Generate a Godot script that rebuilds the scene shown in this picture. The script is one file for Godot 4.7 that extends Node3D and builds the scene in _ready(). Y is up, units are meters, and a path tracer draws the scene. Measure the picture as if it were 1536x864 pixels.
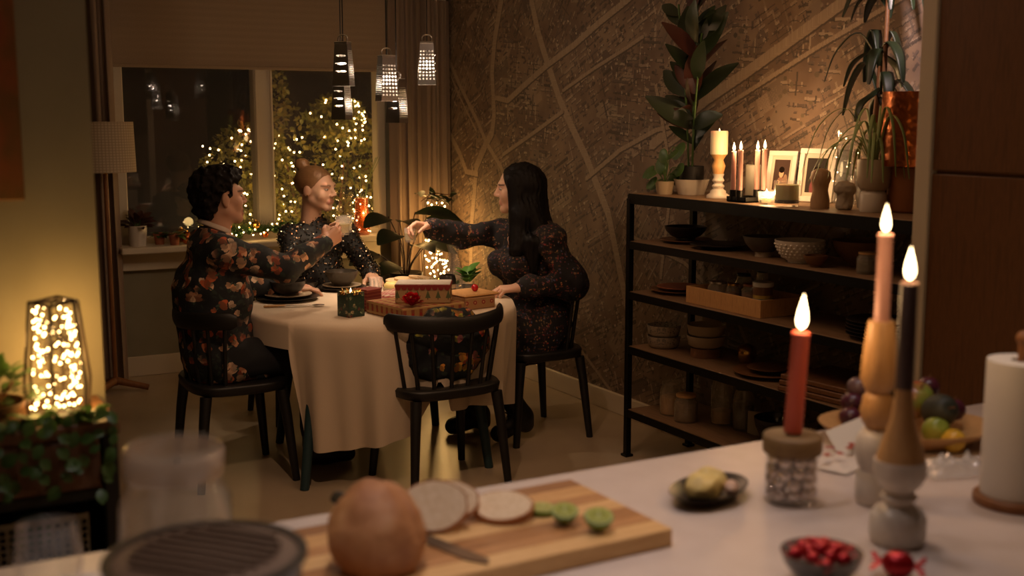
extends Node3D

# ---------- mesh collector ----------
class MB:
	var v := PackedVector3Array()
	var n := PackedVector3Array()
	var uv := PackedVector2Array()
	var c := PackedColorArray()
	var ix := PackedInt32Array()
	var col := Color.WHITE
	var xf := Transform3D()
	func vert(p: Vector3, nn: Vector3, u := Vector2.ZERO) -> int:
		v.append(xf * p)
		n.append((xf.basis * nn).normalized())
		uv.append(u)
		c.append(col)
		return v.size() - 1
	func tri(a: int, b: int, d: int) -> void:
		var g := (v[b] - v[a]).cross(v[d] - v[a])
		if g.dot(n[a] + n[b] + n[d]) > 0.0:
			ix.append(a); ix.append(d); ix.append(b)
		else:
			ix.append(a); ix.append(b); ix.append(d)
	func quad(a: int, b: int, d: int, e: int) -> void:
		tri(a, b, d)
		tri(a, d, e)
	func face(pts: Array, nn: Vector3) -> void:
		var f := v.size()
		var ax := Vector3.UP.cross(nn)
		if ax.length() < 0.1:
			ax = Vector3.RIGHT
		ax = ax.normalized()
		var ay := nn.cross(ax)
		for p: Vector3 in pts:
			vert(p, nn, Vector2(p.dot(ax), p.dot(ay)))
		for k in range(1, pts.size() - 1):
			tri(f, f + k, f + k + 1)
	func poly(pts: Array) -> void:
		var nn: Vector3 = (pts[1] - pts[0]).cross(pts[2] - pts[0])
		if nn.length() > 1e-12:
			face(pts, nn.normalized())
	func box(ctr: Vector3, s: Vector3, b := 0.0, bas := Basis()) -> void:
		var keep := xf
		xf = xf * Transform3D(bas, ctr)
		var h := s * 0.5
		var bb: float = minf(b, minf(h.x, minf(h.y, h.z)) * 0.9)
		if bb <= 0.0:
			for ax in 3:
				for sg: float in [-1.0, 1.0]:
					var nn := Vector3.ZERO
					nn[ax] = sg
					var p1 := (ax + 1) % 3
					var p2 := (ax + 2) % 3
					var pts := []
					for q: Vector2 in [Vector2(-1, -1), Vector2(1, -1), Vector2(1, 1), Vector2(-1, 1)]:
						var p := Vector3.ZERO
						p[ax] = sg * h[ax]
						p[p1] = q.x * h[p1]
						p[p2] = q.y * h[p2]
						pts.append(p)
					face(pts, nn)
		else:
			var i := h - Vector3(bb, bb, bb)
			for ax in 3:
				var p1 := (ax + 1) % 3
				var p2 := (ax + 2) % 3
				for sg: float in [-1.0, 1.0]:
					var nn := Vector3.ZERO
					nn[ax] = sg
					var pts := []
					for q: Vector2 in [Vector2(-1, -1), Vector2(1, -1), Vector2(1, 1), Vector2(-1, 1)]:
						var p := Vector3.ZERO
						p[ax] = sg * h[ax]
						p[p1] = q.x * i[p1]
						p[p2] = q.y * i[p2]
						pts.append(p)
					face(pts, nn)
				for s1: float in [-1.0, 1.0]:
					for s2: float in [-1.0, 1.0]:
						var a := Vector3.ZERO
						a[ax] = -i[ax]; a[p1] = s1 * h[p1]; a[p2] = s2 * i[p2]
						var d := a
						d[ax] = i[ax]
						var e := d
						e[p1] = s1 * i[p1]; e[p2] = s2 * h[p2]
						var g := e
						g[ax] = -i[ax]
						var nn := Vector3.ZERO
						nn[p1] = s1; nn[p2] = s2
						face([a, d, e, g], nn.normalized())
			for sx: float in [-1.0, 1.0]:
				for sy: float in [-1.0, 1.0]:
					for sz: float in [-1.0, 1.0]:
						face([Vector3(sx * h.x, sy * i.y, sz * i.z), Vector3(sx * i.x, sy * h.y, sz * i.z), Vector3(sx * i.x, sy * i.y, sz * h.z)], Vector3(sx, sy, sz).normalized())
		xf = keep
	func lathe(pr: Array, seg := 24, ctr := Vector3.ZERO, bas := Basis(), squash := 1.0) -> void:
		# pr: Vector2(radius, height) from bottom outside to top
		var keep := xf
		xf = xf * Transform3D(bas, ctr)
		var nn := []
		for k in pr.size() - 1:
			var d: Vector2 = pr[k + 1] - pr[k]
			nn.append(Vector2(d.y, -d.x).normalized())
		for k in pr.size() - 1:
			var n0: Vector2 = nn[k]
			var n1: Vector2 = nn[k]
			if k > 0 and n0.dot(nn[k - 1]) > 0.55:
				n0 = (n0 + nn[k - 1]).normalized()
			if k < nn.size() - 1 and n1.dot(nn[k + 1]) > 0.55:
				n1 = (n1 + nn[k + 1]).normalized()
			var f := v.size()
			for j in seg + 1:
				var a := TAU * j / seg
				var cs := cos(a)
				var sn := sin(a) * squash
				vert(Vector3(pr[k].x * cs, pr[k].y, pr[k].x * sn), Vector3(n0.x * cs, n0.y, n0.x * sn), Vector2(float(j) / seg, pr[k].y))
				vert(Vector3(pr[k + 1].x * cs, pr[k + 1].y, pr[k + 1].x * sn), Vector3(n1.x * cs, n1.y, n1.x * sn), Vector2(float(j) / seg, pr[k + 1].y))
			for j in seg:
				var q := f + j * 2
				if pr[k].x > 1e-6:
					tri(q, q + 2, q + 1)
				if pr[k + 1].x > 1e-6:
					tri(q + 1, q + 2, q + 3)
		xf = keep
	func ball(ctr: Vector3, r: Vector3, seg := 14, rings := 9, bas := Basis()) -> void:
		var keep := xf
		xf = xf * Transform3D(bas, ctr)
		var f := v.size()
		for i in rings + 1:
			var t := PI * i / rings
			for j in seg + 1:
				var a := TAU * j / seg
				var d := Vector3(sin(t) * cos(a), cos(t), sin(t) * sin(a))
				vert(d * r, Vector3(d.x / r.x, d.y / r.y, d.z / r.z).normalized(), Vector2(float(j) / seg, float(i) / rings))
		for i in rings:
			for j in seg:
				var a := f + i * (seg + 1) + j
				if i > 0:
					tri(a, a + 1, a + seg + 1)
				if i < rings - 1:
					tri(a + 1, a + seg + 2, a + seg + 1)
		xf = keep
	func tube(pts: Array, rad, sides := 8, caps := true, flat := Vector2.ONE, upv := Vector3.UP) -> void:
		var m := pts.size()
		var f := v.size()
		var side := Vector3.ZERO
		var dirs := []
		for k in m:
			var d: Vector3 = pts[mini(k + 1, m - 1)] - pts[maxi(k - 1, 0)]
			dirs.append(d.normalized())
		for k in m:
			var d: Vector3 = dirs[k]
			if k == 0:
				side = d.cross(upv)
				if side.length() < 0.05:
					side = d.cross(Vector3.RIGHT)
			side = (side - d * side.dot(d)).normalized()
			var up := side.cross(d)
			var r: float = rad[k] if rad is Array else rad
			for j in sides + 1:
				var a := TAU * j / sides
				var o := side * (cos(a) * flat.x) + up * (sin(a) * flat.y)
				var on := side * (cos(a) * flat.y) + up * (sin(a) * flat.x)
				vert(pts[k] + o * r, on, Vector2(float(j) / sides, float(k)))
		for k in m - 1:
			for j in sides:
				var a := f + k * (sides + 1) + j
				quad(a, a + 1, a + sides + 2, a + sides + 1)
		if caps:
			for e in 2:
				var k := 0 if e == 0 else m - 1
				var d: Vector3 = -dirs[0] if e == 0 else dirs[m - 1]
				var ci := vert(pts[k], d)
				var s0 := v.size()
				for j in sides:
					var q: Vector3 = xf.affine_inverse() * v[f + k * (sides + 1) + j]
					vert(q, d)
				for j in sides:
					tri(ci, s0 + j, s0 + (j + 1) % sides)
	func prism(pts: PackedVector2Array, depth: float, bas := Basis(), ctr := Vector3.ZERO) -> void:
		var keep := xf
		xf = xf * Transform3D(bas, ctr)
		var t := Geometry2D.triangulate_polygon(pts)
		for sg: float in [-0.5, 0.5]:
			var f := v.size()
			for p in pts:
				vert(Vector3(p.x, p.y, sg * depth), Vector3(0, 0, signf(sg)), p)
			for k in range(0, t.size(), 3):
				tri(f + t[k], f + t[k + 1], f + t[k + 2])
		var area := 0.0
		for k in pts.size():
			var a := pts[k]
			var b := pts[(k + 1) % pts.size()]
			area += a.x * b.y - b.x * a.y
		for k in pts.size():
			var a := pts[k]
			var b := pts[(k + 1) % pts.size()]
			var nn := Vector3(b.y - a.y, a.x - b.x, 0).normalized() * signf(area)
			face([Vector3(a.x, a.y, -depth / 2), Vector3(b.x, b.y, -depth / 2), Vector3(b.x, b.y, depth / 2), Vector3(a.x, a.y, depth / 2)], nn)
		xf = keep
	func grid(nu: int, nv: int, fn: Callable, closed := false) -> void:
		# fn(i, j) -> Vector3; smooth normals from neighbours
		var f := v.size()
		var P := []
		for j in nv + 1:
			for i in nu + 1:
				P.append(fn.call(i, j))
		for j in nv + 1:
			for i in nu + 1:
				var i0 := i - 1 if i > 0 else (nu - 1 if closed else 0)
				var i1 := i + 1 if i < nu else (1 if closed else nu)
				var du: Vector3 = P[j * (nu + 1) + i1] - P[j * (nu + 1) + i0]
				var dv: Vector3 = P[mini(j + 1, nv) * (nu + 1) + i] - P[maxi(j - 1, 0) * (nu + 1) + i]
				var nn := du.cross(dv)
				vert(P[j * (nu + 1) + i], nn.normalized() if nn.length() > 1e-14 else Vector3.UP, Vector2(float(i) / nu, float(j) / nv))
		for j in nv:
			for i in nu:
				var a := f + j * (nu + 1) + i
				quad(a, a + 1, a + nu + 2, a + nu + 1)
	func mesh() -> ArrayMesh:
		var arr := []
		arr.resize(Mesh.ARRAY_MAX)
		arr[Mesh.ARRAY_VERTEX] = v
		arr[Mesh.ARRAY_NORMAL] = n
		arr[Mesh.ARRAY_TEX_UV] = uv
		arr[Mesh.ARRAY_COLOR] = c
		arr[Mesh.ARRAY_INDEX] = ix
		var m := ArrayMesh.new()
		m.add_surface_from_arrays(Mesh.PRIMITIVE_TRIANGLES, arr)
		return m

# ---------- distance field with surface nets ----------
class Field:
	var lo: Vector3
	var h: float
	var nx: int
	var ny: int
	var nz: int
	var f := PackedFloat32Array()
	func _init(a: Vector3, b: Vector3, cell: float) -> void:
		lo = a
		h = cell
		nx = int((b.x - a.x) / cell) + 2
		ny = int((b.y - a.y) / cell) + 2
		nz = int((b.z - a.z) / cell) + 2
		f.resize(nx * ny * nz)
		f.fill(1.0)
	func cap(a: Vector3, b: Vector3, ra: float, rb: float, k := 0.02) -> void:
		var m := maxf(ra, rb) + k + h * 2.5
		var mn := (a.min(b) - Vector3(m, m, m) - lo) / h
		var mx := (a.max(b) + Vector3(m, m, m) - lo) / h
		var x0 := clampi(int(mn.x), 0, nx - 1)
		var x1 := clampi(int(mx.x) + 1, 0, nx - 1)
		var y0 := clampi(int(mn.y), 0, ny - 1)
		var y1 := clampi(int(mx.y) + 1, 0, ny - 1)
		var z0 := clampi(int(mn.z), 0, nz - 1)
		var z1 := clampi(int(mx.z) + 1, 0, nz - 1)
		var ba := b - a
		var bb := maxf(ba.length_squared(), 1e-12)
		for z in range(z0, z1 + 1):
			for y in range(y0, y1 + 1):
				var at := (z * ny + y) * nx
				for x in range(x0, x1 + 1):
					var p := lo + Vector3(x, y, z) * h - a
					var t := clampf(p.dot(ba) / bb, 0.0, 1.0)
					var d := (p - ba * t).length() - (ra + (rb - ra) * t)
					var o := f[at + x]
					if k > 0.0:
						var q := maxf(k - absf(d - o), 0.0) / k
						f[at + x] = minf(d, o) - q * q * k * 0.25
					elif d < o:
						f[at + x] = d
	func ell(ctr: Vector3, r: Vector3, k := 0.02, bas := Basis(), cut := false) -> void:
		var m := maxf(r.x, maxf(r.y, r.z)) + k + h * 2.5
		var mn := (ctr - Vector3(m, m, m) - lo) / h
		var mx := (ctr + Vector3(m, m, m) - lo) / h
		var inv := bas.inverse()
		for z in range(clampi(int(mn.z), 0, nz - 1), clampi(int(mx.z) + 1, 0, nz - 1) + 1):
			for y in range(clampi(int(mn.y), 0, ny - 1), clampi(int(mx.y) + 1, 0, ny - 1) + 1):
				var at := (z * ny + y) * nx
				for x in range(clampi(int(mn.x), 0, nx - 1), clampi(int(mx.x) + 1, 0, nx - 1) + 1):
					var p := inv * (lo + Vector3(x, y, z) * h - ctr)
					var e := p / r
					var l := e.length()
					var g := (e / r).length()
					var d := l * (l - 1.0) / g if g > 1e-6 else -minf(r.x, minf(r.y, r.z))
					var o := f[at + x]
					if cut:
						d = -d
						var q := maxf(k - absf(d - o), 0.0) / maxf(k, 1e-6)
						f[at + x] = maxf(d, o) + q * q * k * 0.25
					else:
						var q := maxf(k - absf(d - o), 0.0) / maxf(k, 1e-6)
						f[at + x] = minf(d, o) - q * q * k * 0.25
	func each(fn: Callable) -> void:
		# fn(p, value) -> value, near the surface only
		for z in nz:
			for y in ny:
				var at := (z * ny + y) * nx
				for x in nx:
					var o := f[at + x]
					if absf(o) < h * 6.0:
						f[at + x] = fn.call(lo + Vector3(x, y, z) * h, o)
	func net(mb: MB, tint = null) -> void:
		var id := PackedInt32Array()
		id.resize(nx * ny * nz)
		id.fill(-1)
		var P := PackedVector3Array()
		var off := [0, 1, nx, nx + 1, nx * ny, nx * ny + 1, nx * ny + nx, nx * ny + nx + 1]
		var cp := [Vector3(0, 0, 0), Vector3(1, 0, 0), Vector3(0, 1, 0), Vector3(1, 1, 0), Vector3(0, 0, 1), Vector3(1, 0, 1), Vector3(0, 1, 1), Vector3(1, 1, 1)]
		var ed := [0, 1, 2, 3, 4, 5, 6, 7, 0, 2, 1, 3, 4, 6, 5, 7, 0, 4, 1, 5, 2, 6, 3, 7]
		for z in nz - 1:
			for y in ny - 1:
				var row := (z * ny + y) * nx
				for x in nx - 1:
					var at := row + x
					if absf(f[at]) > h * 3.0:
						continue
					var inside := 0
					for q in 8:
						if f[at + off[q]] < 0.0:
							inside += 1
					if inside == 0 or inside == 8:
						continue
					var s := Vector3.ZERO
					var cn := 0
					for e in range(0, 24, 2):
						var a := f[at + off[ed[e]]]
						var b := f[at + off[ed[e + 1]]]
						if (a < 0.0) != (b < 0.0):
							s += cp[ed[e]].lerp(cp[ed[e + 1]], a / (a - b))
							cn += 1
					id[at] = P.size()
					P.append(lo + (Vector3(x, y, z) + s / cn) * h)
		var N := PackedVector3Array()
		N.resize(P.size())
		var T := PackedInt32Array()
		var sx := 1
		var sy := nx
		var sz := nx * ny
		for z in range(1, nz - 1):
			for y in range(1, ny - 1):
				for x in range(1, nx - 1):
					var at := (z * ny + y) * nx + x
					if id[at] < 0 and absf(f[at]) > h * 1.8:
						continue
					var ins := f[at] < 0.0
					for ax in 3:
						var st: int = [sx, sy, sz][ax]
						if ins == (f[at + st] < 0.0):
							continue
						var u: int = [sy, sz, sx][ax]
						var w: int = [sz, sx, sy][ax]
						var a := id[at]
						var b := id[at - u]
						var d := id[at - u - w]
						var e := id[at - w]
						if a < 0 or b < 0 or d < 0 or e < 0:
							continue
						if ins:
							T.append_array([a, b, d, a, d, e])
						else:
							T.append_array([a, d, b, a, e, d])
		for k in range(0, T.size(), 3):
			var g := (P[T[k + 2]] - P[T[k]]).cross(P[T[k + 1]] - P[T[k]])
			N[T[k]] += g
			N[T[k + 1]] += g
			N[T[k + 2]] += g
		# pick the outward sign once
		var vote := 0.0
		for k in range(0, P.size(), 7):
			var gp := P[k] + N[k].normalized() * h * 0.9
			var q := (gp - lo) / h
			var a := (int(q.z + 0.5) * ny + int(q.y + 0.5)) * nx + int(q.x + 0.5)
			if a >= 0 and a < f.size():
				vote += signf(f[a])
		var sg := 1.0 if vote >= 0.0 else -1.0
		var base := mb.v.size()
		for k in P.size():
			if tint != null:
				mb.col = tint.call(P[k])
			mb.vert(P[k], N[k] * sg)
		for k in range(0, T.size(), 3):
			mb.tri(base + T[k], base + T[k + 1], base + T[k + 2])

# ---------- scene helpers ----------
var names := {}
var mats := {}
var rng := RandomNumberGenerator.new()

func rr(a: float, b: float) -> float:
	return rng.randf_range(a, b)

func numbered(s: String) -> String:
	if not names.has(s):
		names[s] = 0
		return s
	names[s] += 1
	return "%s_%03d" % [s, names[s]]

func put(parent: Node3D, called: String, mb: MB, m: Material, label := "") -> MeshInstance3D:
	return put_mesh(parent, called, mb.mesh(), m, label)

func put_mesh(parent: Node3D, called: String, me: Mesh, m: Material, label := "") -> MeshInstance3D:
	var o := MeshInstance3D.new()
	o.name = called
	o.mesh = me
	o.material_override = m
	parent.add_child(o, true)
	if label != "":
		o.set_meta("label", label)
	return o

func thing(called: String, label: String, category: String, at := Vector3.ZERO, turn := 0.0, group := "") -> Node3D:
	var o := Node3D.new()
	o.name = numbered(called)
	add_child(o)
	o.position = at
	o.rotation.y = deg_to_rad(turn)
	meta(o, label, category, group)
	return o

func meta(o: Node, label: String, category: String, group := "") -> void:
	o.set_meta("label", label)
	o.set_meta("category", category)
	if group != "":
		o.set_meta("group", group)

func copy(src: Node3D, label: String, at: Vector3, turn := 0.0, group := "") -> Node3D:
	var base := str(src.name)
	var o: Node3D = src.duplicate()
	var rx := RegEx.create_from_string("_\\d{3}$")
	o.name = numbered(rx.sub(base, ""))
	add_child(o)
	o.position = at
	o.rotation.y = deg_to_rad(turn)
	o.set_meta("label", label)
	if group != "":
		o.set_meta("group", group)
	return o

func struct(called: String, mb: MB, m: Material, label := "") -> MeshInstance3D:
	var o := put(self, called, mb, m)
	o.set_meta("kind", "structure")
	if label != "":
		o.set_meta("label", label)
	return o

func mat(key: String, hex: String, rough := 0.6, metal := 0.0) -> StandardMaterial3D:
	if mats.has(key):
		return mats[key]
	var m := StandardMaterial3D.new()
	m.resource_name = key
	m.albedo_color = Color(hex)
	m.roughness = rough
	m.metallic = metal
	mats[key] = m
	return m

func glow(key: String, col: Color, energy: float) -> StandardMaterial3D:
	if mats.has(key):
		return mats[key]
	var m := StandardMaterial3D.new()
	m.resource_name = key
	m.albedo_color = Color(0.8, 0.7, 0.55)
	m.emission_enabled = true
	m.emission = col
	m.emission_energy_multiplier = energy
	mats[key] = m
	return m

func pane(key: String, col: Color, alpha: float, rough := 0.02) -> StandardMaterial3D:
	if mats.has(key):
		return mats[key]
	var m := StandardMaterial3D.new()
	m.resource_name = key
	m.albedo_color = Color(col.r, col.g, col.b, alpha)
	m.transparency = BaseMaterial3D.TRANSPARENCY_ALPHA
	m.roughness = rough
	mats[key] = m
	return m

func noise_tex(seed_: int, freq: float, ramp: Array, size := 512, octaves := 4, kind := FastNoiseLite.TYPE_SIMPLEX_SMOOTH) -> NoiseTexture2D:
	var t := NoiseTexture2D.new()
	var fn := FastNoiseLite.new()
	fn.seed = seed_
	fn.noise_type = kind
	fn.frequency = freq
	fn.fractal_octaves = octaves
	t.noise = fn
	t.width = size
	t.height = size
	t.seamless = true
	var g := Gradient.new()
	var offs := PackedFloat32Array()
	var cols := PackedColorArray()
	for r in ramp:
		offs.append(r[0])
		cols.append(Color(r[1]))
	g.offsets = offs
	g.colors = cols
	t.color_ramp = g
	return t

func tri_map(m: StandardMaterial3D, t: Texture2D, scale: Vector3, in_world := false) -> void:
	m.albedo_texture = t
	m.uv1_triplanar = true
	m.uv1_world_triplanar = in_world
	m.uv1_scale = scale

func bump(m: StandardMaterial3D, t: Texture2D, cm: float) -> void:
	m.heightmap_enabled = true
	m.heightmap_texture = t
	m.heightmap_scale = cm

func omni(parent: Node3D, at: Vector3, col: Color, energy: float, size := 0.02) -> void:
	var l := OmniLight3D.new()
	l.name = "light"
	l.light_color = col
	l.light_energy = energy
	l.light_size = size
	l.omni_range = 15.0
	l.omni_attenuation = 2.0
	l.shadow_enabled = true
	parent.add_child(l, true)
	l.position = at

func V(x: float, y: float, z: float) -> Vector3:
	return Vector3(x, y, z)

func bas(x: Vector3, y: Vector3) -> Basis:
	# x kept, y made square to it
	var a := x.normalized()
	var b := (y - a * y.dot(a)).normalized()
	return Basis(a, b, a.cross(b))

func face_to(z: Vector3, up := Vector3.UP) -> Basis:
	var c := z.normalized()
	var a := up.cross(c).normalized()
	return Basis(a, c.cross(a), c)

func spline(pts: Array, steps: int) -> Array:
	var out := []
	for k in pts.size() - 1:
		for s in steps:
			var p0: Vector3 = pts[maxi(k - 1, 0)]
			var p3: Vector3 = pts[mini(k + 2, pts.size() - 1)]
			var a: Vector3 = pts[k]
			out.append(a.cubic_interpolate(pts[k + 1], p0, p3, float(s) / steps))
	out.append(pts[pts.size() - 1])
	return out

func _ready() -> void:
	rng.seed = 11
	camera_and_light()
	materials()
	room()
	window_wall()
	kitchen_right()
	garden()
	table_and_cloth()
	chairs()
	people()
	shelf_unit()
	pendants()
	dining_corner()
	window_sill_things()
	table_things()
	shelf_top_things()
	shelf_lower_things()
	left_cabinet()
	counter_things()

func camera_and_light() -> void:
	var cam := Camera3D.new()
	cam.name = "camera"
	add_child(cam)
	cam.position = V(0, 1.62, 0)
	cam.rotation_degrees = V(-8.249, -28.595, 0)
	var at := CameraAttributesPhysical.new()
	at.frustum_focal_length = 70.97
	at.frustum_focus_distance = 5.6
	at.exposure_aperture = 4.6
	at.frustum_near = 0.05
	at.frustum_far = 100.0
	cam.attributes = at
	cam.fov = 27.703
	cam.current = true
	var e := Environment.new()
	e.background_mode = Environment.BG_COLOR
	e.background_color = Color(0.035, 0.04, 0.05)
	e.tonemap_mode = Environment.TONE_MAPPER_LINEAR
	e.tonemap_exposure = 1.0
	e.sdfgi_enabled = true
	e.ssao_enabled = true
	e.ssil_enabled = true
	var w := WorldEnvironment.new()
	w.name = "environment"
	w.environment = e
	add_child(w)
	# out-of-view lamps for counter, map wall and table, plus an added fill panel
	for k in 4:
		downlight(V([0.4, 0.8, 1.45, 2.0][k], 2.49, [-0.95, -1.78, -1.65, -1.5][k]), Color(1.0, 0.93, 0.92), [0.9, 0.7, 0.32, 0.28][k], ["wine glass and dark pot", "cutting board", "butter dish", "fruit tray"][k])  # unseen fittings, placed to light the counter from above
	fill_panel(V(2.1, 2.47, -3.6), Vector2(0.9, 0.9), Color(1.0, 0.78, 0.61), 0.74, "square dimmed ceiling panel between kitchen and dining table")  # added fill that brightens the dining area
	unseen_ceiling_spot(V(3.05, 2.42, -2.75), V(3.55, 1.93, -3.2), Color(1.0, 0.88, 0.86), 1.5, 24.0, "small unseen ceiling spotlight turned towards the map wall")  # out of view, lights the upper map wall
	unseen_ceiling_spot(V(1.15, 2.42, -3.1), V(2.0, 0.45, -4.9), Color(1.0, 0.80, 0.64), 1.2, 27.0, "small unseen ceiling spotlight placed to light the dining table")  # out of view, placed to light the table front, chairs and people

func fill_panel(at: Vector3, size: Vector2, col: Color, energy: float, label: String) -> void:
	var t := thing("added_fill_panel", label, "added fill lamp", at)
	var b := MB.new()
	b.box(V(0, 0.015, 0), V(size.x + 0.04, 0.03, size.y + 0.04), 0.004)
	put(t, "housing", b, mat("lamp_white", "#d9d4cc", 0.5))
	var d := MB.new()
	d.box(V(0, -0.003, 0), V(size.x, 0.006, size.y))
	put(t, "diffuser_light", d, glow("diffuser_" + label.left(6), col, 0.5))
	var l := AreaLight3D.new()
	l.name = "light"
	l.area_size = size
	l.light_color = col
	l.light_energy = energy
	l.shadow_enabled = true
	t.add_child(l, true)
	l.position = V(0, -0.012, 0)
	l.rotation_degrees = V(-90, 0, 0)

func downlight(at: Vector3, col: Color, energy: float, over: String) -> void:
	var t := thing("unseen_downlight", "unseen ceiling downlight placed to light the " + over, "downlight", at)
	var b := MB.new()
	b.lathe([Vector2(0.05, 0.01), Vector2(0.068, 0.01), Vector2(0.068, 0.004), Vector2(0.06, 0.0), Vector2(0.05, 0.004), Vector2(0.05, 0.01)], 28)
	put(t, "ring", b, mat("lamp_white", "#d9d4cc", 0.5))
	b = MB.new()
	b.lathe([Vector2(0, 0.006), Vector2(0.05, 0.006)], 28)
	put(t, "bulb_face", b, glow("downlight_face", col, 6.0))
	var l := SpotLight3D.new()
	l.name = "light"
	l.light_color = col
	l.light_energy = energy
	l.spot_angle = 38.0
	l.spot_angle_attenuation = 1.0
	l.spot_range = 12.0
	l.spot_attenuation = 2.0
	l.light_size = 0.05
	l.shadow_enabled = true
	t.add_child(l, true)
	l.position = V(0, -0.01, 0)
	l.rotation_degrees = V(-90, 0, 0)

func unseen_ceiling_spot(at: Vector3, aim: Vector3, col: Color, energy: float, angle: float, label: String) -> void:
	var t := thing("unseen_spotlight", label, "spotlight", at)
	var d := (aim - at).normalized()
	var b := MB.new()
	b.lathe([Vector2(0, 0.075), Vector2(0.045, 0.075), Vector2(0.045, 0.06), Vector2(0, 0.06)], 20)
	b.tube([V(0, 0.06, 0), V(0, 0.0, 0)], 0.008)
	put(t, "mount", b, mat("lamp_white", "#d9d4cc", 0.5))
	var h := MB.new()
	var q := bas(d.cross(Vector3.RIGHT), -d)
	h.lathe([Vector2(0.001, 0.05), Vector2(0.03, 0.05), Vector2(0.034, -0.05), Vector2(0.029, -0.05), Vector2(0.027, 0.02), Vector2(0, 0.02)], 20, Vector3.ZERO, q)
	put(t, "lamp_head", h, mat("lamp_white", "#d9d4cc", 0.5))
	var g := MB.new()
	g.lathe([Vector2(0, -0.035), Vector2(0.027, -0.035)], 20, Vector3.ZERO, q)
	put(t, "bulb_face", g, glow("spot_face", col, 6.0))
	var l := SpotLight3D.new()
	l.name = "light"
	l.light_color = col
	l.light_energy = energy
	l.spot_angle = angle
	l.spot_angle_attenuation = 0.9
	l.spot_range = 12.0
	l.spot_attenuation = 2.0
	l.light_size = 0.03
	l.shadow_enabled = true
	t.add_child(l, true)
	l.position = d * 0.055
	l.look_at_from_position(at + d * 0.055, aim, Vector3.UP)

func wood_mat(key: String, dark: String, light: String, along: int, rough: float, sc := 1.0, seed_ := 3) -> StandardMaterial3D:
	if mats.has(key):
		return mats[key]
	var m := mat(key, "#ffffff", rough)
	var mid := Color(dark).lerp(Color(light), 0.5).to_html(false)
	var t := noise_tex(seed_, 0.012, [[0.0, dark], [0.35, mid], [0.5, light], [0.62, mid], [0.8, light], [1.0, dark]], 512, 5)
	var s := V(9, 9, 9) * sc
	s[along] = 0.7 * sc
	tri_map(m, t, s)
	bump(m, t, 0.05)
	return m

func cloth_mat(key: String, dark: String, light: String, sc: float, rough := 0.9) -> StandardMaterial3D:
	if mats.has(key):
		return mats[key]
	var m := mat(key, "#ffffff", rough)
	var t := noise_tex(key.hash() % 999, 0.06, [[0.0, dark], [1.0, light]], 512, 3)
	tri_map(m, t, V(sc, sc, sc))
	bump(m, t, 0.06)
	m.rim_enabled = true
	m.rim = 0.3
	return m

func blossom_tex(seed_: int, base: String, tones: Array, leaf: String, count: int, rmin: float, rmax: float, size := 512) -> ImageTexture:
	var r := RandomNumberGenerator.new()
	r.seed = seed_
	var im := Image.create(size, size, false, Image.FORMAT_RGB8)
	im.fill(Color(base))
	for k in count * 3:
		spot(im, r.randf() * size, r.randf() * size, r.randf_range(rmin * 0.3, rmin * 0.9), Color(leaf).lerp(Color(base), r.randf_range(0.2, 0.8)), r.randf_range(0.3, 0.7), r.randf() * PI)
	for k in count:
		var x := r.randf() * size
		var y := r.randf() * size
		var rad := r.randf_range(rmin, rmax)
		var c := Color(tones[r.randi() % tones.size()])
		var a := r.randf() * TAU
		for j in 4:
			var an := a + j * 0.55 + r.randf_range(-0.25, 0.25)
			spot(im, x + cos(an) * rad * 0.35, y + sin(an) * rad * 0.35, rad * r.randf_range(0.5, 0.8), c.lerp(Color(tones[r.randi() % tones.size()]), 0.25).darkened(0.12 * j), r.randf_range(0.4, 0.7), an)
		spot(im, x - cos(a) * rad * 0.5, y - sin(a) * rad * 0.5, rad * 0.35, Color(leaf).lightened(0.08), 0.4, a)
	return ImageTexture.create_from_image(im)

func spot(im: Image, cx: float, cy: float, r: float, c: Color, squash: float, an: float) -> void:
	var w := im.get_width()
	var n := int(r) + 1
	var cs := cos(an)
	var sn := sin(an)
	for j in range(-n, n + 1):
		for i in range(-n, n + 1):
			var u := (i * cs + j * sn) / r
			var q := (-i * sn + j * cs) / (r * squash)
			if u * u + q * q <= 1.0:
				im.set_pixel(posmod(int(cx) + i, w), posmod(int(cy) + j, w), c)

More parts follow.
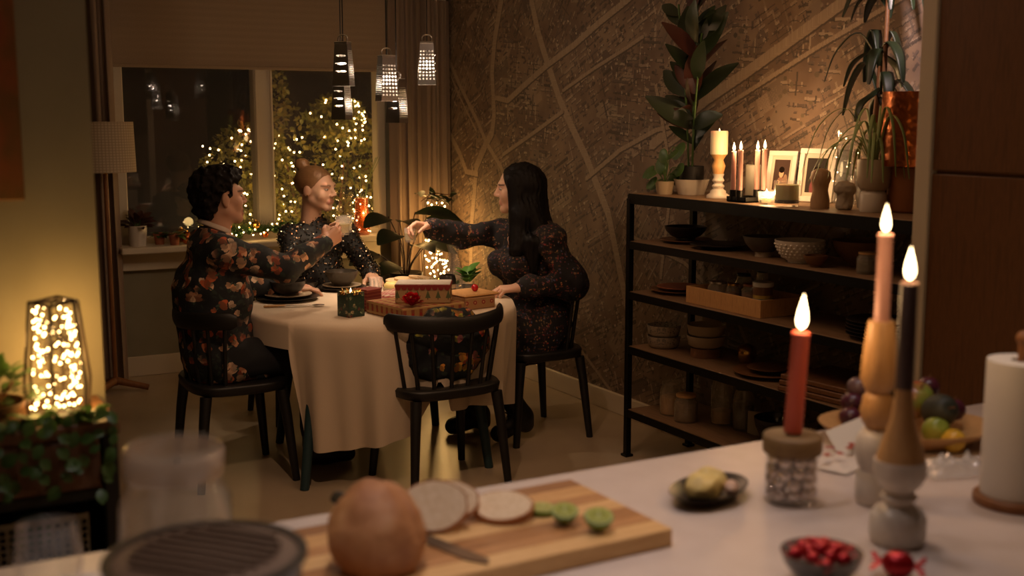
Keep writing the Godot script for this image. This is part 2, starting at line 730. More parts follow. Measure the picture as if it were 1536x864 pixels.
func materials() -> void:
	var m := mat("floor", "#ffffff", 0.34)
	tri_map(m, noise_tex(5, 0.01, [[0.0, "#a39279"], [1.0, "#ac9b84"]], 512, 5), V(0.6, 0.6, 0.6))
	m.roughness_texture = noise_tex(8, 0.02, [[0.0, "#d8d8d8"], [1.0, "#f0f0f0"]], 256, 4)
	m = mat("paint_green", "#ffffff", 0.85)
	tri_map(m, noise_tex(6, 0.02, [[0.0, "#867f69"], [1.0, "#8e8771"]], 256, 4), V(1, 1, 1))
	mat("paint_white", "#c9bfae", 0.8)
	mat("ceiling_paint", "#cfc8bb", 0.9)
	mat("trim", "#cdbfa8", 0.5)
	mat("black_metal", "#15140f", 0.45, 0.6)
	mat("black_wood", "#14120f", 0.5)
	mat("steel", "#c9c7c4", 0.22, 1.0)
	mat("black", "#0c0b0a", 0.6)
	cloth_mat("blind", "#8f7a64", "#a08a73", 4.0)
	cloth_mat("curtain", "#7a6656", "#8c7766", 6.0)
	cloth_mat("linen", "#c7b49a", "#d2c0a8", 8.0)
	wood_mat("oak", "#573619", "#6e4726", 1, 0.5, 1.0, 3)
	wood_mat("board_wood", "#9a6a3c", "#c89a62", 0, 0.5, 1.0, 4)
	wood_mat("dark_board", "#6a5038", "#86694c", 2, 0.55, 1.0, 5)
	wood_mat("turned_wood", "#a97c48", "#c99a62", 1, 0.5, 1.5, 6)
	wood_mat("brown_wood", "#5a3a20", "#77502f", 0, 0.5, 1.0, 7)
	wood_mat("lamp_wood", "#6f4420", "#8e5c30", 1, 0.5, 1.0, 8)
	pane("clear_glass", Color(1, 1, 1), 0.05)
	pane("tumbler_glass", Color(1, 1, 1), 0.16)
	pane("window_glass", Color(1, 1, 1), 0.03, 0.0)
	pane("smoky_glass", Color(0.75, 0.7, 0.6), 0.18, 0.03)
	m = pane("drink", Color(0.86, 0.80, 0.56), 0.8, 0.05)
	mat("ceramic_white", "#cfc5b6", 0.35)
	mat("ceramic_dark", "#26221e", 0.3)
	mat("ceramic_beige", "#a9977d", 0.45)
	mat("wax_cream", "#d9cfae", 0.5).subsurf_scatter_enabled = true
	mat("wax_cream", "").subsurf_scatter_strength = 0.3
	mat("wax_pink", "#b8887c", 0.45)
	mat("wax_red", "#b4503c", 0.45)
	mat("wax_grey", "#6f6a5c", 0.6)
	mat("wax_brown", "#4e3a34", 0.4)
	mat("wick", "#1a120c", 0.9)
	glow("flame", Color(1.0, 0.86, 0.64), 11.0)
	glow("fairy", Color(1.0, 0.80, 0.52), 24.0)
	glow("bulb", Color(1.0, 0.93, 0.86), 18.0)
	mat("wire", "#3a2c1c", 0.5, 0.3)
	mat("leaf_dark", "#1f2a17", 0.4)
	mat("leaf_mid", "#3d5a26", 0.45)
	mat("leaf_red", "#3c1d16", 0.45)
	mat("leaf_pale", "#7f9056", 0.5)
	mat("terracotta", "#9a5a3c", 0.8)
	mat("copper", "#c8703c", 0.25, 1.0)
	mat("gold", "#c99a4e", 0.25, 1.0)
	mat("silver_ball", "#d8c8bc", 0.14, 1.0)
	mat("red_gloss", "#b3121c", 0.2)
	mat("green_ball", "#3f5a30", 0.22, 0.6)
	mat("paper_white", "#d8d2c8", 0.8)
	mat("stone", "#9a8c78", 0.9)
	for k: String in ["leaf_dark", "leaf_mid", "leaf_red", "leaf_pale"]:
		mats[k].backlight_enabled = true
		mats[k].backlight = Color(mats[k].albedo_color.r, mats[k].albedo_color.g, mats[k].albedo_color.b) * 0.8

# ---------- the map print on the long wall ----------
func mural_tex() -> ImageTexture:
	var W := 1536
	var H := 768
	var z0 := -7.5
	var zl := 5.3
	var yl := 2.6
	var r := RandomNumberGenerator.new()
	r.seed = 77
	var fn := FastNoiseLite.new()
	fn.seed = 4
	fn.frequency = 0.01
	fn.fractal_octaves = 5
	var im := fn.get_image(W, H)
	im.convert(Image.FORMAT_RGB8)
	var lowc := Color("#634f40")
	var highc := Color("#7e6854")
	var data := im.get_data()
	for k in range(0, data.size(), 3):
		var t := clampf((data[k] / 255.0 - 0.2) * 1.6, 0.0, 1.0)
		data[k] = int(255.0 * lerpf(lowc.r, highc.r, t))
		data[k + 1] = int(255.0 * lerpf(lowc.g, highc.g, t))
		data[k + 2] = int(255.0 * lerpf(lowc.b, highc.b, t))
	im = Image.create_from_data(W, H, false, Image.FORMAT_RGB8, data)
	# rows of roofs, by district
	var zones := FastNoiseLite.new()
	zones.seed = 9
	zones.noise_type = FastNoiseLite.TYPE_CELLULAR
	zones.cellular_return_type = FastNoiseLite.RETURN_CELL_VALUE
	zones.frequency = 0.0042
	for a in 260:
		var an2: float = -0.42 + roundf(zones.get_noise_2d(r.randf() * W, r.randf() * H) * 1.4) * 0.5
		var big := Color("#54453a").lerp(Color("#8a7662"), r.randf())
		rect(im, r.randf() * W, r.randf() * H, r.randf_range(10, 34), r.randf_range(6, 15), cos(an2), sin(an2), big)
	for a in 13000:
		var x := r.randf() * W
		var y := r.randf() * H
		var zn := zones.get_noise_2d(x, y)
		if zn > 0.62:
			continue
		var an: float = -0.42 + roundf(zn * 1.4) * 0.5
		var cs := cos(an)
		var sn := sin(an)
		# snap onto rows
		var row := -x * sn + y * cs
		var snapped := roundf(row / 9.0) * 9.0
		x += -sn * (snapped - row)
		y += cs * (snapped - row)
		var ln := r.randf_range(1.5, 7) if r.randf() < 0.9 else r.randf_range(8, 22)
		var wd := r.randf_range(1.0, 2.6)
		var g := r.randf()
		var c := Color("#7d6b5a").lerp(Color("#9c8872"), r.randf()) if g > 0.5 else Color("#43382e").lerp(Color("#64554a"), r.randf())
		if a % 2 == 0:
			rect(im, x, y, wd * 0.7, ln * 0.8, cs, sn, c)
		else:
			rect(im, x, y, ln, wd, cs, sn, c)
		rect(im, x + sn * -wd, y + cs * wd, ln, 0.4, cs, sn, Color("#443930"))
		if r.randf() < 0.05:
			rect(im, x, y, 1.0, wd, cs, sn, Color("#a8967f"))
	for a in 2200:
		var x := r.randf() * W
		var y := r.randf() * H
		if zones.get_noise_2d(x, y) > 0.4:
			spot(im, x, clampf(y, 8, H - 9), r.randf_range(1.5, 4.5), Color("#40372c").lerp(Color("#6b5c48"), r.randf()), 0.8, 0.0)
	var lanes := [
		[10.0, [[-6.65, 2.36], [-6.74, 2.12], [-6.78, 1.91], [-6.75, 1.65], [-6.78, 1.53], [-6.88, 1.44], [-7.01, 1.3], [-7.04, 1.12], [-7.08, 0.94], [-7.11, 0.5], [-7.0, 0.1]]],
		[9.0, [[-6.3, 2.6], [-6.27, 2.33], [-6.18, 2.12], [-6.07, 1.94], [-5.93, 1.73], [-5.79, 1.57], [-5.64, 1.41], [-5.4, 1.1], [-5.2, 0.6]]],
		[7.0, [[-6.72, 1.75], [-6.57, 1.73], [-6.33, 1.83], [-6.08, 1.93], [-5.78, 2.03], [-5.51, 2.14], [-5.26, 2.23], [-4.6, 2.5]]],
		[6.0, [[-7.44, 2.04], [-7.25, 1.84], [-7.0, 1.61], [-6.86, 1.46], [-6.66, 1.31], [-6.54, 1.17], [-6.3, 0.9]]],
		[3.0, [[-7.44, 1.96], [-7.25, 1.76], [-7.0, 1.53]]],
		[8.0, [[-7.45, 1.54], [-7.26, 1.38], [-7.16, 1.26], [-7.0, 1.25]]],
		[9.0, [[-5.0, 1.48], [-4.82, 1.58], [-4.55, 1.71], [-4.26, 1.83], [-3.92, 1.98], [-3.67, 2.09], [-3.1, 2.3]]],
		[4.0, [[-4.9, 1.46], [-4.55, 1.62], [-4.2, 1.76], [-3.8, 1.92], [-3.3, 2.1]]],
		[4.0, [[-5.89, 1.78], [-5.57, 1.89], [-5.24, 1.99], [-5.09, 2.04]]],
		[5.0, [[-6.63, 1.39], [-6.24, 1.53], [-5.89, 1.66]]],
		[4.0, [[-5.95, 0.5], [-5.83, 0.36], [-5.57, 0.23], [-5.29, 0.07]]],
		[4.0, [[-6.05, 0.5], [-5.7, 0.2], [-5.5, 0.05]]],
		[10.0, [[-4.7, 1.2], [-4.2, 1.34], [-3.89, 1.44], [-3.65, 1.52], [-3.2, 1.72]]],
		[5.0, [[-5.63, 1.28], [-5.29, 1.45], [-4.96, 1.56], [-4.82, 1.58]]],
		[5.0, [[-4.97, 1.78], [-4.87, 1.48], [-4.83, 1.24], [-4.9, 0.8]]],
		[4.0, [[-5.2, 1.0], [-4.7, 0.9], [-4.3, 0.7], [-4.0, 0.3]]],
	]
	for ln in lanes:
		for pass_ in 2:
			var wd: float = ln[0] * 0.68
			var pts: Array = ln[1]
			for k in pts.size() - 1:
				var a := Vector2((pts[k][0] - z0) / zl * W, (1.0 - pts[k][1] / yl) * H)
				var b := Vector2((pts[k + 1][0] - z0) / zl * W, (1.0 - pts[k + 1][1] / yl) * H)
				var n := int(a.distance_to(b) / 1.2) + 1
				for s in n:
					var p := a.lerp(b, float(s) / n) + (Vector2(2, 2) if pass_ == 0 else Vector2.ZERO)
					var c := Color("#4a3d32") if pass_ == 0 else Color("#97836d").lerp(Color("#86735f"), r.randf())
					im.fill_rect(Rect2i(int(p.x - wd), int(p.y - wd), int(wd * 2), int(wd * 2)), c)
	return ImageTexture.create_from_image(im)

func rect(im: Image, cx: float, cy: float, hl: float, hw: float, cs: float, sn: float, c: Color) -> void:
	var w := im.get_width()
	var hh := im.get_height()
	var steps := int(hl * 2.0) + 1
	var across := int(hw * 2.0) + 1
	for i in steps:
		for j in across:
			var u := -hl + i
			var q := -hw + j
			var x := int(cx + u * cs - q * sn)
			var y := int(cy + u * sn + q * cs)
			if x >= 0 and y >= 0 and x < w and y < hh:
				im.set_pixel(x, y, c)

func room() -> void:
	var b := MB.new()
	b.box(V(0.6, -0.06, -2.6), V(6.4, 0.12, 10.5))
	struct("floor", b, mats.floor)
	b = MB.new()
	b.box(V(0.6, 2.56, -2.6), V(6.4, 0.12, 10.5))
	struct("ceiling", b, mats.ceiling_paint)
	b = MB.new()
	b.box(V(3.64, 1.25, -2.6), V(0.16, 2.5, 10.4))
	var w := struct("wall_right", b, mats.paint_white)
	b = MB.new()
	var f := b.v.size()
	for p: Array in [[-7.5, 0.0], [-2.2, 0.0], [-2.2, 2.5], [-7.5, 2.5]]:
		b.vert(V(3.55, p[1], p[0]), Vector3.LEFT, Vector2((p[0] + 7.5) / 5.3, 1.0 - p[1] / 2.6))
	b.quad(f, f + 1, f + 2, f + 3)
	for e: Array in [[V(3.55, 2.5, -4.85), V(0, 0, 5.3)], [V(3.55, 0.0, -4.85), V(0, 0, 5.3)]]:
		b.face([e[0] - e[1] / 2, e[0] + e[1] / 2, e[0] + e[1] / 2 + V(0.01, 0, 0), e[0] - e[1] / 2 + V(0.01, 0, 0)], Vector3.UP if e[0].y > 1.0 else Vector3.DOWN)
	var mu := mat("mural_print", "#ffffff", 0.75)
	mu.albedo_texture = mural_tex()
	mu.texture_repeat = false
	put(w, "map_wallpaper", b, mu, "sepia aerial city photo wallpaper")
	b = MB.new()
	b.box(V(3.542, 0.055, -4.9), V(0.02, 0.11, 5.2), 0.003)
	struct("baseboard_right", b, mats.trim)
	b = MB.new()
	b.box(V(-2.56, 1.25, -2.6), V(0.12, 2.5, 10.4))
	struct("wall_left", b, mats.paint_green)
	b = MB.new()
	b.box(V(0.6, 1.25, 2.56), V(6.4, 2.5, 0.12))
	struct("wall_front", b, mats.paint_white)
	b = MB.new()
	b.box(V(-1.045, 1.25, -2.68), V(2.91, 2.5, 0.16))
	struct("wall_partition", b, mats.paint_green)

func window_wall() -> void:
	var zf := -7.53
	var b := MB.new()
	b.box(V(-0.59, 1.25, zf - 0.1), V(3.82, 2.5, 0.2))
	b.box(V(3.34, 1.25, zf - 0.1), V(0.48, 2.5, 0.2))
	b.box(V(2.21, 0.39, zf - 0.1), V(1.78, 0.78, 0.2))
	b.box(V(2.21, 2.38, zf - 0.1), V(1.78, 0.24, 0.2))
	struct("wall_back", b, mats.paint_green)
	b = MB.new()
	b.box(V(0.55, 0.063, zf + 0.01), V(6.0, 0.126, 0.02), 0.003)
	struct("baseboard_back", b, mats.trim)
	# window: frame, mullion, panes, sill
	var wd := Node3D.new()
	wd.name = "window_1"
	add_child(wd)
	wd.set_meta("kind", "structure")
	wd.position = V(2.21, 0.78, zf)
	b = MB.new()
	b.box(V(-0.865, 0.74, -0.04), V(0.07, 1.48, 0.1), 0.005)
	b.box(V(0.87, 0.74, -0.04), V(0.06, 1.48, 0.1), 0.005)
	b.box(V(0, 0.05, -0.04), V(1.68, 0.1, 0.1), 0.005)
	b.box(V(0, 1.44, -0.04), V(1.68, 0.08, 0.1), 0.005)
	put(wd, "window_frame", b, mats.trim)
	b = MB.new()
	b.box(V(0.05, 0.74, -0.04), V(0.125, 1.3, 0.1), 0.004)
	b.box(V(0.0, 0.74, 0.014), V(0.014, 1.3, 0.014), 0.003)
	b.box(V(0.1, 0.74, 0.014), V(0.014, 1.3, 0.014), 0.003)
	put(wd, "mullion", b, mats.trim)
	for px: Array in [[-0.83, -0.0125], [0.1125, 0.84]]:
		b = MB.new()
		b.box(V((px[0] + px[1]) / 2, 0.745, -0.05), V(px[1] - px[0], 1.31, 0.004))
		put(wd, "pane", b, mats.window_glass)
	b = MB.new()
	b.box(V(2.18, 0.822, -7.41), V(1.78, 0.04, 0.24), 0.006)
	struct("window_sill", b, mats.trim, "cream window sill board")
	b = MB.new()
	b.box(V(2.18, 0.74, -7.5), V(1.72, 0.12, 0.06), 0.004)
	struct("trim_1", b, mats.trim, "cream apron board under the window sill")
	# blind
	var t := thing("roller_blind", "taupe woven fabric blind pulled half down over the window", "blind", V(2.2, 1.93, -7.43))
	b = MB.new()
	b.grid(8, 40, func(i: int, j: int) -> Vector3: return V(-0.89 + 1.78 * i / 8.0, 0.02 + 0.55 * j / 40.0, 0.0018 * sin(j * 2.1)))
	b.box(V(0, 0.29, -0.003), V(1.78, 0.55, 0.002))
	put(t, "blind_fabric", b, mats.blind)
	b = MB.new()
	b.box(V(0, 0.01, 0), V(1.79, 0.022, 0.014), 0.004)
	put(t, "bottom_bar", b, mats.blind)
	curtain(V(1.14, 0, -7.36), 0.34, 9.0, "taupe curtain hanging behind the floor lamp", 0.035)
	curtain(V(3.32, 0, -7.38), 0.44, 12.0, "taupe curtain hanging between the window and the map wall", 0.035)
	t = thing("curtain_rail", "white ceiling rail carrying the window curtains", "curtain rail", V(2.2, 2.43, -7.375))
	b = MB.new()
	b.box(Vector3.ZERO, V(2.6, 0.025, 0.03), 0.004)
	put(t, "rail", b, mats.paper_white)
	for k in 5:
		b = MB.new()
		b.box(V(-1.2 + 0.6 * k, 0.04, 0), V(0.02, 0.06, 0.02))
		put(t, "bracket", b, mats.paper_white)

func curtain(at: Vector3, w: float, folds: float, label: String, depth: float) -> void:
	var t := thing("curtain", label, "curtain", at)
	var b := MB.new()
	var ph := at.x * 7.0
	var fn := func(i: int, j: int) -> Vector3:
		var u := i / 96.0
		var y := 0.012 + 2.40 * j / 20.0
		var a := u * folds * TAU / 2.0 + ph
		return V(-w / 2 + u * w + 0.008 * sin(a * 2.0 + y), y, depth * (sin(a) + 0.35 * sin(a * 2.3 + 1.0)) * (0.75 + 0.25 * sin(y * 1.3 + u * 9.0)))
	b.grid(96, 20, fn)
	put(t, "drape", b, mats.curtain)
	b = MB.new()
	b.ball(Vector3.ZERO, V(0.006, 0.012, 0.006), 8, 5)
	var gm := b.mesh()
	for k in 6:
		put_mesh(t, "glider", gm, mats.paper_white).position = V(-w / 2 + w * (k + 0.5) / 6.0, 2.41, 0)

func kitchen_right() -> void:
	# tall oak cupboard on the right
	var t := thing("tall_cupboard", "tall oak kitchen cupboard with a pale side strip behind the candles", "cupboard", V(2.6, 0, -2.37))
	var b := MB.new()
	b.box(V(0.32, 1.24, 0.8), V(0.6, 2.48, 1.55))
	put(t, "carcass", b, mats.oak)
	b = MB.new()
	b.box(V(0.02, 1.24, 0.0265), V(0.06, 2.48, 0.053), 0.003)
	put(t, "side_strip", b, mats.trim, "pale cream side strip")
	for k in 2:
		var z0 := 0.056 + 0.75 * k
		for row in 2:
			b = MB.new()
			var y0 := 0.1 if row == 0 else 1.478
			var y1 := 1.468 if row == 0 else 2.48
			b.box(V(0.008, (y0 + y1) / 2, z0 + 0.372), V(0.022, y1 - y0, 0.744), 0.003)
			put(t, "door", b, mats.oak)
	# counter
	t = thing("kitchen_counter", "white kitchen counter with the cutting board and candles on it", "counter", V(1.0, 0, -1.42))
	b = MB.new()
	b.box(V(-0.2, 0.9, 0), V(3.55, 0.04, 1.02), 0.004)
	var m := mat("worktop", "#ffffff", 0.42)
	tri_map(m, noise_tex(21, 0.03, [[0.0, "#c8b8ac"], [1.0, "#cfc0b5"]], 256, 4), V(1.5, 1.5, 1.5))
	put(t, "worktop", b, m)
	for k in 4:
		b = MB.new()
		b.box(V(-1.5 + 0.87 * k, 0.48, -0.02), V(0.86, 0.8, 0.9), 0.004)
		put(t, "base_unit", b, mats.paint_white)
	b = MB.new()
	b.box(V(-0.2, 0.04, 0), V(3.4, 0.08, 0.84))
	put(t, "plinth", b, mats.black)

func leaf_mesh(l: float, w: float, bend := 0.25, seg := 4) -> ArrayMesh:
	# leaf along +z from the origin, facing up
	var b := MB.new()
	var fn := func(i: int, j: int) -> Vector3:
		var t := j / float(seg)
		var ww := w * pow(sin(PI * clampf(t * 0.94 + 0.04, 0.0, 1.0)), 0.8)
		var u := (i - 1.0)
		return V(u * ww * 0.5, -bend * l * t * t + absf(u) * ww * 0.12, t * l)
	b.grid(2, seg, fn)
	return b.mesh()

func scatter(parent: Node3D, called: String, me: Mesh, m: Material, xs: Array, cols := []) -> MultiMeshInstance3D:
	var mm := MultiMesh.new()
	mm.transform_format = MultiMesh.TRANSFORM_3D
	mm.use_colors = cols.size() > 0
	mm.mesh = me
	mm.instance_count = xs.size()
	for k in xs.size():
		mm.set_instance_transform(k, xs[k])
		if cols.size() > 0:
			mm.set_instance_color(k, cols[k])
	var o := MultiMeshInstance3D.new()
	o.name = called
	o.multimesh = mm
	o.material_override = m
	o.set_meta("kind", "stuff")
	parent.add_child(o, true)
	return o

func rnd_dir() -> Vector3:
	var z := rr(-1, 1)
	var a := rr(0, TAU)
	var r := sqrt(1 - z * z)
	return V(r * cos(a), z, r * sin(a))

func bulbs(parent: Node3D, pts: Array, rad: float) -> void:
	var b := MB.new()
	b.ball(Vector3.ZERO, V(rad, rad, rad), 8, 5)
	var me := b.mesh()
	for p: Vector3 in pts:
		var o := put_mesh(parent, "bulb", me, mats.fairy)
		o.position = p

func garden() -> void:
	var b := MB.new()
	b.box(V(2.2, -0.06, -11.2), V(9, 0.1, 6.9))
	struct("garden_ground", b, mat("soil", "#2a2620", 0.95))
	b = MB.new()
	b.box(V(2.2, 1.2, -14.0), V(9, 2.4, 0.12))
	struct("garden_fence", b, mat("fence", "#241f1a", 0.9))
	var t := thing("garden_hedge", "round leafy garden bush wrapped in fairy lights outside the window", "bush", V(2.95, 0, -8.45))
	b = MB.new()
	for k in 14:
		var a := TAU * k / 14.0
		b.tube([V(0.05 * cos(a), 0, 0.05 * sin(a)), V(0.25 * cos(a), 0.6, 0.15 * sin(a)), V(0.5 * cos(a), 1.3, 0.25 * sin(a))], [0.02, 0.014, 0.006], 6)
	put(t, "stem", b, mats.brown_wood)
	var me := leaf_mesh(0.044, 0.027, 0.2, 3)
	var xs := []
	var cols := []
	var lobes := [[V(-0.05, 1.05, 0), V(0.62, 0.66, 0.32)], [V(-0.55, 1.15, 0.02), V(0.34, 0.42, 0.26)], [V(0.42, 1.1, 0), V(0.45, 0.55, 0.3)], [V(0.0, 0.5, 0), V(0.85, 0.5, 0.33)], [V(-0.62, 0.75, 0), V(0.3, 0.45, 0.25)], [V(-0.33, 1.75, 0.05), V(0.07, 0.3, 0.07)], [V(0.15, 1.62, 0), V(0.2, 0.16, 0.15)]]
	for k in 12500:
		var lb: Array = lobes[rng.randi() % lobes.size()]
		if lb[1].x < 0.1 and rng.randf() > 0.16:
			continue
		var d := rnd_dir()
		if d.z < -0.3:
			d.z = -d.z
		var s := pow(rng.randf(), 0.35)
		var p: Vector3 = lb[0] + d * lb[1] * (0.55 + 0.5 * s)
		if p.y < 0.05:
			continue
		var q := Basis(rnd_dir(), rr(0, PI)) * face_to(d + rnd_dir() * 0.6)
		xs.append(Transform3D(q.scaled(Vector3.ONE * rr(0.6, 1.25)), p))
		cols.append(Color(0.14, 0.16, 0.03).lerp(Color(0.30, 0.24, 0.05), rng.randf()))
	var lm := mat("hedge_leaf", "#ffffff", 0.5)
	lm.vertex_color_use_as_albedo = true
	lm.backlight_enabled = true
	lm.backlight = Color(0.5, 0.5, 0.2)
	scatter(t, "foliage", me, lm, xs, cols)
	# fairy lights
	var g := thing("fairy_light_string", "warm fairy lights looped over the bush outside the window", "fairy lights", V(2.95, 0, -8.45))
	var pts := []
	for k in 255:
		var lb: Array = lobes[[0, 0, 1, 1, 2, 2, 3, 4, 6][k % 9]]
		var d := rnd_dir()
		d.z = absf(d.z) + 0.15
		d = d.normalized()
		var p: Vector3 = lb[0] + d * lb[1] * 1.06
		if p.y < 0.75:
			p.y = rr(0.8, 1.5)
		pts.append(p + V(0, 0, 0.03))
	bulbs(g, pts, 0.0064)
	b = MB.new()
	var ordered := pts.duplicate()
	ordered.sort_custom(func(p: Vector3, q: Vector3) -> bool: return p.x + 0.3 * p.y < q.x + 0.3 * q.y)
	for k in ordered.size() - 1:
		if ordered[k].distance_to(ordered[k + 1]) < 0.5:
			var mid: Vector3 = (ordered[k] + ordered[k + 1]) / 2 + V(0, -0.03, 0.02)
			b.tube([ordered[k], mid, ordered[k + 1]], 0.0016, 4, false)
	put(g, "cable", b, mats.wire)
	for p: Vector3 in [V(-0.55, 1.15, 0.42), V(-0.25, 1.3, 0.48), V(0.1, 1.5, 0.45), V(0.15, 1.1, 0.5), V(0.5, 1.3, 0.45), V(0.55, 0.95, 0.45), V(-0.35, 0.95, 0.45)]:
		omni(g, p, Color(1.0, 0.77, 0.42), 0.03, 0.05)

func smooth(a: float, b: float, x: float) -> float:
	return smoothstep(a, b, x)

func table_and_cloth() -> void:
	var t := thing("dining_table", "round dining table on dark blue-green legs under a linen cloth", "table", V(2.11, 0, -5.17))
	var b := MB.new()
	b.lathe([Vector2(0, 0.715), Vector2(0.6, 0.715), Vector2(0.618, 0.722), Vector2(0.62, 0.738), Vector2(0.61, 0.744), Vector2(0, 0.744)], 64)
	put(t, "tabletop", b, mats.brown_wood)
	var lm := mat("table_leg", "#20383c", 0.5)
	for p: Array in [[-0.535, 0.37], [0.335, 0.46], [-0.40, -0.42], [0.44, -0.36]]:
		b = MB.new()
		b.tube([V(p[0] * 0.8, 0.715, p[1] * 0.8), V(p[0], 0.0, p[1])], [0.032, 0.02], 12)
		put(t, "leg", b, lm)
	var c := thing("tablecloth", "pale linen cloth draped unevenly over the round table", "tablecloth", V(2.11, 0.7455, -5.17))
	b = MB.new()
	var drop := func(deg: float) -> float:
		var d := fposmod(deg, 360.0)
		var l := 0.12
		l += 0.40 * smooth(151.6, 149.4, d) * smooth(84.0, 100.0, d)
		l += 0.33 * smooth(92.0, 84.0, d) * smooth(-8.0, 16.0, d)
		l += 0.05 * sin(deg_to_rad(d) * 3.0 + 0.6) * smooth(151, 149, d)
		return l
	var nu := 360
	var fn := func(i: int, j: int) -> Vector3:
		var deg := float(i)
		var a := deg_to_rad(deg)
		if j <= 6:
			var r := 0.628 * j / 6.0
			return V(r * cos(a), 0.0012, r * sin(a))
		var s := (j - 6) / 18.0
		var l: float = drop.call(deg)
		var bulge := 0.006 + 0.012 * sin(minf(s * 12.0, PI / 2))
		var fold := (0.026 * sin(a * 13.0 + 1.3) + 0.014 * sin(a * 29.0)) * s * smooth(0.1, 0.5, l)
		var rad := 0.628 + bulge + fold - 0.05 * s * smooth(0.3, 0.5, l)
		return V(rad * cos(a), 0.0012 - 0.006 * minf(1.0, s * 8.0) - l * s, rad * sin(a))
	b.grid(nu, 24, fn, true)
	put(c, "cloth", b, mats.linen)

func chair_proto() -> Node3D:
	var t := thing("dining_chair", "", "chair", Vector3.ZERO)
	var b := MB.new()
	var fn := func(i: int, j: int) -> Vector3:
		var a := TAU * i / 48.0
		var e := 0.55
		var x := signf(cos(a)) * pow(absf(cos(a)), e) * 0.245
		var z := signf(sin(a)) * pow(absf(sin(a)), e) * 0.215
		var ring: Array = [[0.0, 0.416], [0.9, 0.416], [1.0, 0.426], [1.02, 0.455], [0.98, 0.468], [0.75, 0.462], [0.0, 0.458]][j]
		return V(x * ring[0], ring[1], z * ring[0])
	b.grid(48, 6, fn, true)
	put(t, "seat", b, mats.black_wood)
	for p: Array in [[-1, 1], [1, 1], [-1, -1], [1, -1]]:
		b = MB.new()
		b.tube([V(p[0] * 0.2, 0.42, p[1] * 0.17), V(p[0] * 0.212, 0.3, p[1] * 0.186), V(p[0] * 0.235, 0.0, p[1] * 0.215)], [0.026, 0.023, 0.017], 10)
		put(t, "leg", b, mats.black_wood)
	var arc := []
	for k in 25:
		var a := lerpf(-1.45, 1.45, k / 24.0)
		arc.append(V(0.285 * sin(a), 0.742 + 0.018 * absf(sin(a)), -0.02 - 0.215 * cos(a)))
	b = MB.new()
	var rad := []
	for k in 25:
		rad.append(0.026 * (0.62 if k == 0 or k == 24 else 1.0))
	b.tube(arc, rad, 12, true, Vector2(0.55, 1.5))
	put(t, "top_rail", b, mats.black_wood)
	for k in 8:
		var a := lerpf(-1.22, 1.22, k / 7.0)
		b = MB.new()
		b.tube([V(0.225 * sin(a), 0.455, -0.03 - 0.165 * cos(a)), V(0.275 * sin(a), 0.73, -0.022 - 0.208 * cos(a))], [0.0095, 0.0085], 8)
		put(t, "spindle", b, mats.black_wood)
	return t

func chairs() -> void:
	var g := "black spindle chairs round the table"
	var c := chair_proto()
	c.position = V(2.165, 0, -4.66)
	c.rotation.y = deg_to_rad(183)
	meta(c, "black spindle-back chair with a floral jacket on its seat", "chair", g)
	copy(c, "black spindle-back chair under the man in the flower-print suit", V(1.375, 0, -5.19), 90, g)
	copy(c, "black spindle-back chair under the long-haired woman by the map wall", V(2.93, 0, -5.17), -90, g)
	copy(c, "black spindle-back chair under the woman in the sequin top", V(2.02, 0, -6.12), 4, g)
	# jacket heaped on the front chair
	var t := thing("floral_jacket", "dark flower-print jacket heaped on the empty spindle chair", "jacket", V(2.165, 0.466, -4.66))
	var F := Field.new(V(-0.3, -0.02, -0.25), V(0.3, 0.36, 0.28), 0.014)
	F.ell(V(-0.01, 0.08, -0.0), V(0.2, 0.09, 0.15), 0.04)
	F.ell(V(0.0, 0.17, 0.10), V(0.21, 0.15, 0.045), 0.05)
	F.cap(V(-0.14, 0.2, 0.07), V(0.15, 0.22, 0.06), 0.055, 0.05, 0.05)
	F.cap(V(-0.07, 0.295, 0.09), V(0.09, 0.30, 0.085), 0.036, 0.03, 0.04)
	F.cap(V(0.1, 0.15, 0.04), V(0.14, 0.05, -0.12), 0.05, 0.035, 0.04)
	var fnz := FastNoiseLite.new()
	fnz.seed = 3
	fnz.frequency = 9.0
	F.each(func(p: Vector3, o: float) -> float: return maxf(o + 0.018 * fnz.get_noise_3dv(p), -p.y))
	var b := MB.new()
	F.net(b)
	put(t, "garment", b, suit_mat("jacket_print", 31, ["#c8452a", "#d8a33c", "#b87a86", "#8fa03c", "#c86a3a"], 80))

func suit_mat(key: String, sd: int, tones: Array, n: int) -> StandardMaterial3D:
	if mats.has(key):
		return mats[key]
	var m := mat(key, "#ffffff", 0.85)
	tri_map(m, blossom_tex(sd, "#12161a", tones, "#2c3c2e", n, 17, 31), V(1.9, 1.9, 1.9))
	m.uv1_triplanar_sharpness = 6.0
	return m

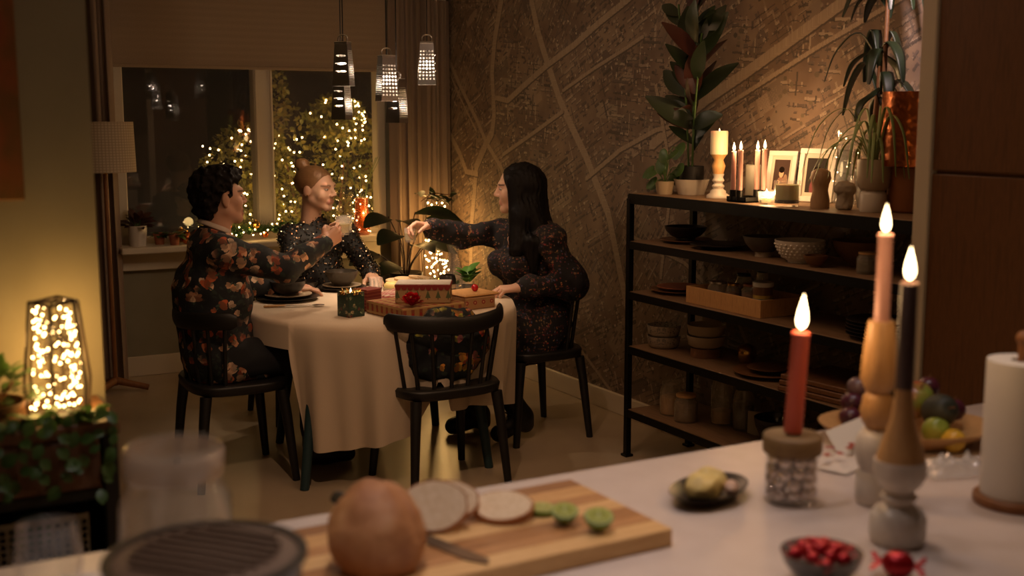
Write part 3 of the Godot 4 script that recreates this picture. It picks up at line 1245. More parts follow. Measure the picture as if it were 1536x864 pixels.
# ---------- people ----------
func head_into(b: MB, xf: Transform3D, skin: Color, lip: Color, brow: Color, feminine: bool, mouth_open := 0.0) -> void:
	var F := Field.new(V(-0.1, -0.2, -0.14), V(0.1, 0.14, 0.14), 0.0042)
	F.ell(V(0, 0.035, -0.015), V(0.074, 0.088, 0.097), 0.02)
	F.ell(V(0, -0.028, 0.028), V(0.060, 0.083, 0.062), 0.03)
	var jw := 0.046 if feminine else 0.054
	F.cap(V(-jw, -0.058, 0.004), V(-0.012, -0.102, 0.064), 0.018, 0.017, 0.025)
	F.cap(V(jw, -0.058, 0.004), V(0.012, -0.102, 0.064), 0.018, 0.017, 0.025)
	F.cap(V(-0.01, -0.104, 0.066), V(0.01, -0.104, 0.066), 0.015, 0.015, 0.015)
	for s: float in [-1.0, 1.0]:
		F.ell(V(s * 0.037, -0.032, 0.056), V(0.024, 0.026, 0.022), 0.02)
		F.ell(V(s * 0.076, -0.008, -0.006), V(0.010, 0.031, 0.019), 0.008, Basis(Vector3.UP, s * -0.35))
	F.cap(V(-0.034, 0.024, 0.079), V(0.034, 0.024, 0.079), 0.013, 0.013, 0.02)
	for s: float in [-1.0, 1.0]:
		F.ell(V(s * 0.033, 0.003, 0.098), V(0.018, 0.011, 0.014), 0.012, Basis(), true)
	F.cap(V(0, 0.014, 0.088), V(0, -0.027, 0.108), 0.007, 0.0105, 0.014)
	for s: float in [-1.0, 1.0]:
		F.ell(V(s * 0.011, -0.033, 0.097), V(0.008, 0.007, 0.009), 0.008)
	F.cap(V(-0.019, -0.063, 0.084), V(0.019, -0.063, 0.084), 0.0065, 0.0065, 0.009)
	F.cap(V(-0.016, -0.0735 - mouth_open, 0.083), V(0.016, -0.0735 - mouth_open, 0.083), 0.0072, 0.0072, 0.009)
	if mouth_open > 0.0:
		F.ell(V(0, -0.068 - mouth_open * 0.5, 0.096), V(0.016, 0.003 + mouth_open * 0.45, 0.016), 0.004, Basis(), true)
	F.cap(V(0, -0.06, -0.022), V(0, -0.19, -0.036), 0.050 if feminine else 0.057, 0.049 if feminine else 0.058, 0.03)
	var keep := b.xf
	b.xf = xf
	var tint := func(p: Vector3) -> Color:
		var c := skin
		if p.z > 0.06 and absf(p.x) < 0.027 and p.y < -0.056 and p.y > -0.083 - mouth_open:
			c = skin.lerp(lip, 0.55)
		if p.z > 0.05 and absf(absf(p.x) - 0.034) < 0.019 and absf(p.y - 0.022 - 0.004 * (1.0 - absf(absf(p.x) - 0.034) / 0.019)) < 0.0045:
			c = skin.lerp(brow, 0.8)
		return c
	F.net(b, tint)
	for s: float in [-1.0, 1.0]:
		b.col = Color(0.36, 0.31, 0.27)
		b.ball(V(s * 0.032, 0.002, 0.0785), V(0.0125, 0.0075, 0.009), 12, 8)
		b.col = Color(0.03, 0.02, 0.015)
		b.ball(V(s * 0.032, 0.002, 0.0855), V(0.005, 0.005, 0.0028), 10, 6)
	b.xf = keep

func hand_into(b: MB, wrist: Vector3, fwd: Vector3, dorsal: Vector3, side: float, curl: Array, skin: Color, thumb_curl := 0.5, spread := 0.0) -> void:
	# local: x along the fingers, y out of the back of the hand, z * side towards the thumb
	var F := Field.new(V(-0.045, -0.11, -0.08), V(0.2, 0.05, 0.1), 0.0036)
	var kn := [V(0.086, 0.0, 0.030), V(0.090, 0.002, 0.010), V(0.086, 0.0, -0.010), V(0.078, -0.003, -0.028)]
	var ln := [[0.041, 0.025, 0.021], [0.046, 0.029, 0.022], [0.042, 0.027, 0.021], [0.033, 0.020, 0.019]]
	F.cap(V(-0.04, 0, 0), V(0.0, 0, 0), 0.026, 0.024, 0.01)
	F.cap(V(-0.035, 0, 0.012), V(0.01, 0, 0.014), 0.02, 0.018, 0.012)
	F.cap(V(-0.035, 0, -0.012), V(0.01, 0, -0.012), 0.02, 0.018, 0.012)
	for k in 4:
		F.cap(V(0.006, -0.004, (kn[k] as Vector3).z * 0.55), kn[k], 0.0155, 0.0108, 0.012)
		var p: Vector3 = kn[k]
		var a := 0.0
		var yaw: float = spread * (1.5 - k) * 0.12
		var rad := 0.0092 if k < 3 else 0.0082
		for j in 3:
			a += deg_to_rad(curl[j] + 5.0 * k)
			var q: Vector3 = p + V(cos(a) * cos(yaw), -sin(a), sin(yaw)) * ln[k][j]
			F.cap(p, q, rad, rad * 0.9, 0.003)
			rad *= 0.92
			p = q
	var tp := V(0.018, -0.010, 0.022)
	var d1 := V(0.62, -0.35, 0.70).normalized()
	var d2 := V(0.9, -0.35 - 0.35 * thumb_curl, 0.35 - 0.4 * thumb_curl).normalized()
	var d3 := V(0.85, -0.35 - 0.6 * thumb_curl, 0.1 - 0.6 * thumb_curl).normalized()
	F.cap(V(0.0, -0.006, 0.01), tp, 0.018, 0.0165, 0.012)
	F.cap(tp, tp + d1 * 0.04, 0.016, 0.0115, 0.01)
	F.cap(tp + d1 * 0.04, tp + d1 * 0.04 + d2 * 0.031, 0.0108, 0.0098, 0.003)
	F.cap(tp + d1 * 0.04 + d2 * 0.031, tp + d1 * 0.04 + d2 * 0.031 + d3 * 0.025, 0.0098, 0.008, 0.003)
	var x := fwd.normalized()
	var y := (dorsal - x * dorsal.dot(x)).normalized()
	var z := x.cross(y) * side
	var keep := b.xf
	b.xf = Transform3D(Basis(x, y, z), wrist)
	b.col = skin
	F.net(b)
	b.xf = keep

func sleeve(F: Field, a: Vector3, e: Vector3, w: Vector3, r0: float, r1: float, r2: float) -> void:
	F.cap(a, e, r0, r1, 0.03)
	F.cap(e, w, r1, r2, 0.02)

func skin_mat() -> StandardMaterial3D:
	if mats.has("skin"):
		return mats.skin
	var m := mat("skin", "#ffffff", 0.5)
	m.vertex_color_use_as_albedo = true
	m.subsurf_scatter_enabled = true
	m.subsurf_scatter_strength = 0.12
	return m

func people() -> void:
	man()
	sequin_woman()
	haired_woman()

func crumple(F: Field, sd: int, amp: float, freq: float) -> void:
	var n := FastNoiseLite.new()
	n.seed = sd
	n.frequency = freq
	n.fractal_octaves = 2
	F.each(func(p: Vector3, o: float) -> float: return o + amp * n.get_noise_3dv(p))

func man() -> void:
	var at := V(1.33, 0, -5.2)
	var t := thing("person", "man in a dark flower-print suit raising a glass across the table", "person", at)
	var skin := Color(0.52, 0.29, 0.19)
	var o := -at
	var sR := V(1.32, 1.045, -5.03) + o
	var eR := V(1.565, 0.965, -4.975) + o
	var wR := V(1.79, 1.055, -5.06) + o
	var sL := V(1.34, 1.045, -5.38) + o
	var eL := V(1.52, 0.835, -5.52) + o
	var wL := V(1.775, 0.792, -5.53) + o
	var hipR := V(1.34, 0.56, -5.10) + o
	var hipL := V(1.34, 0.56, -5.30) + o
	var kR := V(1.74, 0.555, -5.06) + o
	var kL := V(1.76, 0.56, -5.32) + o
	var aR := V(1.74, 0.1, -5.12) + o
	var aL := V(1.80, 0.1, -5.30) + o
	var headc := V(1.355, 1.272, -5.205) + o
	var hx := Transform3D(face_to(V(1, 0.08, -0.10)).scaled(V(1.04, 1.0, 1.04)), headc)
	# body
	var b := MB.new()
	b.col = skin
	var F := Field.new(V(-0.25, 0.02, -0.5), V(0.6, 1.2, 0.35), 0.015)
	F.cap(V(0.0, 0.56, 0), V(-0.02, 0.8, 0), 0.12, 0.115, 0.05)
	F.cap(V(-0.02, 0.8, 0), V(0.0, 0.99, 0), 0.115, 0.11, 0.05)
	F.cap(sR, sL, 0.06, 0.06, 0.06)
	F.cap(V(0.0, 1.0, 0), V(0.01, 1.15, 0), 0.06, 0.05, 0.04)
	sleeve(F, sR, eR, wR, 0.048, 0.04, 0.026)
	sleeve(F, sL, eL, wL, 0.048, 0.04, 0.026)
	for lg: Array in [[hipR, kR, aR], [hipL, kL, aL]]:
		F.cap(lg[0], lg[1], 0.078, 0.055, 0.03)
		F.cap(lg[1], lg[2], 0.052, 0.036, 0.02)
		F.cap(lg[2], lg[2] + V(0.13, -0.05, 0), 0.036, 0.028, 0.02)
	F.net(b)
	head_into(b, hx, skin, Color(0.36, 0.13, 0.10), Color(0.03, 0.02, 0.015), false, 0.008)
	hand_into(b, wR, V(0.86, 0.5, -0.28), V(0.25, 0.05, 1.0), -1.0, [34, 52, 34], skin, 0.9)
	hand_into(b, wL, V(1, -0.02, 0.12), V(0.1, 1, 0.25), 1.0, [18, 26, 16], skin, 0.2)
	put(t, "body", b, skin_mat())
	# trousers
	b = MB.new()
	F = Field.new(V(-0.25, 0.02, -0.3), V(0.65, 0.72, 0.3), 0.015)
	F.cap(V(0.0, 0.56, -0.08), V(0.0, 0.56, 0.08), 0.125, 0.125, 0.05)
	for lg: Array in [[hipR, kR, aR], [hipL, kL, aL]]:
		F.cap(lg[0], lg[1], 0.098, 0.078, 0.03)
		F.cap(lg[1], lg[2] + V(0, 0.02, 0), 0.076, 0.062, 0.02)
	crumple(F, 4, 0.012, 7.0)
	F.net(b)
	put(t, "trousers", b, mat("trouser_cloth", "#15171a", 0.9))
	# shoes
	for a: Vector3 in [aR, aL]:
		b = MB.new()
		F = Field.new(a + V(-0.1, -0.1, -0.08), a + V(0.26, 0.06, 0.08), 0.009)
		F.cap(a + V(-0.02, -0.045, 0), a + V(0.16, -0.06, 0), 0.045, 0.036, 0.03)
		F.cap(a + V(0.0, 0.0, 0), a + V(0.05, -0.05, 0), 0.045, 0.04, 0.03)
		F.each(func(p: Vector3, v: float) -> float: return maxf(v, a.y - 0.1 + 0.003 - p.y))
		F.net(b)
		put(t, "shoe", b, mat("shoe_leather", "#14100d", 0.4))
	# jacket
	b = MB.new()
	F = Field.new(V(-0.28, 0.44, -0.48), V(0.56, 1.2, 0.34), 0.0125)
	F.cap(V(-0.01, 0.56, -0.05), V(-0.02, 0.56, 0.05), 0.15, 0.15, 0.05)
	F.cap(V(-0.02, 0.6, -0.04), V(-0.03, 0.85, -0.05), 0.14, 0.145, 0.06)
	F.cap(V(-0.02, 0.6, 0.04), V(-0.03, 0.85, 0.05), 0.14, 0.145, 0.06)
	F.cap(V(-0.03, 0.85, -0.05), V(-0.01, 0.98, -0.07), 0.145, 0.115, 0.06)
	F.cap(V(-0.03, 0.85, 0.05), V(-0.01, 0.98, 0.07), 0.145, 0.115, 0.06)
	F.cap(sR + V(-0.01, 0, 0), sL + V(-0.01, 0, 0), 0.078, 0.078, 0.06)
	F.cap(V(-0.04, 1.06, 0), V(-0.02, 1.115, 0), 0.085, 0.066, 0.04)
	F.cap(V(0.02, 0.53, 0.09), V(0.13, 0.515, 0.11), 0.10, 0.07, 0.05)
	sleeve(F, sR, eR, wR.lerp(eR, 0.04), 0.078, 0.066, 0.048)
	sleeve(F, sL, eL, wL.lerp(eL, 0.1), 0.078, 0.066, 0.048)
	crumple(F, 8, 0.017, 6.0)
	F.each(func(p: Vector3, v: float) -> float: return maxf(v, maxf(0.462 - p.y, (p.y - 1.135 - clampf((-0.02 - p.x) * 0.35, -0.05, 0.05)) if p.x < 0.11 else -1.0)))
	F.net(b)
	put(t, "jacket", b, suit_mat("suit_print", 17, ["#dcb898", "#c68c66", "#b4562e", "#d0a27a", "#983c22", "#e0c4a6"], 92))
	# shirt collar and cuffs
	b = MB.new()
	var ring := []
	for k in 13:
		var a := TAU * k / 12.0
		ring.append(V(-0.008 + 0.066 * cos(a), 1.145 - 0.028 * cos(a), 0.066 * sin(a)))
	b.tube(ring, 0.010, 8, false, Vector2(0.6, 1.3))
	var fd := (wR - eR).normalized()
	b.tube([wR - fd * 0.012, wR + fd * 0.012], [0.036, 0.034], 16)
	put(t, "shirt_collar", b, mat("shirt_white", "#b9aa9c", 0.85))
	# hair
	b = MB.new()
	F = Field.new(V(-0.14, -0.12, -0.17), V(0.14, 0.19, 0.14), 0.0055)
	F.ell(V(0, 0.05, -0.028), V(0.088, 0.092, 0.105), 0.02)
	F.ell(V(0, 0.098, 0.02), V(0.075, 0.042, 0.082), 0.03)
	F.ell(V(0, -0.02, -0.07), V(0.074, 0.075, 0.055), 0.03)
	var cn := FastNoiseLite.new()
	cn.seed = 2
	cn.frequency = 26.0
	cn.fractal_octaves = 2
	F.each(func(p: Vector3, v: float) -> float:
		var q := v + 0.017 * cn.get_noise_3dv(p)
		var front := p.z - 0.072 - maxf(0.0, (p.y - 0.07)) * 1.5
		var low := minf(-0.005 - p.y, p.z + 0.022) if p.z < 0.03 else 0.045 - p.y
		return maxf(q, maxf(front, low)))
	b.xf = hx
	F.net(b)
	put(t, "hair", b, dull(mat("hair_dark", "#120c09", 0.7)))

func sequin_woman() -> void:
	var at := V(2.07, 0, -6.03)
	var t := thing("person", "woman with a blonde bun in a sparkling sequin top by the window", "person", at)
	var skin := Color(0.60, 0.36, 0.24)
	var o := -at
	var sR := V(1.935, 1.0, -6.02) + o
	var eR := V(1.86, 0.80, -5.82) + o
	var wR := V(1.995, 1.0, -5.67) + o
	var sL := V(2.245, 0.995, -6.02) + o
	var eL := V(2.345, 0.795, -5.93) + o
	var wL := V(2.29, 0.792, -5.755) + o
	var headc := V(2.078, 1.248, -6.0) + o
	var hx := Transform3D(face_to(V(0.62, -0.03, 0.78)).scaled(V(1.07, 0.94, 1.05)), headc)
	var b := MB.new()
	b.col = skin
	var F := Field.new(V(-0.34, 0.02, -0.22), V(0.42, 1.16, 0.6), 0.015)
	var legs := [[V(-0.09, 0.55, 0), V(-0.1, 0.55, 0.42), V(-0.1, 0.1, 0.42)], [V(0.09, 0.55, 0), V(0.11, 0.55, 0.42), V(0.14, 0.1, 0.40)]]
	F.cap(V(0, 0.56, 0), V(0, 0.78, 0), 0.1, 0.09, 0.05)
	F.cap(V(0, 0.78, 0), V(0, 0.95, 0), 0.09, 0.09, 0.05)
	F.cap(sR, sL, 0.045, 0.045, 0.06)
	F.cap(V(0, 0.95, 0), V(0.0, 1.12, 0), 0.055, 0.045, 0.04)
	sleeve(F, sR, eR, wR, 0.038, 0.032, 0.022)
	sleeve(F, sL, eL, wL, 0.038, 0.032, 0.022)
	for lg: Array in legs:
		F.cap(lg[0], lg[1], 0.07, 0.05, 0.03)
		F.cap(lg[1], lg[2], 0.048, 0.034, 0.02)
		F.cap(lg[2], lg[2] + V(0, -0.06, 0.12), 0.034, 0.028, 0.02)
	F.net(b)
	head_into(b, hx, skin, Color(0.42, 0.14, 0.12), Color(0.16, 0.09, 0.05), true)
	hand_into(b, wR, V(0.55, 0.72, 0.42), V(-0.75, 0.25, 0.55), -1.0, [30, 44, 28], skin, 0.8)
	hand_into(b, wL, V(-0.12, -0.02, 1), V(0.1, 1, 0.1), 1.0, [14, 22, 14], skin, 0.2, 0.5)
	put(t, "body", b, skin_mat())
	# top with sequins
	b = MB.new()
	F = Field.new(V(-0.34, 0.5, -0.22), V(0.42, 1.16, 0.4), 0.0125)
	F.cap(V(0, 0.56, 0), V(0, 0.76, 0), 0.13, 0.115, 0.05)
	F.cap(V(-0.04, 0.8, 0.01), V(-0.06, 0.93, 0.02), 0.1, 0.085, 0.06)
	F.cap(V(0.04, 0.8, 0.01), V(0.06, 0.93, 0.02), 0.1, 0.085, 0.06)
	F.cap(sR, sL, 0.06, 0.06, 0.05)
	F.cap(V(0, 0.98, 0), V(0.0, 1.085, -0.005), 0.075, 0.057, 0.04)
	sleeve(F, sR, eR, wR.lerp(eR, 0.34), 0.056, 0.05, 0.042)
	sleeve(F, sL, eL, wL.lerp(eL, 0.12), 0.056, 0.05, 0.04)
	crumple(F, 5, 0.012, 8.0)
	F.net(b)
	put(t, "top", b, mat("sequin_base", "#141210", 0.7))
	var disc := MB.new()
	disc.lathe([Vector2(0, 0.0), Vector2(0.0042, 0.0), Vector2(0.0042, 0.0006), Vector2(0, 0.0006)], 8)
	var xs := []
	var cols := []
	for k in 5200:
		var i := rng.randi() % b.v.size()
		var nn := b.n[i]
		var d := (nn + rnd_dir() * 0.75).normalized()
		xs.append(Transform3D(bas(d.cross(V(0.3, 0.2, 0.9)), d), b.v[i] + nn * 0.0025 + rnd_dir() * 0.006))
		cols.append([Color(0.06, 0.05, 0.04), Color(0.45, 0.28, 0.16), Color(0.08, 0.1, 0.09), Color(0.85, 0.68, 0.5), Color(0.06, 0.06, 0.07)][rng.randi() % 5])
	var sm := mat("sequin", "#ffffff", 0.27, 1.0)
	sm.vertex_color_use_as_albedo = true
	scatter(t, "sequins", disc.mesh(), sm, xs, cols)
	# skirt and shoes
	b = MB.new()
	F = Field.new(V(-0.3, 0.02, -0.25), V(0.34, 0.74, 0.62), 0.016)
	F.cap(V(-0.06, 0.56, 0), V(0.06, 0.56, 0), 0.125, 0.125, 0.05)
	for lg: Array in legs:
		F.cap(lg[0], lg[1], 0.095, 0.075, 0.06)
		F.cap(lg[1], lg[2] + V(0, 0.02, 0), 0.07, 0.05, 0.03)
	F.net(b)
	put(t, "trousers", b, mat("trouser_cloth", "#15171a", 0.9))
	for lg: Array in legs:
		var a: Vector3 = lg[2]
		b = MB.new()
		F = Field.new(a + V(-0.08, -0.1, -0.1), a + V(0.08, 0.06, 0.24), 0.01)
		F.cap(a + V(0, -0.045, -0.02), a + V(0, -0.062, 0.15), 0.04, 0.033, 0.03)
		F.cap(a, a + V(0, -0.05, 0.05), 0.04, 0.036, 0.03)
		F.each(func(p: Vector3, v: float) -> float: return maxf(v, a.y - 0.1 + 0.003 - p.y))
		F.net(b)
		put(t, "shoe", b, mat("shoe_leather", "#14100d", 0.4))
	# hair pulled back, with a bun
	b = MB.new()
	F = Field.new(V(-0.12, -0.12, -0.17), V(0.12, 0.2, 0.13), 0.005)
	F.ell(V(0, 0.04, -0.02), V(0.080, 0.093, 0.101), 0.02)
	F.ell(V(0.0, 0.135, -0.085), V(0.038, 0.036, 0.038), 0.008)
	var cn := FastNoiseLite.new()
	cn.seed = 5
	cn.frequency = 40.0
	F.each(func(p: Vector3, v: float) -> float:
		var q := v + 0.0012 * sin(atan2(p.x, p.y - 0.02) * 60.0) + 0.002 * cn.get_noise_3dv(p)
		var zf := 0.07
		if p.y < -0.03:
			zf = lerpf(-0.035, -0.018, (p.y + 0.09) / 0.06)
		elif p.y < 0.02:
			zf = lerpf(-0.018, 0.03, (p.y + 0.03) / 0.05)
		elif p.y < 0.075:
			zf = lerpf(0.03, 0.062, (p.y - 0.02) / 0.055)
		elif p.y < 0.1:
			zf = lerpf(0.062, 0.09, (p.y - 0.075) / 0.025)
		return maxf(q, maxf(p.z - zf, -0.088 - p.y)))
	b.xf = hx
	F.net(b)
	put(t, "hair", b, mat("hair_blonde", "#805c38", 0.5))
	b = MB.new()
	b.xf = hx
	for s: float in [-1.0, 1.0]:
		b.ball(V(s * 0.081, -0.032, 0.0), V(0.004, 0.004, 0.004), 8, 6)
	put(t, "earring", b, mats.gold)

func haired_woman() -> void:
	var at := V(2.92, 0, -5.19)
	var t := thing("person", "woman with long black hair in a dark dotted dress reaching out her glass", "person", at)
	var skin := Color(0.62, 0.37, 0.26)
	var o := -at
	var sL := V(2.945, 1.015, -5.01) + o
	var eL := V(3.03, 0.80, -4.93) + o
	var wL := V(2.765, 0.795, -5.0) + o
	var sR := V(2.87, 1.03, -5.37) + o
	var eR := V(2.63, 1.02, -5.39) + o
	var wR := V(2.445, 1.082, -5.36) + o
	var headc := V(2.862, 1.268, -5.2) + o
	var hx := Transform3D(face_to(V(-0.86, -0.02, -0.5)).scaled(Vector3.ONE * 1.0), headc)
	var legs := [[V(-0.02, 0.56, 0.1), V(-0.40, 0.555, 0.1), V(-0.10, 0.13, 0.11)], [V(-0.02, 0.56, -0.1), V(-0.42, 0.56, -0.13), V(-0.22, 0.1, -0.14)]]
	var b := MB.new()
	b.col = skin
	var F := Field.new(V(-0.62, 0.02, -0.36), V(0.3, 1.18, 0.36), 0.015)
	F.cap(V(0.02, 0.56, 0), V(0.03, 0.8, 0), 0.12, 0.11, 0.05)
	F.cap(V(0.03, 0.8, 0), V(0.0, 0.98, 0), 0.11, 0.1, 0.05)
	F.cap(sR, sL, 0.05, 0.05, 0.06)
	F.cap(V(-0.01, 0.98, 0), V(-0.04, 1.14, 0), 0.055, 0.047, 0.04)
	sleeve(F, sR, eR, wR, 0.045, 0.038, 0.026)
	sleeve(F, sL, eL, wL, 0.045, 0.038, 0.026)
	for lg: Array in legs:
		F.cap(lg[0], lg[1], 0.078, 0.058, 0.03)
		F.cap(lg[1], lg[2], 0.052, 0.038, 0.02)
	F.net(b)
	head_into(b, hx, skin, Color(0.42, 0.16, 0.13), Color(0.03, 0.02, 0.02), true)
	hand_into(b, wR, V(-1, 0.12, 0.05), V(-0.1, 0.9, -0.45), -1.0, [34, 50, 30], skin, 0.7)
	hand_into(b, wL, V(-1, -0.06, -0.25), V(0.0, 1, 0.15), 1.0, [26, 30, 18], skin, 0.3)
	put(t, "body", b, skin_mat())
	# dress
	b = MB.new()
	F = Field.new(V(-0.62, 0.3, -0.4), V(0.34, 1.18, 0.4), 0.0125)
	F.cap(V(0.04, 0.57, -0.06), V(0.04, 0.57, 0.06), 0.165, 0.165, 0.06)
	F.cap(V(0.05, 0.6, -0.02), V(0.06, 0.88, -0.02), 0.15, 0.14, 0.06)
	F.cap(V(0.05, 0.6, 0.02), V(0.06, 0.88, 0.02), 0.15, 0.14, 0.06)
	F.ell(V(-0.10, 0.885, 0.07), V(0.09, 0.08, 0.08), 0.06)
	F.ell(V(-0.10, 0.885, -0.07), V(0.09, 0.08, 0.08), 0.06)
	F.cap(V(0.05, 0.88, 0.04), V(0.04, 1.0, 0.06), 0.14, 0.1, 0.06)
	F.cap(V(0.05, 0.88, -0.04), V(0.02, 1.0, -0.06), 0.14, 0.1, 0.06)
	F.cap(sR, sL, 0.07, 0.075, 0.06)
	F.cap(V(0.0, 1.05, 0), V(-0.03, 1.1, 0), 0.07, 0.058, 0.04)
	sleeve(F, sR, eR, wR.lerp(eR, 0.12), 0.066, 0.062, 0.055)
	sleeve(F, sL, eL, wL.lerp(eL, 0.14), 0.08, 0.072, 0.052)
	F.ell(eL + V(-0.01, 0.03, 0.0), V(0.07, 0.08, 0.065), 0.04)
	for lg: Array in legs:
		F.cap(lg[0], lg[1], 0.115, 0.09, 0.05)
	F.cap(V(0.02, 0.5, 0.12), V(-0.16, 0.42, 0.13), 0.1, 0.06, 0.06)
	crumple(F, 12, 0.02, 7.5)
	F.each(func(p: Vector3, v: float) -> float: return maxf(v, maxf(p.y - 1.125, 0.468 - p.y if p.z > -0.24 and p.z < 0.15 and p.x > -0.2 and p.x < 0.27 else 0.34 - p.y)))
	F.net(b)
	var dm := mat("dress_print", "#ffffff", 0.85)
	tri_map(dm, blossom_tex(23, "#100e12", ["#b83a30", "#d07434", "#5a70b0", "#bc9c58", "#9c4056", "#d8aa70"], "#22222e", 380, 4.5, 8.5), V(2.2, 2.2, 2.2))
	put(t, "dress", b, dm)
	# boots
	for lg: Array in legs:
		var a: Vector3 = lg[2]
		var k: Vector3 = lg[1]
		var up := (k - a).normalized()
		var toe := V(-0.15, -0.055, 0.02) if a.x < -0.15 else V(-0.13, -0.085, 0.01)
		b = MB.new()
		F = Field.new(a + V(-0.24, -0.14, -0.12), a + V(0.16, 0.3, 0.12), 0.01)
		F.cap(a + up * 0.26, a, 0.06, 0.054, 0.03)
		F.cap(a + V(0, -0.03, 0), a + toe, 0.05, 0.045, 0.03)
		F.cap(a + V(0.03, -0.06, 0), a + V(0.02, -0.02, 0), 0.042, 0.045, 0.03)
		F.each(func(p: Vector3, v: float) -> float: return maxf(v, 0.004 - p.y))
		F.net(b)
		var bt := put(t, "boot", b, mat("boot_leather", "#0d0b0a", 0.5))
		b = MB.new()
		for s in 5:
			b.box(a + toe * 0.45 + V(0.0, 0.05, 0) + (up * 0.035 * s) + V(-0.02, 0, 0), V(0.012, 0.006, 0.05), 0.002)
		put(bt, "laces", b, mats.black)
	b = MB.new()
	F = Field.new(V(-0.62, 0.08, -0.3), V(0.1, 0.7, 0.3), 0.014)
	for lg: Array in legs:
		F.cap(lg[0], lg[1], 0.085, 0.066, 0.03)
		F.cap(lg[1], lg[2] + (lg[1] - lg[2]).normalized() * 0.1, 0.062, 0.05, 0.02)
	F.net(b)
	put(t, "tights", b, mat("tights", "#0c0b0c", 0.85))
	# long hair
	b = MB.new()
	F = Field.new(V(-0.26, 0.68, -0.28), V(0.24, 1.44, 0.3), 0.0095)
	var fz := hx.basis.z
	var rt := hx.basis.x
	var c := headc
	F.ell(c + V(0, 0.045, 0) - fz * 0.028, V(0.088, 0.092, 0.107), 0.03, hx.basis.orthonormalized())
	F.cap(c - fz * 0.06, c + V(0.11, -0.22, 0.0), 0.088, 0.085, 0.05)
	F.cap(c + V(0.11, -0.22, 0.0), c + V(0.12, -0.36, 0.01), 0.085, 0.05, 0.05)
	# the side seen from the kitchen
	for s: float in [-1.0, 1.0]:
		F.cap(c + rt * 0.07 * s + fz * 0.03 + V(0, 0.05, 0), c + rt * 0.085 * s + V(0.02, -0.13, 0), 0.03, 0.045, 0.04)
		F.cap(c + rt * 0.085 * s + V(0.02, -0.13, 0), c + rt * 0.13 * s + V(0.0, -0.3, 0.0), 0.052, 0.04, 0.04)
	F.cap(c + V(0.03, -0.1, 0.08), c + V(0.07, -0.25, 0.13), 0.06, 0.06, 0.05)
	F.cap(c + V(0.0, -0.26, 0.17), c + V(-0.005, -0.40, 0.185), 0.045, 0.02, 0.03)
	var cn := FastNoiseLite.new()
	cn.seed = 6
	cn.frequency = 5.0
	F.each(func(p: Vector3, v: float) -> float:
		var q := p - c
		var l := hx.affine_inverse() * p
		var w := v + 0.0035 * sin(atan2(q.z, q.x) * 40.0 + 6.0 * cn.get_noise_3dv(p)) + 0.008 * cn.get_noise_3dv(p * V(2, 0.4, 2))
		if l.y > -0.14 and l.y < 0.065:
			w = maxf(w, l.z - 0.045 - maxf(0.0, l.y) * 0.35)
		return w)
	F.net(b)
	put(t, "hair", b, dull(mat("hair_black", "#0a0707", 0.55)))

func dull(m: StandardMaterial3D) -> StandardMaterial3D:
	m.metallic_specular = 0.3
	return m

# ---------- small builders ----------
func flame(parent: Node3D, at: Vector3, hh: float, energy: float, pointed := 1.0) -> void:
	var b := MB.new()
	var r := hh * 0.17
	b.lathe([Vector2(0.0004, 0), Vector2(r * 0.75, hh * 0.10), Vector2(r, hh * 0.26), Vector2(r * 0.82, hh * 0.5), Vector2(r * 0.4, hh * 0.78 * pointed), Vector2(0.0003, hh)], 12)
	var o := put(parent, "flame", b, mats.flame)
	o.position = at
	omni(parent, at + V(0, hh * 0.4, 0), Color(1.0, 0.78, 0.54), energy * 0.45, 0.012)

func taper(label: String, at: Vector3, hh: float, r: float, m: Material, fh: float, energy: float, group := "") -> Node3D:
	var t := thing("taper_candle", label, "candle", at, 0, group)
	var b := MB.new()
	b.lathe([Vector2(0, 0), Vector2(r * 1.03, 0), Vector2(r, hh * 0.5), Vector2(r * 0.96, hh - 0.006), Vector2(r * 1.08, hh - 0.003), Vector2(r * 0.9, hh), Vector2(r * 0.4, hh - 0.003), Vector2(0, hh - 0.003)], 18)
	put(t, "wax", b, m)
	b = MB.new()
	b.tube([V(0, hh - 0.004, 0), V(0.001, hh + fh * 0.15, 0)], 0.0012, 6)
	put(t, "wick", b, mats.wick)
	if fh > 0.0:
		flame(t, V(0, hh + fh * 0.06, 0), fh, energy)
	return t

func turned(called: String, label: String, cat: String, at: Vector3, parts: Array, group := "") -> Node3D:
	# parts: [name, material, profile]
	var t := thing(called, label, cat, at, 0, group)
	for p: Array in parts:
		var b := MB.new()
		b.lathe(p[2], 32)
		put(t, p[0], b, p[1])
	return t

func P2(list: Array) -> Array:
	var out := []
	for k in range(0, list.size(), 2):
		out.append(Vector2(list[k], list[k + 1]))
	return out

func bowl_profile(r: float, hh: float, foot: float) -> Array:
	return P2([0, 0, foot, 0, foot, 0.006, r * 0.72, hh * 0.3, r * 0.93, hh * 0.68, r, hh, r - 0.005, hh, r * 0.9, hh * 0.66, r * 0.66, hh * 0.32, 0, 0.012])

func plate_profile(r: float, hh: float) -> Array:
	return P2([0, 0, r * 0.55, 0, r * 0.62, hh * 0.4, r, hh, r, hh + 0.003, r * 0.6, hh * 0.45 + 0.003, 0, 0.005])

func bowl(label: String, at: Vector3, r: float, hh: float, m: Material, cat := "bowl", group := "") -> Node3D:
	return turned("bowl", label, cat, at, [["vessel", m, bowl_profile(r, hh, r * 0.45)]], group)

func plate(label: String, at: Vector3, r: float, m: Material, hh := 0.018, group := "") -> Node3D:
	return turned("plate", label, "plate", at, [["dish", m, plate_profile(r, hh)]], group)

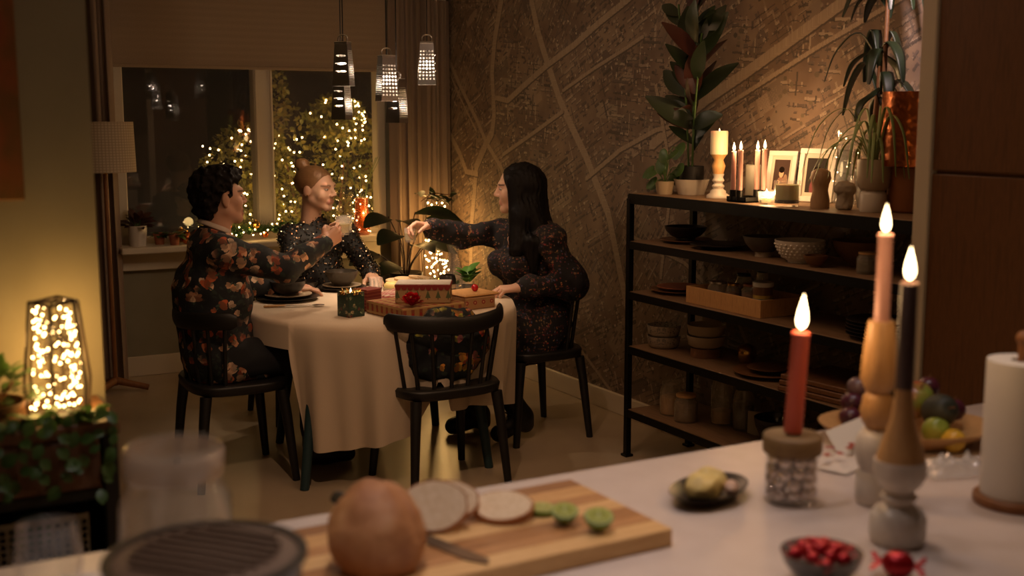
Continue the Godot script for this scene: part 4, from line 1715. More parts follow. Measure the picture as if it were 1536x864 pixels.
func glass_jar(label: String, at: Vector3, r: float, hh: float, fill: Material, fh: float, lid: Material, called := "storage_jar") -> Node3D:
	var t := thing(called, label, "jar", at)
	var b := MB.new()
	b.lathe(P2([0, 0, r * 0.96, 0, r, 0.01, r, hh * 0.78, r * 0.8, hh * 0.9, r * 0.8, hh, r * 0.77, hh, r * 0.77, hh * 0.9, r * 0.97, hh * 0.77, r * 0.97, 0.012, 0, 0.004]), 24)
	put(t, "glass", b, mats.smoky_glass)
	if fill:
		b = MB.new()
		b.lathe(P2([0, 0.006, r * 0.9, 0.006, r * 0.93, 0.02, r * 0.93, fh, r * 0.5, fh + 0.008, 0, fh + 0.004]), 20)
		put(t, "contents", b, fill)
	if lid:
		b = MB.new()
		b.lathe(P2([0, hh * 0.97, r * 0.84, hh * 0.97, r * 0.84, hh * 1.06, 0, hh * 1.07]), 20)
		put(t, "lid", b, lid)
	return t

func tumbler(label: String, at: Vector3, r: float, hh: float, level: float) -> Node3D:
	var t := thing("drinking_glass", label, "glass", at)
	var b := MB.new()
	b.lathe(P2([0, 0, r * 0.85, 0, r * 0.88, 0.004, r, hh, r - 0.002, hh, r * 0.86, 0.010, 0, 0.010]), 24)
	put(t, "glass", b, mats.tumbler_glass)
	if level > 0.0:
		b = MB.new()
		b.lathe(P2([0, 0.011, r * 0.83, 0.011, r * 0.92, level, 0, level]), 20)
		put(t, "drink", b, mats.drink)
	return t

func leaves(parent: Node3D, me: Mesh, m: Material, xs: Array) -> void:
	for x: Transform3D in xs:
		var o := put_mesh(parent, "leaf", me, m)
		o.transform = x

func leaf_at(p: Vector3, dir: Vector3, up: Vector3, s := 1.0) -> Transform3D:
	var q := face_to(dir, up)
	return Transform3D(q.scaled(Vector3.ONE * s), p)

func ribbon(b: MB, pts: Array, w: float, up := Vector3.UP) -> void:
	var sp := spline(pts, 5)
	var n := sp.size()
	var rad := []
	for k in n:
		rad.append(w * (0.25 + 0.75 * sin(PI * clampf(k / float(n - 1) * 0.95 + 0.05, 0.0, 0.999))))
	b.tube(sp, rad, 6, false, Vector2(1.0, 0.12), up)

# ---------- shelf ----------
func shelf_unit() -> void:
	var t := thing("shelf_unit", "long black metal shelf unit with five boards against the map wall", "shelf", V(3.305, 0, -3.6))
	var z0 := -0.97
	var z1 := 0.95
	for y: float in [1.275, 1.05, 0.81, 0.547, 0.237]:
		var th := 0.03 if y > 1.2 else 0.018
		var b := MB.new()
		b.box(V(0, y - th / 2, 0), V(0.385, th, z1 - z0 - 0.02), 0.003)
		put(t, "board", b, mats.dark_board)
		b = MB.new()
		var fh := 0.048 if y > 1.2 else 0.036
		for sx: float in [-1.0, 1.0]:
			b.box(V(sx * 0.194, y - fh / 2 - 0.002, 0), V(0.006, fh, z1 - z0))
			b.box(V(sx * 0.18, y - fh, 0), V(0.03, 0.005, z1 - z0))
		for zz: float in [z0, z1]:
			b.box(V(0, y - fh / 2 - 0.002, zz), V(0.385, fh * 0.7, 0.006))
		put(t, "edge_rail", b, mats.black_metal)
	for sx: float in [-1.0, 1.0]:
		for zz: float in [z0 + 0.012, z1 - 0.012]:
			var b := MB.new()
			b.box(V(sx * 0.185, 0.63, zz), V(0.028, 1.24, 0.028), 0.002)
			b.box(V(sx * 0.185, 0.006, zz), V(0.045, 0.012, 0.045), 0.002)
			put(t, "post", b, mats.black_metal)

# ---------- grater lamps ----------
func grater_panel(b: MB, wt: float, wb: float, hh: float, cols: int, rows: int, rad: float, y0: float, y1: float) -> void:
	# in the local xy plane facing +z, centred on x, y from 0 to hh; rad < 0 makes wide slots
	var wid := func(y: float) -> float: return lerpf(wb, wt, y / hh)
	for strip: Array in [[0.0, y0], [y1, hh]]:
		var a: float = strip[0]
		var c: float = strip[1]
		b.face([V(-wid.call(a) / 2, a, 0), V(wid.call(a) / 2, a, 0), V(wid.call(c) / 2, c, 0), V(-wid.call(c) / 2, c, 0)], Vector3.BACK)
	for r in rows:
		var ya := lerpf(y0, y1, r / float(rows))
		var yb := lerpf(y0, y1, (r + 1) / float(rows))
		for k in cols:
			var wa: float = wid.call(ya)
			var wc: float = wid.call(yb)
			var p00 := V(-wa / 2 + wa * k / cols, ya, 0)
			var p10 := V(-wa / 2 + wa * (k + 1) / cols, ya, 0)
			var p01 := V(-wc / 2 + wc * k / cols, yb, 0)
			var p11 := V(-wc / 2 + wc * (k + 1) / cols, yb, 0)
			var ctr := (p00 + p10 + p01 + p11) / 4.0
			var rx := rad
			var ry := rad
			if rad < 0.0:
				rx = (p10.x - p00.x) * 0.36
				ry = -rad
			var outer := [p00, (p00 + p10) / 2, p10, (p10 + p11) / 2, p11, (p11 + p01) / 2, p01, (p01 + p00) / 2]
			var inner := []
			for j in 8:
				var a := -PI * 0.75 + TAU * j / 8.0
				var sx := signf(cos(a)) * pow(absf(cos(a)), 0.6)
				inner.append(ctr + V(rx * (sx if rad < 0.0 else cos(a)), ry * sin(a), 0))
			var f := b.v.size()
			for j in 8:
				b.vert(outer[j], Vector3.BACK)
				b.vert(inner[j], Vector3.BACK)
				b.vert(inner[j], Vector3.BACK)
				b.vert(inner[j] + V(0, 0, 0.003 if rad > 0.0 else 0.005 * maxf(0.0, sin(-PI * 0.75 + TAU * j / 8.0))), Vector3.BACK)
			for j in 8:
				var q := f + j * 4
				var w := f + ((j + 1) % 8) * 4
				b.quad(q, w, w + 1, q + 1)
				b.quad(q + 2, w + 2, w + 3, q + 3)

func pendants() -> void:
	var hh := 0.20
	var proto := thing("grater_pendant_lamp", "", "pendant lamp", Vector3.ZERO)
	var faces := [[0.0, 0.066, 0.09, 1, 3, -0.0048, 0.05, 0.16], [90.0, 0.046, 0.062, 8, 18, 0.0018, 0.02, 0.17], [180.0, 0.066, 0.09, 5, 9, 0.0048, 0.02, 0.17], [270.0, 0.046, 0.062, 1, 3, -0.0048, 0.05, 0.16]]
	for fc: Array in faces:
		var b := MB.new()
		var turn: float = fc[0]
		var other: Array = faces[1] if int(turn) % 180 == 0 else faces[0]
		var lean := atan2((other[2] - other[1]) / 2.0, hh)
		b.xf = Transform3D(Basis(Vector3.UP, deg_to_rad(turn)) * Basis(Vector3.RIGHT, -lean), Basis(Vector3.UP, deg_to_rad(turn)) * V(0, 0, other[2] / 2))
		grater_panel(b, fc[1], fc[2], hh, fc[3], fc[4], fc[5], fc[6], fc[7])
		put(proto, "grating_panel", b, mats.steel)
	var b := MB.new()
	b.box(V(0, hh + 0.004, 0), V(0.07, 0.012, 0.05), 0.003)
	put(proto, "cap", b, mats.steel)
	b = MB.new()
	b.tube(spline([V(-0.024, hh + 0.008, 0), V(-0.022, hh + 0.032, 0), V(0, hh + 0.042, 0), V(0.022, hh + 0.032, 0), V(0.024, hh + 0.008, 0)], 4), 0.004, 8)
	put(proto, "handle", b, mats.steel)
	b = MB.new()
	b.ball(V(0, 0.095, 0), V(0.017, 0.026, 0.017), 14, 10)
	put(proto, "bulb", b, mats.bulb)
	b = MB.new()
	b.lathe(P2([0, 0.118, 0.012, 0.118, 0.012, 0.16, 0, 0.16]), 14)
	put(proto, "socket", b, mats.black)
	omni(proto, V(0, 0.09, 0), Color(1.0, 0.86, 0.72), 0.36, 0.018)
	b = MB.new()
	b.tube([V(0, 0, 0), V(0, 1, 0)], 0.003, 6, false)
	put(proto, "cord", b, mats.black).position = V(0, 0.15, 0)
	var g := "grater lamps over the table"
	var spots := [
		[V(2.015, 1.775, -5.387), -46.0, "box grater lamp hanging highest, with wide slots, above another grater"],
		[V(2.105, 1.615, -5.66), -58.0, "box grater lamp hanging lower behind the highest slotted grater"],
		[V(2.115, 1.70, -5.09), 186.0, "box grater lamp showing round coarse holes, hanging beside the lowest grater"],
		[V(2.229, 1.60, -5.244), -66.0, "lowest box grater lamp, with slots and fine holes, over the gifts"],
		[V(2.43, 1.785, -5.33), 152.0, "box grater lamp with coarse holes hanging in front of the curtain"],
	]
	for k in spots.size():
		var s: Array = spots[k]
		var o: Node3D = proto
		if k == 0:
			o.position = s[0]
			o.rotation.y = deg_to_rad(s[1])
			meta(o, s[2], "pendant lamp", g)
		else:
			o = copy(proto, s[2], s[0], s[1], g)
		(o.get_node("cord") as Node3D).scale.y = 2.469 - o.position.y - 0.15
	# ceiling plate
	var t := thing("lamp_canopy", "round white ceiling plate carrying the grater lamps", "ceiling plate", V(2.2, 2.5, -5.35))
	b = MB.new()
	b.lathe(P2([0, -0.03, 0.4, -0.03, 0.4, 0, 0, 0]), 40)
	put(t, "plate_disc", b, mats.paper_white)

# ---------- dining corner ----------
func dining_corner() -> void:
	# floor lamp, switched off
	var t := thing("floor_lamp", "unlit wooden floor lamp with a cream woven drum shade", "floor lamp", V(1.19, 0, -7.14))
	var b := MB.new()
	for a: float in [20.0, 140.0, 260.0]:
		var d := V(cos(deg_to_rad(a)), 0, sin(deg_to_rad(a)))
		b.tube([V(0, 0.07, 0), d * 0.19 + V(0, 0.022, 0)], [0.024, 0.018], 6)
		put(t, "foot", b, mats.lamp_wood)
		b = MB.new()
	b.tube([V(0, 0.04, 0), V(0, 1.3, 0)], 0.014, 12)
	put(t, "pole", b, mats.lamp_wood)
	b = MB.new()
	b.tube([V(0, 1.29, 0), V(0, 1.40, 0)], 0.011, 10)
	b.tube([V(0, 1.40, 0), V(0, 1.60, 0)], 0.004, 8)
	for k in 3:
		var a := TAU * k / 3.0
		b.tube([V(0, 1.59, 0), V(0.168 * cos(a), 1.598, 0.168 * sin(a))], 0.0025, 6)
	put(t, "fitting", b, mats.gold)
	b = MB.new()
	b.lathe(P2([0.175, 1.312, 0.168, 1.602, 0.166, 1.602, 0.173, 1.312]), 40)
	var m := mat("shade_weave", "#ffffff", 0.9)
	var im := Image.create(64, 64, false, Image.FORMAT_RGB8)
	im.fill(Color("#b9a68c"))
	for k in 4:
		im.fill_rect(Rect2i(k * 16, 0, 4, 64), Color("#9b886f"))
		im.fill_rect(Rect2i(0, k * 16, 64, 4), Color("#9b886f"))
	m.albedo_texture = ImageTexture.create_from_image(im)
	m.uv1_scale = V(14, 16, 1)
	m.backlight_enabled = true
	m.backlight = Color(0.3, 0.25, 0.2)
	put(t, "lamp_shade", b, m)
	# stool, pot and big-leaved plant
	t = thing("plant_stool", "dark wooden stool carrying the big-leaved plant in the corner", "stool", V(2.98, 0, -6.9))
	b = MB.new()
	b.lathe(P2([0, 0.44, 0.16, 0.44, 0.165, 0.455, 0.16, 0.47, 0, 0.47]), 30)
	put(t, "seat", b, mats.brown_wood)
	for k in 4:
		var a := TAU * (k + 0.5) / 4.0
		b = MB.new()
		b.tube([V(0.11 * cos(a), 0.44, 0.11 * sin(a)), V(0.14 * cos(a), 0, 0.14 * sin(a))], [0.016, 0.012], 8)
		put(t, "leg", b, mats.brown_wood)
	t = thing("potted_calathea", "big dark-leaved plant in a black pot beside the lit lantern", "plant", V(2.98, 0.47, -6.9))
	b = MB.new()
	b.lathe(P2([0, 0, 0.085, 0, 0.11, 0.17, 0.105, 0.17, 0.085, 0.15, 0, 0.15]), 28)
	put(t, "pot", b, mats.ceramic_dark)
	var me := leaf_mesh(0.27, 0.145, 0.35, 8)
	b = MB.new()
	var xs := []
	for l: Array in [[-0.17, 0.60, 0.10, -0.6], [-0.10, 0.48, 0.12, -0.5], [0.07, 0.62, 0.02, 0.5], [0.15, 0.58, 0.05, 0.7], [-0.02, 0.40, 0.16, 0.05], [-0.24, 0.34, 0.08, -0.9], [0.06, 0.38, 0.15, 0.3], [-0.12, 0.26, 0.16, -0.6], [0.19, 0.40, 0.0, 0.9], [0.0, 0.55, -0.1, 0.0]]:
		var tip := V(l[0], l[1], l[2])
		var mid := V(l[0] * 0.3, l[1] * 0.6, l[2] * 0.3)
		b.tube(spline([V(l[0] * 0.08, 0.14, l[2] * 0.08), mid, tip * 0.9], 5), 0.0038, 6)
		xs.append(leaf_at(tip * 0.88, V(l[3], 0.15, 0.55), V(0, 1, 0.5), rr(0.85, 1.1)))
	put(t, "stem", b, mats.leaf_red)
	leaves(t, me, mats.leaf_dark, xs)
	# corner lantern on its pillar
	t = thing("lantern_stand", "slim dark plinth carrying the lit lantern in the corner", "plinth", V(3.29, 0, -7.1))
	b = MB.new()
	b.box(V(0, 0.275, 0), V(0.24, 0.55, 0.2), 0.005)
	put(t, "block", b, mats.brown_wood)
	wire_lantern("tall wire lantern packed with fairy lights in the corner by the curtain", V(3.29, 0.55, -7.1), 0.105, 0.075, 0.55, 100, 0.006, 0.20, 8)
	# sprig draped over it
	t = thing("leaf_sprig", "dark leafy sprig lying over the corner lantern", "sprig", V(3.29, 1.1, -7.05))
	b = MB.new()
	b.tube(spline([V(-0.14, -0.02, 0.02), V(-0.05, 0.03, 0.02), V(0.05, 0.02, 0.0), V(0.11, 0.02, 0.0)], 5), 0.004, 6)
	put(t, "stem", b, mats.brown_wood)
	xs = []
	for k in 16:
		xs.append(leaf_at(V(-0.14 + 0.017 * k, rr(-0.01, 0.03), rr(-0.02, 0.03)), V(rr(-1, 1), rr(-0.4, 0.8), rr(-0.2, 1)), Vector3.UP, rr(0.8, 1.3)))
	leaves(t, leaf_mesh(0.075, 0.04), mats.leaf_dark, xs)

func wire_lantern(label: String, at: Vector3, rb: float, rt: float, hh: float, count: int, rad: float, energy: float, lights: int) -> void:
	var t := thing("wire_lantern", label, "lantern", at, 14)
	var b := MB.new()
	var n := 6
	var low := []
	var mid := []
	var top := []
	for k in n + 1:
		var a := TAU * k / n
		low.append(V(rb * 0.92 * cos(a), 0.004, rb * 0.92 * sin(a)))
		mid.append(V(rb * cos(a), hh * 0.3, rb * sin(a)))
		top.append(V(rt * cos(a), hh * (0.97 + 0.03 * (k % 2)), rt * sin(a)))
	for k in n:
		b.tube([low[k], mid[k]], 0.0036, 6)
		b.tube([mid[k], top[k]], 0.0036, 6)
		b.tube([low[k], low[k + 1]], 0.0028, 6)
		b.tube([top[k], top[k + 1]], 0.0036, 6)
	b.tube([top[0], top[3]], 0.0036, 6)
	b.tube([top[1], top[4]], 0.0028, 6)
	b.tube([top[2], top[5]], 0.0028, 6)
	put(t, "frame", b, mats.wire)
	b = MB.new()
	b.lathe(P2([0, 0, rb * 0.9, 0, rb * 0.9, 0.004, 0, 0.004]), 6)
	put(t, "base", b, mats.wire)
	var pts := []
	for k in count:
		var y := hh * pow(rng.randf(), 1.15) * 0.93 + 0.012
		var r0 := lerpf(rb, rt, clampf(y / hh * 1.2 - 0.2, 0, 1)) * 0.84
		var a := k * 2.399
		var r := r0 * sqrt(rr(0.25, 1.0))
		pts.append(V(r * cos(a), y, r * sin(a)))
	var s := Node3D.new()
	s.name = "light_string"
	t.add_child(s)
	b = MB.new()
	for k in pts.size() - 1:
		if pts[k].distance_to(pts[k + 1]) < rb * 1.6:
			b.tube([pts[k], pts[k + 1]], 0.0008, 4, false)
	put(s, "cable", b, mats.wire)
	bulbs(s, pts, rad)
	for k in lights:
		var y := hh * (k + 0.5) / lights * 0.9
		omni(t, V(rb * 0.95 * cos(k * 2.4), y, rb * 0.95 * sin(k * 2.4)), Color(1.0, 0.76, 0.42), energy / lights, 0.03)

func bauble(label: String, at: Vector3, r: float, m: Material, group := "") -> void:
	var t := thing("bauble", label, "bauble", at, 0, group)
	var b := MB.new()
	b.ball(V(0, r, 0), V(r, r, r), 18, 12)
	put(t, "ball", b, m)
	b = MB.new()
	b.lathe(P2([0, r * 1.95, r * 0.2, r * 1.95, r * 0.2, r * 2.15, 0, r * 2.15]), 10)
	put(t, "cap", b, mats.gold)

func window_sill_things() -> void:
	var y := 0.842
	var t := thing("potted_kalanchoe", "reddish leafy plant in a white pot on the window sill", "plant", V(1.41, y, -7.42))
	var b := MB.new()
	b.lathe(P2([0, 0, 0.05, 0, 0.058, 0.125, 0.054, 0.125, 0.05, 0.11, 0, 0.11]), 28)
	put(t, "pot", b, mats.ceramic_white)
	var xs := []
	for k in 46:
		var a := rr(0, TAU)
		var e := rr(0.1, 1.4)
		var d := V(cos(a) * cos(e), sin(e), sin(a) * cos(e))
		xs.append(leaf_at(V(0, 0.11, 0) + d * V(0.07, 0.07, 0.06) * rr(0.3, 1.0), d, V(0, 1, 0.3), rr(0.8, 1.2)))
	leaves(t, leaf_mesh(0.06, 0.04), mats.leaf_red, xs)
	b = MB.new()
	for k in 6:
		b.tube([V(0, 0.1, 0), V(0.03 * cos(k), 0.16, 0.03 * sin(k))], 0.003, 5)
	put(t, "stem", b, mats.leaf_mid)
	for q: Array in [[1.545, -7.44, "small terracotta pot behind green leaves on the window sill"], [1.62, -7.36, "small terracotta pot of ivy at the sill edge"]]:
		t = thing("terracotta_pot", q[2], "pot", V(q[0], y, q[1]))
		b = MB.new()
		b.lathe(P2([0, 0, 0.026, 0, 0.034, 0.055, 0.038, 0.055, 0.038, 0.072, 0.034, 0.072, 0.03, 0.06, 0, 0.06]), 20)
		put(t, "pot", b, mats.terracotta)
		xs = []
		for k in 16:
			var a := rr(0, TAU)
			xs.append(leaf_at(V(0.02 * cos(a), 0.06, 0.02 * sin(a)), V(cos(a), rr(-0.3, 0.9), sin(a)), Vector3.UP, rr(0.7, 1.2)))
		leaves(t, leaf_mesh(0.055, 0.04), mats.leaf_mid, xs)
	bauble("large copper bauble between the terracotta pots and the sill garland", V(1.70, y, -7.38), 0.04, mats.copper)
	bauble("gold bauble resting behind the large copper bauble", V(1.69, y, -7.48), 0.045, mats.gold)
	# garland of fir, balls and lights
	t = thing("fir_garland", "green fir garland lying along the window sill", "garland", V(2.1, y, -7.43))
	var path := spline([V(-0.3, 0.03, 0), V(-0.1, 0.045, 0.01), V(0.1, 0.05, -0.01), V(0.3, 0.06, 0.01), V(0.45, 0.05, 0.0)], 8)
	b = MB.new()
	b.tube(path, 0.008, 6)
	put(t, "core", b, mats.brown_wood)
	var nd := MB.new()
	nd.tube([Vector3.ZERO, V(0, 0, 0.05)], [0.0022, 0.0008], 4, false)
	xs = []
	for k in 1500:
		var p: Vector3 = path[rng.randi() % path.size()]
		var d := rnd_dir()
		d.y = absf(d.y) * 0.9 + d.y * 0.1
		xs.append(Transform3D(face_to(d + V(rr(-0.5, 0.5), 0, 0)).scaled(Vector3.ONE * rr(0.7, 1.3)), p + d * rr(0, 0.02)))
	scatter(t, "needles", nd.mesh(), mats.leaf_mid, xs)
	var g := "small baubles in the sill garland"
	for k in 12:
		var mm: Material = [mats.green_ball, mats.gold, mats.copper, mats.green_ball][k % 4]
		var word: String = ["dark green", "gold", "copper", "dark green"][k % 4]
		bauble("small shiny %s bauble nestled in the fir garland" % word, V(1.86 + 0.058 * k, y + 0.012 + 0.03 * (k % 3), -7.385 + 0.03 * sin(k * 2.0)), 0.022 + 0.006 * (k % 2), mm, g)
	t = thing("fairy_light_string", "short string of warm fairy lights in the sill garland", "fairy lights", V(2.1, y, -7.4))
	var pts := []
	for k in 34:
		pts.append(V(-0.4 + 0.026 * k, 0.03 + rr(0, 0.075), rr(0.0, 0.05)))
	bulbs(t, pts, 0.0048)
	b = MB.new()
	for k in pts.size() - 1:
		b.tube([pts[k], pts[k + 1]], 0.001, 4, false)
	put(t, "cable", b, mats.wire)
	for k in 3:
		omni(t, V(-0.28 + 0.28 * k, 0.1, 0.07), Color(1.0, 0.82, 0.52), 0.008, 0.03)
	# copper glass vase with twigs
	t = thing("copper_vase", "copper-toned glass vase strung with small lights on the window sill", "vase", V(2.885, y, -7.42))
	b = MB.new()
	b.lathe(P2([0, 0, 0.05, 0, 0.056, 0.02, 0.052, 0.14, 0.04, 0.2, 0.046, 0.25, 0.043, 0.25, 0.037, 0.2, 0.049, 0.14, 0.052, 0.02, 0, 0.008]), 28)
	put(t, "vessel", b, pane("amber_glass", Color(0.8, 0.36, 0.12), 0.5, 0.04))
	b = MB.new()
	pts = []
	for k in 26:
		var a := k * 1.1
		pts.append(V(0.06 * cos(a), 0.02 + 0.01 * k, 0.06 * sin(a)))
	b.tube(spline(pts, 3), 0.001, 4, false)
	put(t, "cable", b, mats.wire)
	bulbs(t, pts, 0.004)
	omni(t, V(0, 0.15, 0.08), Color(1.0, 0.78, 0.48), 0.01, 0.03)
	b = MB.new()
	for k in 7:
		b.tube([V(0, 0.05, 0), V(0.05 * cos(k), 0.35, 0.05 * sin(k)), V(0.14 * cos(k), 0.52, 0.1 * sin(k))], 0.002, 5)
	put(t, "twig", b, mats.leaf_pale)

# ---------- on the dining table ----------
func print_tex(base: String, draw: Callable, size := 256) -> ImageTexture:
	var im := Image.create(size, size, false, Image.FORMAT_RGB8)
	im.fill(Color(base))
	draw.call(im)
	return ImageTexture.create_from_image(im)

func gift(label: String, at: Vector3, size: Vector3, turn: float, m: Material) -> Node3D:
	var t := thing("gift_box", label, "gift box", at, turn)
	var b := MB.new()
	b.box(V(0, size.y / 2, 0), size, 0.004)
	put(t, "box", b, m)
	for s: float in [-1.0, 1.0]:
		b = MB.new()
		b.prism(PackedVector2Array([Vector2(-size.z * 0.5, size.y), Vector2(size.z * 0.5, size.y), Vector2(0, size.y * 0.25)]), 0.0012, Basis(Vector3.UP, PI / 2), V(s * (size.x / 2 + 0.001), 0, 0))
		put(t, "folded_flap", b, m)
	return t

func table_things() -> void:
	var y := 0.7475
	plate("dark charger plate under the man's black bowl", V(1.735, y, -5.46), 0.15, mats.ceramic_dark, 0.016)
	plate("beige plate between the black bowl and the dark charger", V(1.735, y + 0.016, -5.46), 0.115, mats.ceramic_beige, 0.012)
	bowl("black bowl on the man's stacked plates", V(1.735, y + 0.024, -5.46), 0.088, 0.07, mats.ceramic_dark)
	plate("dark charger plate under the bowl of the woman in sequins", V(2.085, y, -5.66), 0.125, mats.ceramic_dark, 0.014)
	plate("beige plate under the grey bowl of the woman in sequins", V(2.085, y + 0.014, -5.66), 0.1, mats.ceramic_beige, 0.01)
	bowl("grey bowl on stacked plates in front of the woman in sequins", V(2.085, y + 0.022, -5.66), 0.085, 0.075, mat("ceramic_grey", "#4a443c", 0.35))
	# cutlery
	var t := thing("table_spoon", "silver spoon beside the man's stacked plates", "spoon", V(1.70, y + 0.001, -5.21), -14)
	var b := MB.new()
	b.tube(spline([V(-0.09, 0.005, 0), V(0.0, 0.009, 0), V(0.07, 0.006, 0)], 4), [0.004, 0.004, 0.004, 0.004, 0.0035, 0.0035, 0.003, 0.003, 0.003], 8, true, Vector2(1, 0.4))
	b.ball(V(0.095, 0.007, 0), V(0.03, 0.004, 0.02), 16, 8)
	put(t, "spoon_body", b, mats.steel)
	t = thing("table_knife", "wood-handled knife in front of the man's plates", "knife", V(1.66, y + 0.001, -5.24), -14)
	b = MB.new()
	b.box(V(-0.06, 0.006, 0), V(0.1, 0.01, 0.018), 0.003)
	put(t, "handle", b, mats.turned_wood)
	b = MB.new()
	b.prism(PackedVector2Array([Vector2(-0.01, -0.009), Vector2(0.1, -0.009), Vector2(0.115, -0.002), Vector2(0.1, 0.009), Vector2(-0.01, 0.007)]), 0.002, Basis(Vector3.RIGHT, -PI / 2), V(0, 0.005, 0))
	put(t, "blade", b, mats.steel)
	# candle tin
	t = thing("candle_holder", "green patterned square candle holder with a burning tealight", "candle holder", V(1.835, y, -4.87), 15)
	b = MB.new()
	for k in 4:
		b.box(Basis(Vector3.UP, k * PI / 2) * V(0, 0.055, 0.041), V(0.086, 0.11, 0.005), 0.001, Basis(Vector3.UP, k * PI / 2))
	b.box(V(0, 0.003, 0), V(0.08, 0.006, 0.08))
	var m := mat("candle_tin", "#ffffff", 0.5)
	tri_map(m, blossom_tex(41, "#1c3226", ["#8fa07a", "#c9b98a", "#7a2e24", "#5c7a52"], "#2f4a36", 26, 14, 22, 256), V(6, 6, 6))
	put(t, "sleeve_box", b, m)
	b = MB.new()
	b.lathe(P2([0, 0.006, 0.03, 0.006, 0.03, 0.09, 0, 0.09]), 20)
	put(t, "wax", b, mats.wax_cream)
	flame(t, V(0, 0.092, 0), 0.034, 0.045)
	b = MB.new()
	for k in 40:
		var a := rr(0, TAU)
		b.tube([V(0.03 * cos(a), 0.085, 0.03 * sin(a)), V(0.045 * cos(a), 0.11 + rr(0, 0.012), 0.045 * sin(a)), V(0.052 * cos(a + 0.3), 0.10, 0.052 * sin(a + 0.3))], 0.0016, 4)
	put(t, "tinsel", b, mats.gold)
	# gifts
	var kraft_dot := mat("kraft_red_dots", "#ffffff", 0.8)
	tri_map(kraft_dot, print_tex("#8f6a44", func(im: Image) -> void:
		for k in 9:
			spot(im, 28 + (k % 3) * 85, 28 + (k / 3) * 85, 19, Color("#7c2018"), 0.9, 0.3)
			spot(im, 28 + (k % 3) * 85, 28 + (k / 3) * 85, 8, Color("#a8805a"), 1.0, 0.0)), V(7, 7, 7))
	var kraft_plaid := mat("kraft_red_checks", "#ffffff", 0.8)
	tri_map(kraft_plaid, print_tex("#96703f", func(im: Image) -> void:
		for k in 4:
			im.fill_rect(Rect2i(k * 64 + 8, 0, 26, 256), Color("#7a3a20"))
		for k in 4:
			im.fill_rect(Rect2i(0, k * 64 + 40, 256, 14), Color("#a5814f"))
		for k in 16:
			spot(im, 20 + (k % 4) * 64, 22 + (k / 4) * 64, 9, Color("#8c1c14"), 1.0, 0.0)), V(6, 6, 6))
	var red_paper := mat("red_stripe_paper", "#ffffff", 0.6)
	tri_map(red_paper, print_tex("#6a1512", func(im: Image) -> void:
		for k in 8:
			im.fill_rect(Rect2i(0, k * 32 + 4, 256, 9), Color("#8a4a34"))), V(8, 8, 8))
	var tree_paper := mat("tree_paper", "#ffffff", 0.8)
	tri_map(tree_paper, print_tex("#9a7a50", func(im: Image) -> void:
		for k in 4:
			var x := 32 + k * 64
			for j in 40:
				im.fill_rect(Rect2i(x - int(j * 0.42), 120 + j * 2, int(j * 0.84) + 1, 2), Color("#4a5230"))
			im.fill_rect(Rect2i(x - 3, 200, 6, 16), Color("#5a3a20"))), V(5.5, 9.0, 5.5))
	gift("large flat kraft gift with a red check print at the table edge", V(2.11, y, -4.785), V(0.33, 0.058, 0.31), 9, kraft_plaid)
	t = gift("small gift with printed green trees and a red scalloped edge, stacked on top", V(2.145, y + 0.0585, -4.765), V(0.245, 0.08, 0.15), -28.6, tree_paper)
	b = MB.new()
	b.box(V(0, 0.078, 0), V(0.249, 0.012, 0.154), 0.002)
	for k in 9:
		for s: float in [-1.0, 1.0]:
			b.lathe(P2([0, -0.001, 0.013, -0.001, 0.013, 0.001, 0, 0.001]), 12, V(-0.109 + 0.0272 * k, 0.072, s * 0.077), Basis(Vector3.RIGHT, PI / 2))
	put(t, "scalloped_edge", b, mat("scallop_red", "#7c1c16", 0.7))
	b = MB.new()
	b.box(V(0, 0.0855, 0), V(0.243, 0.003, 0.148))
	put(t, "top_paper", b, mats.paper_white)
	t = thing("gift_bow", "shiny red ribbon bow on the flat kraft gift", "bow", V(2.03, y + 0.058, -4.64), 0)
	b = MB.new()
	for k in 16:
		var a := k * 2.4
		var e := 0.25 + 1.1 * (k / 16.0)
		var d := V(cos(a) * cos(e), sin(e), sin(a) * cos(e))
		var sd := d.cross(Vector3.UP).normalized()
		b.tube(spline([V(0, 0.008, 0), d * 0.042 + sd * 0.015 + V(0, 0.01, 0), d * 0.052 + V(0, 0.008, 0), d * 0.042 - sd * 0.015 + V(0, 0.006, 0), V(0, 0.008, 0)], 4), 0.0075, 6, false, Vector2(0.12, 1.0), d)
	var bm := mat("bow_ribbon", "#b00f18", 0.22, 0.35)
	put(t, "ribbon", b, bm)
	gift("kraft gift with a red dot print beside the flat one", V(2.415, y, -4.86), V(0.17, 0.055, 0.2), 9, kraft_dot)
	t = thing("serving_board", "thin round-edged wooden board lying on the dotted gift", "board", V(2.43, y + 0.056, -4.87), 9)
	b = MB.new()
	b.box(V(0, 0.006, 0), V(0.2, 0.012, 0.2), 0.005)
	put(t, "plank", b, mats.turned_wood)
	bauble("small red bauble on the thin wooden board", V(2.45, y + 0.068, -4.86), 0.017, mats.red_gloss)
	gift("dark red striped gift behind the green candle holder", V(1.965, y, -4.99), V(0.10, 0.10, 0.08), 25, red_paper)
	# crumpled red and white wrapping
	t = thing("crumpled_wrapping", "heap of crumpled red and white wrapping paper behind the gifts", "wrapping paper", V(2.14, y, -5.12))
	var F := Field.new(V(-0.12, -0.01, -0.1), V(0.14, 0.1, 0.1), 0.007)
	F.ell(V(0, 0.03, 0), V(0.09, 0.035, 0.06), 0.02)
	F.ell(V(0.05, 0.04, -0.02), V(0.05, 0.035, 0.05), 0.02)
	var wn := FastNoiseLite.new()
	wn.seed = 14
	wn.frequency = 22.0
	F.each(func(p: Vector3, v: float) -> float: return maxf(v + 0.02 * absf(wn.get_noise_3dv(p)), 0.001 - p.y))
	b = MB.new()
	F.net(b)
	m = mat("wrap_print", "#ffffff", 0.55)
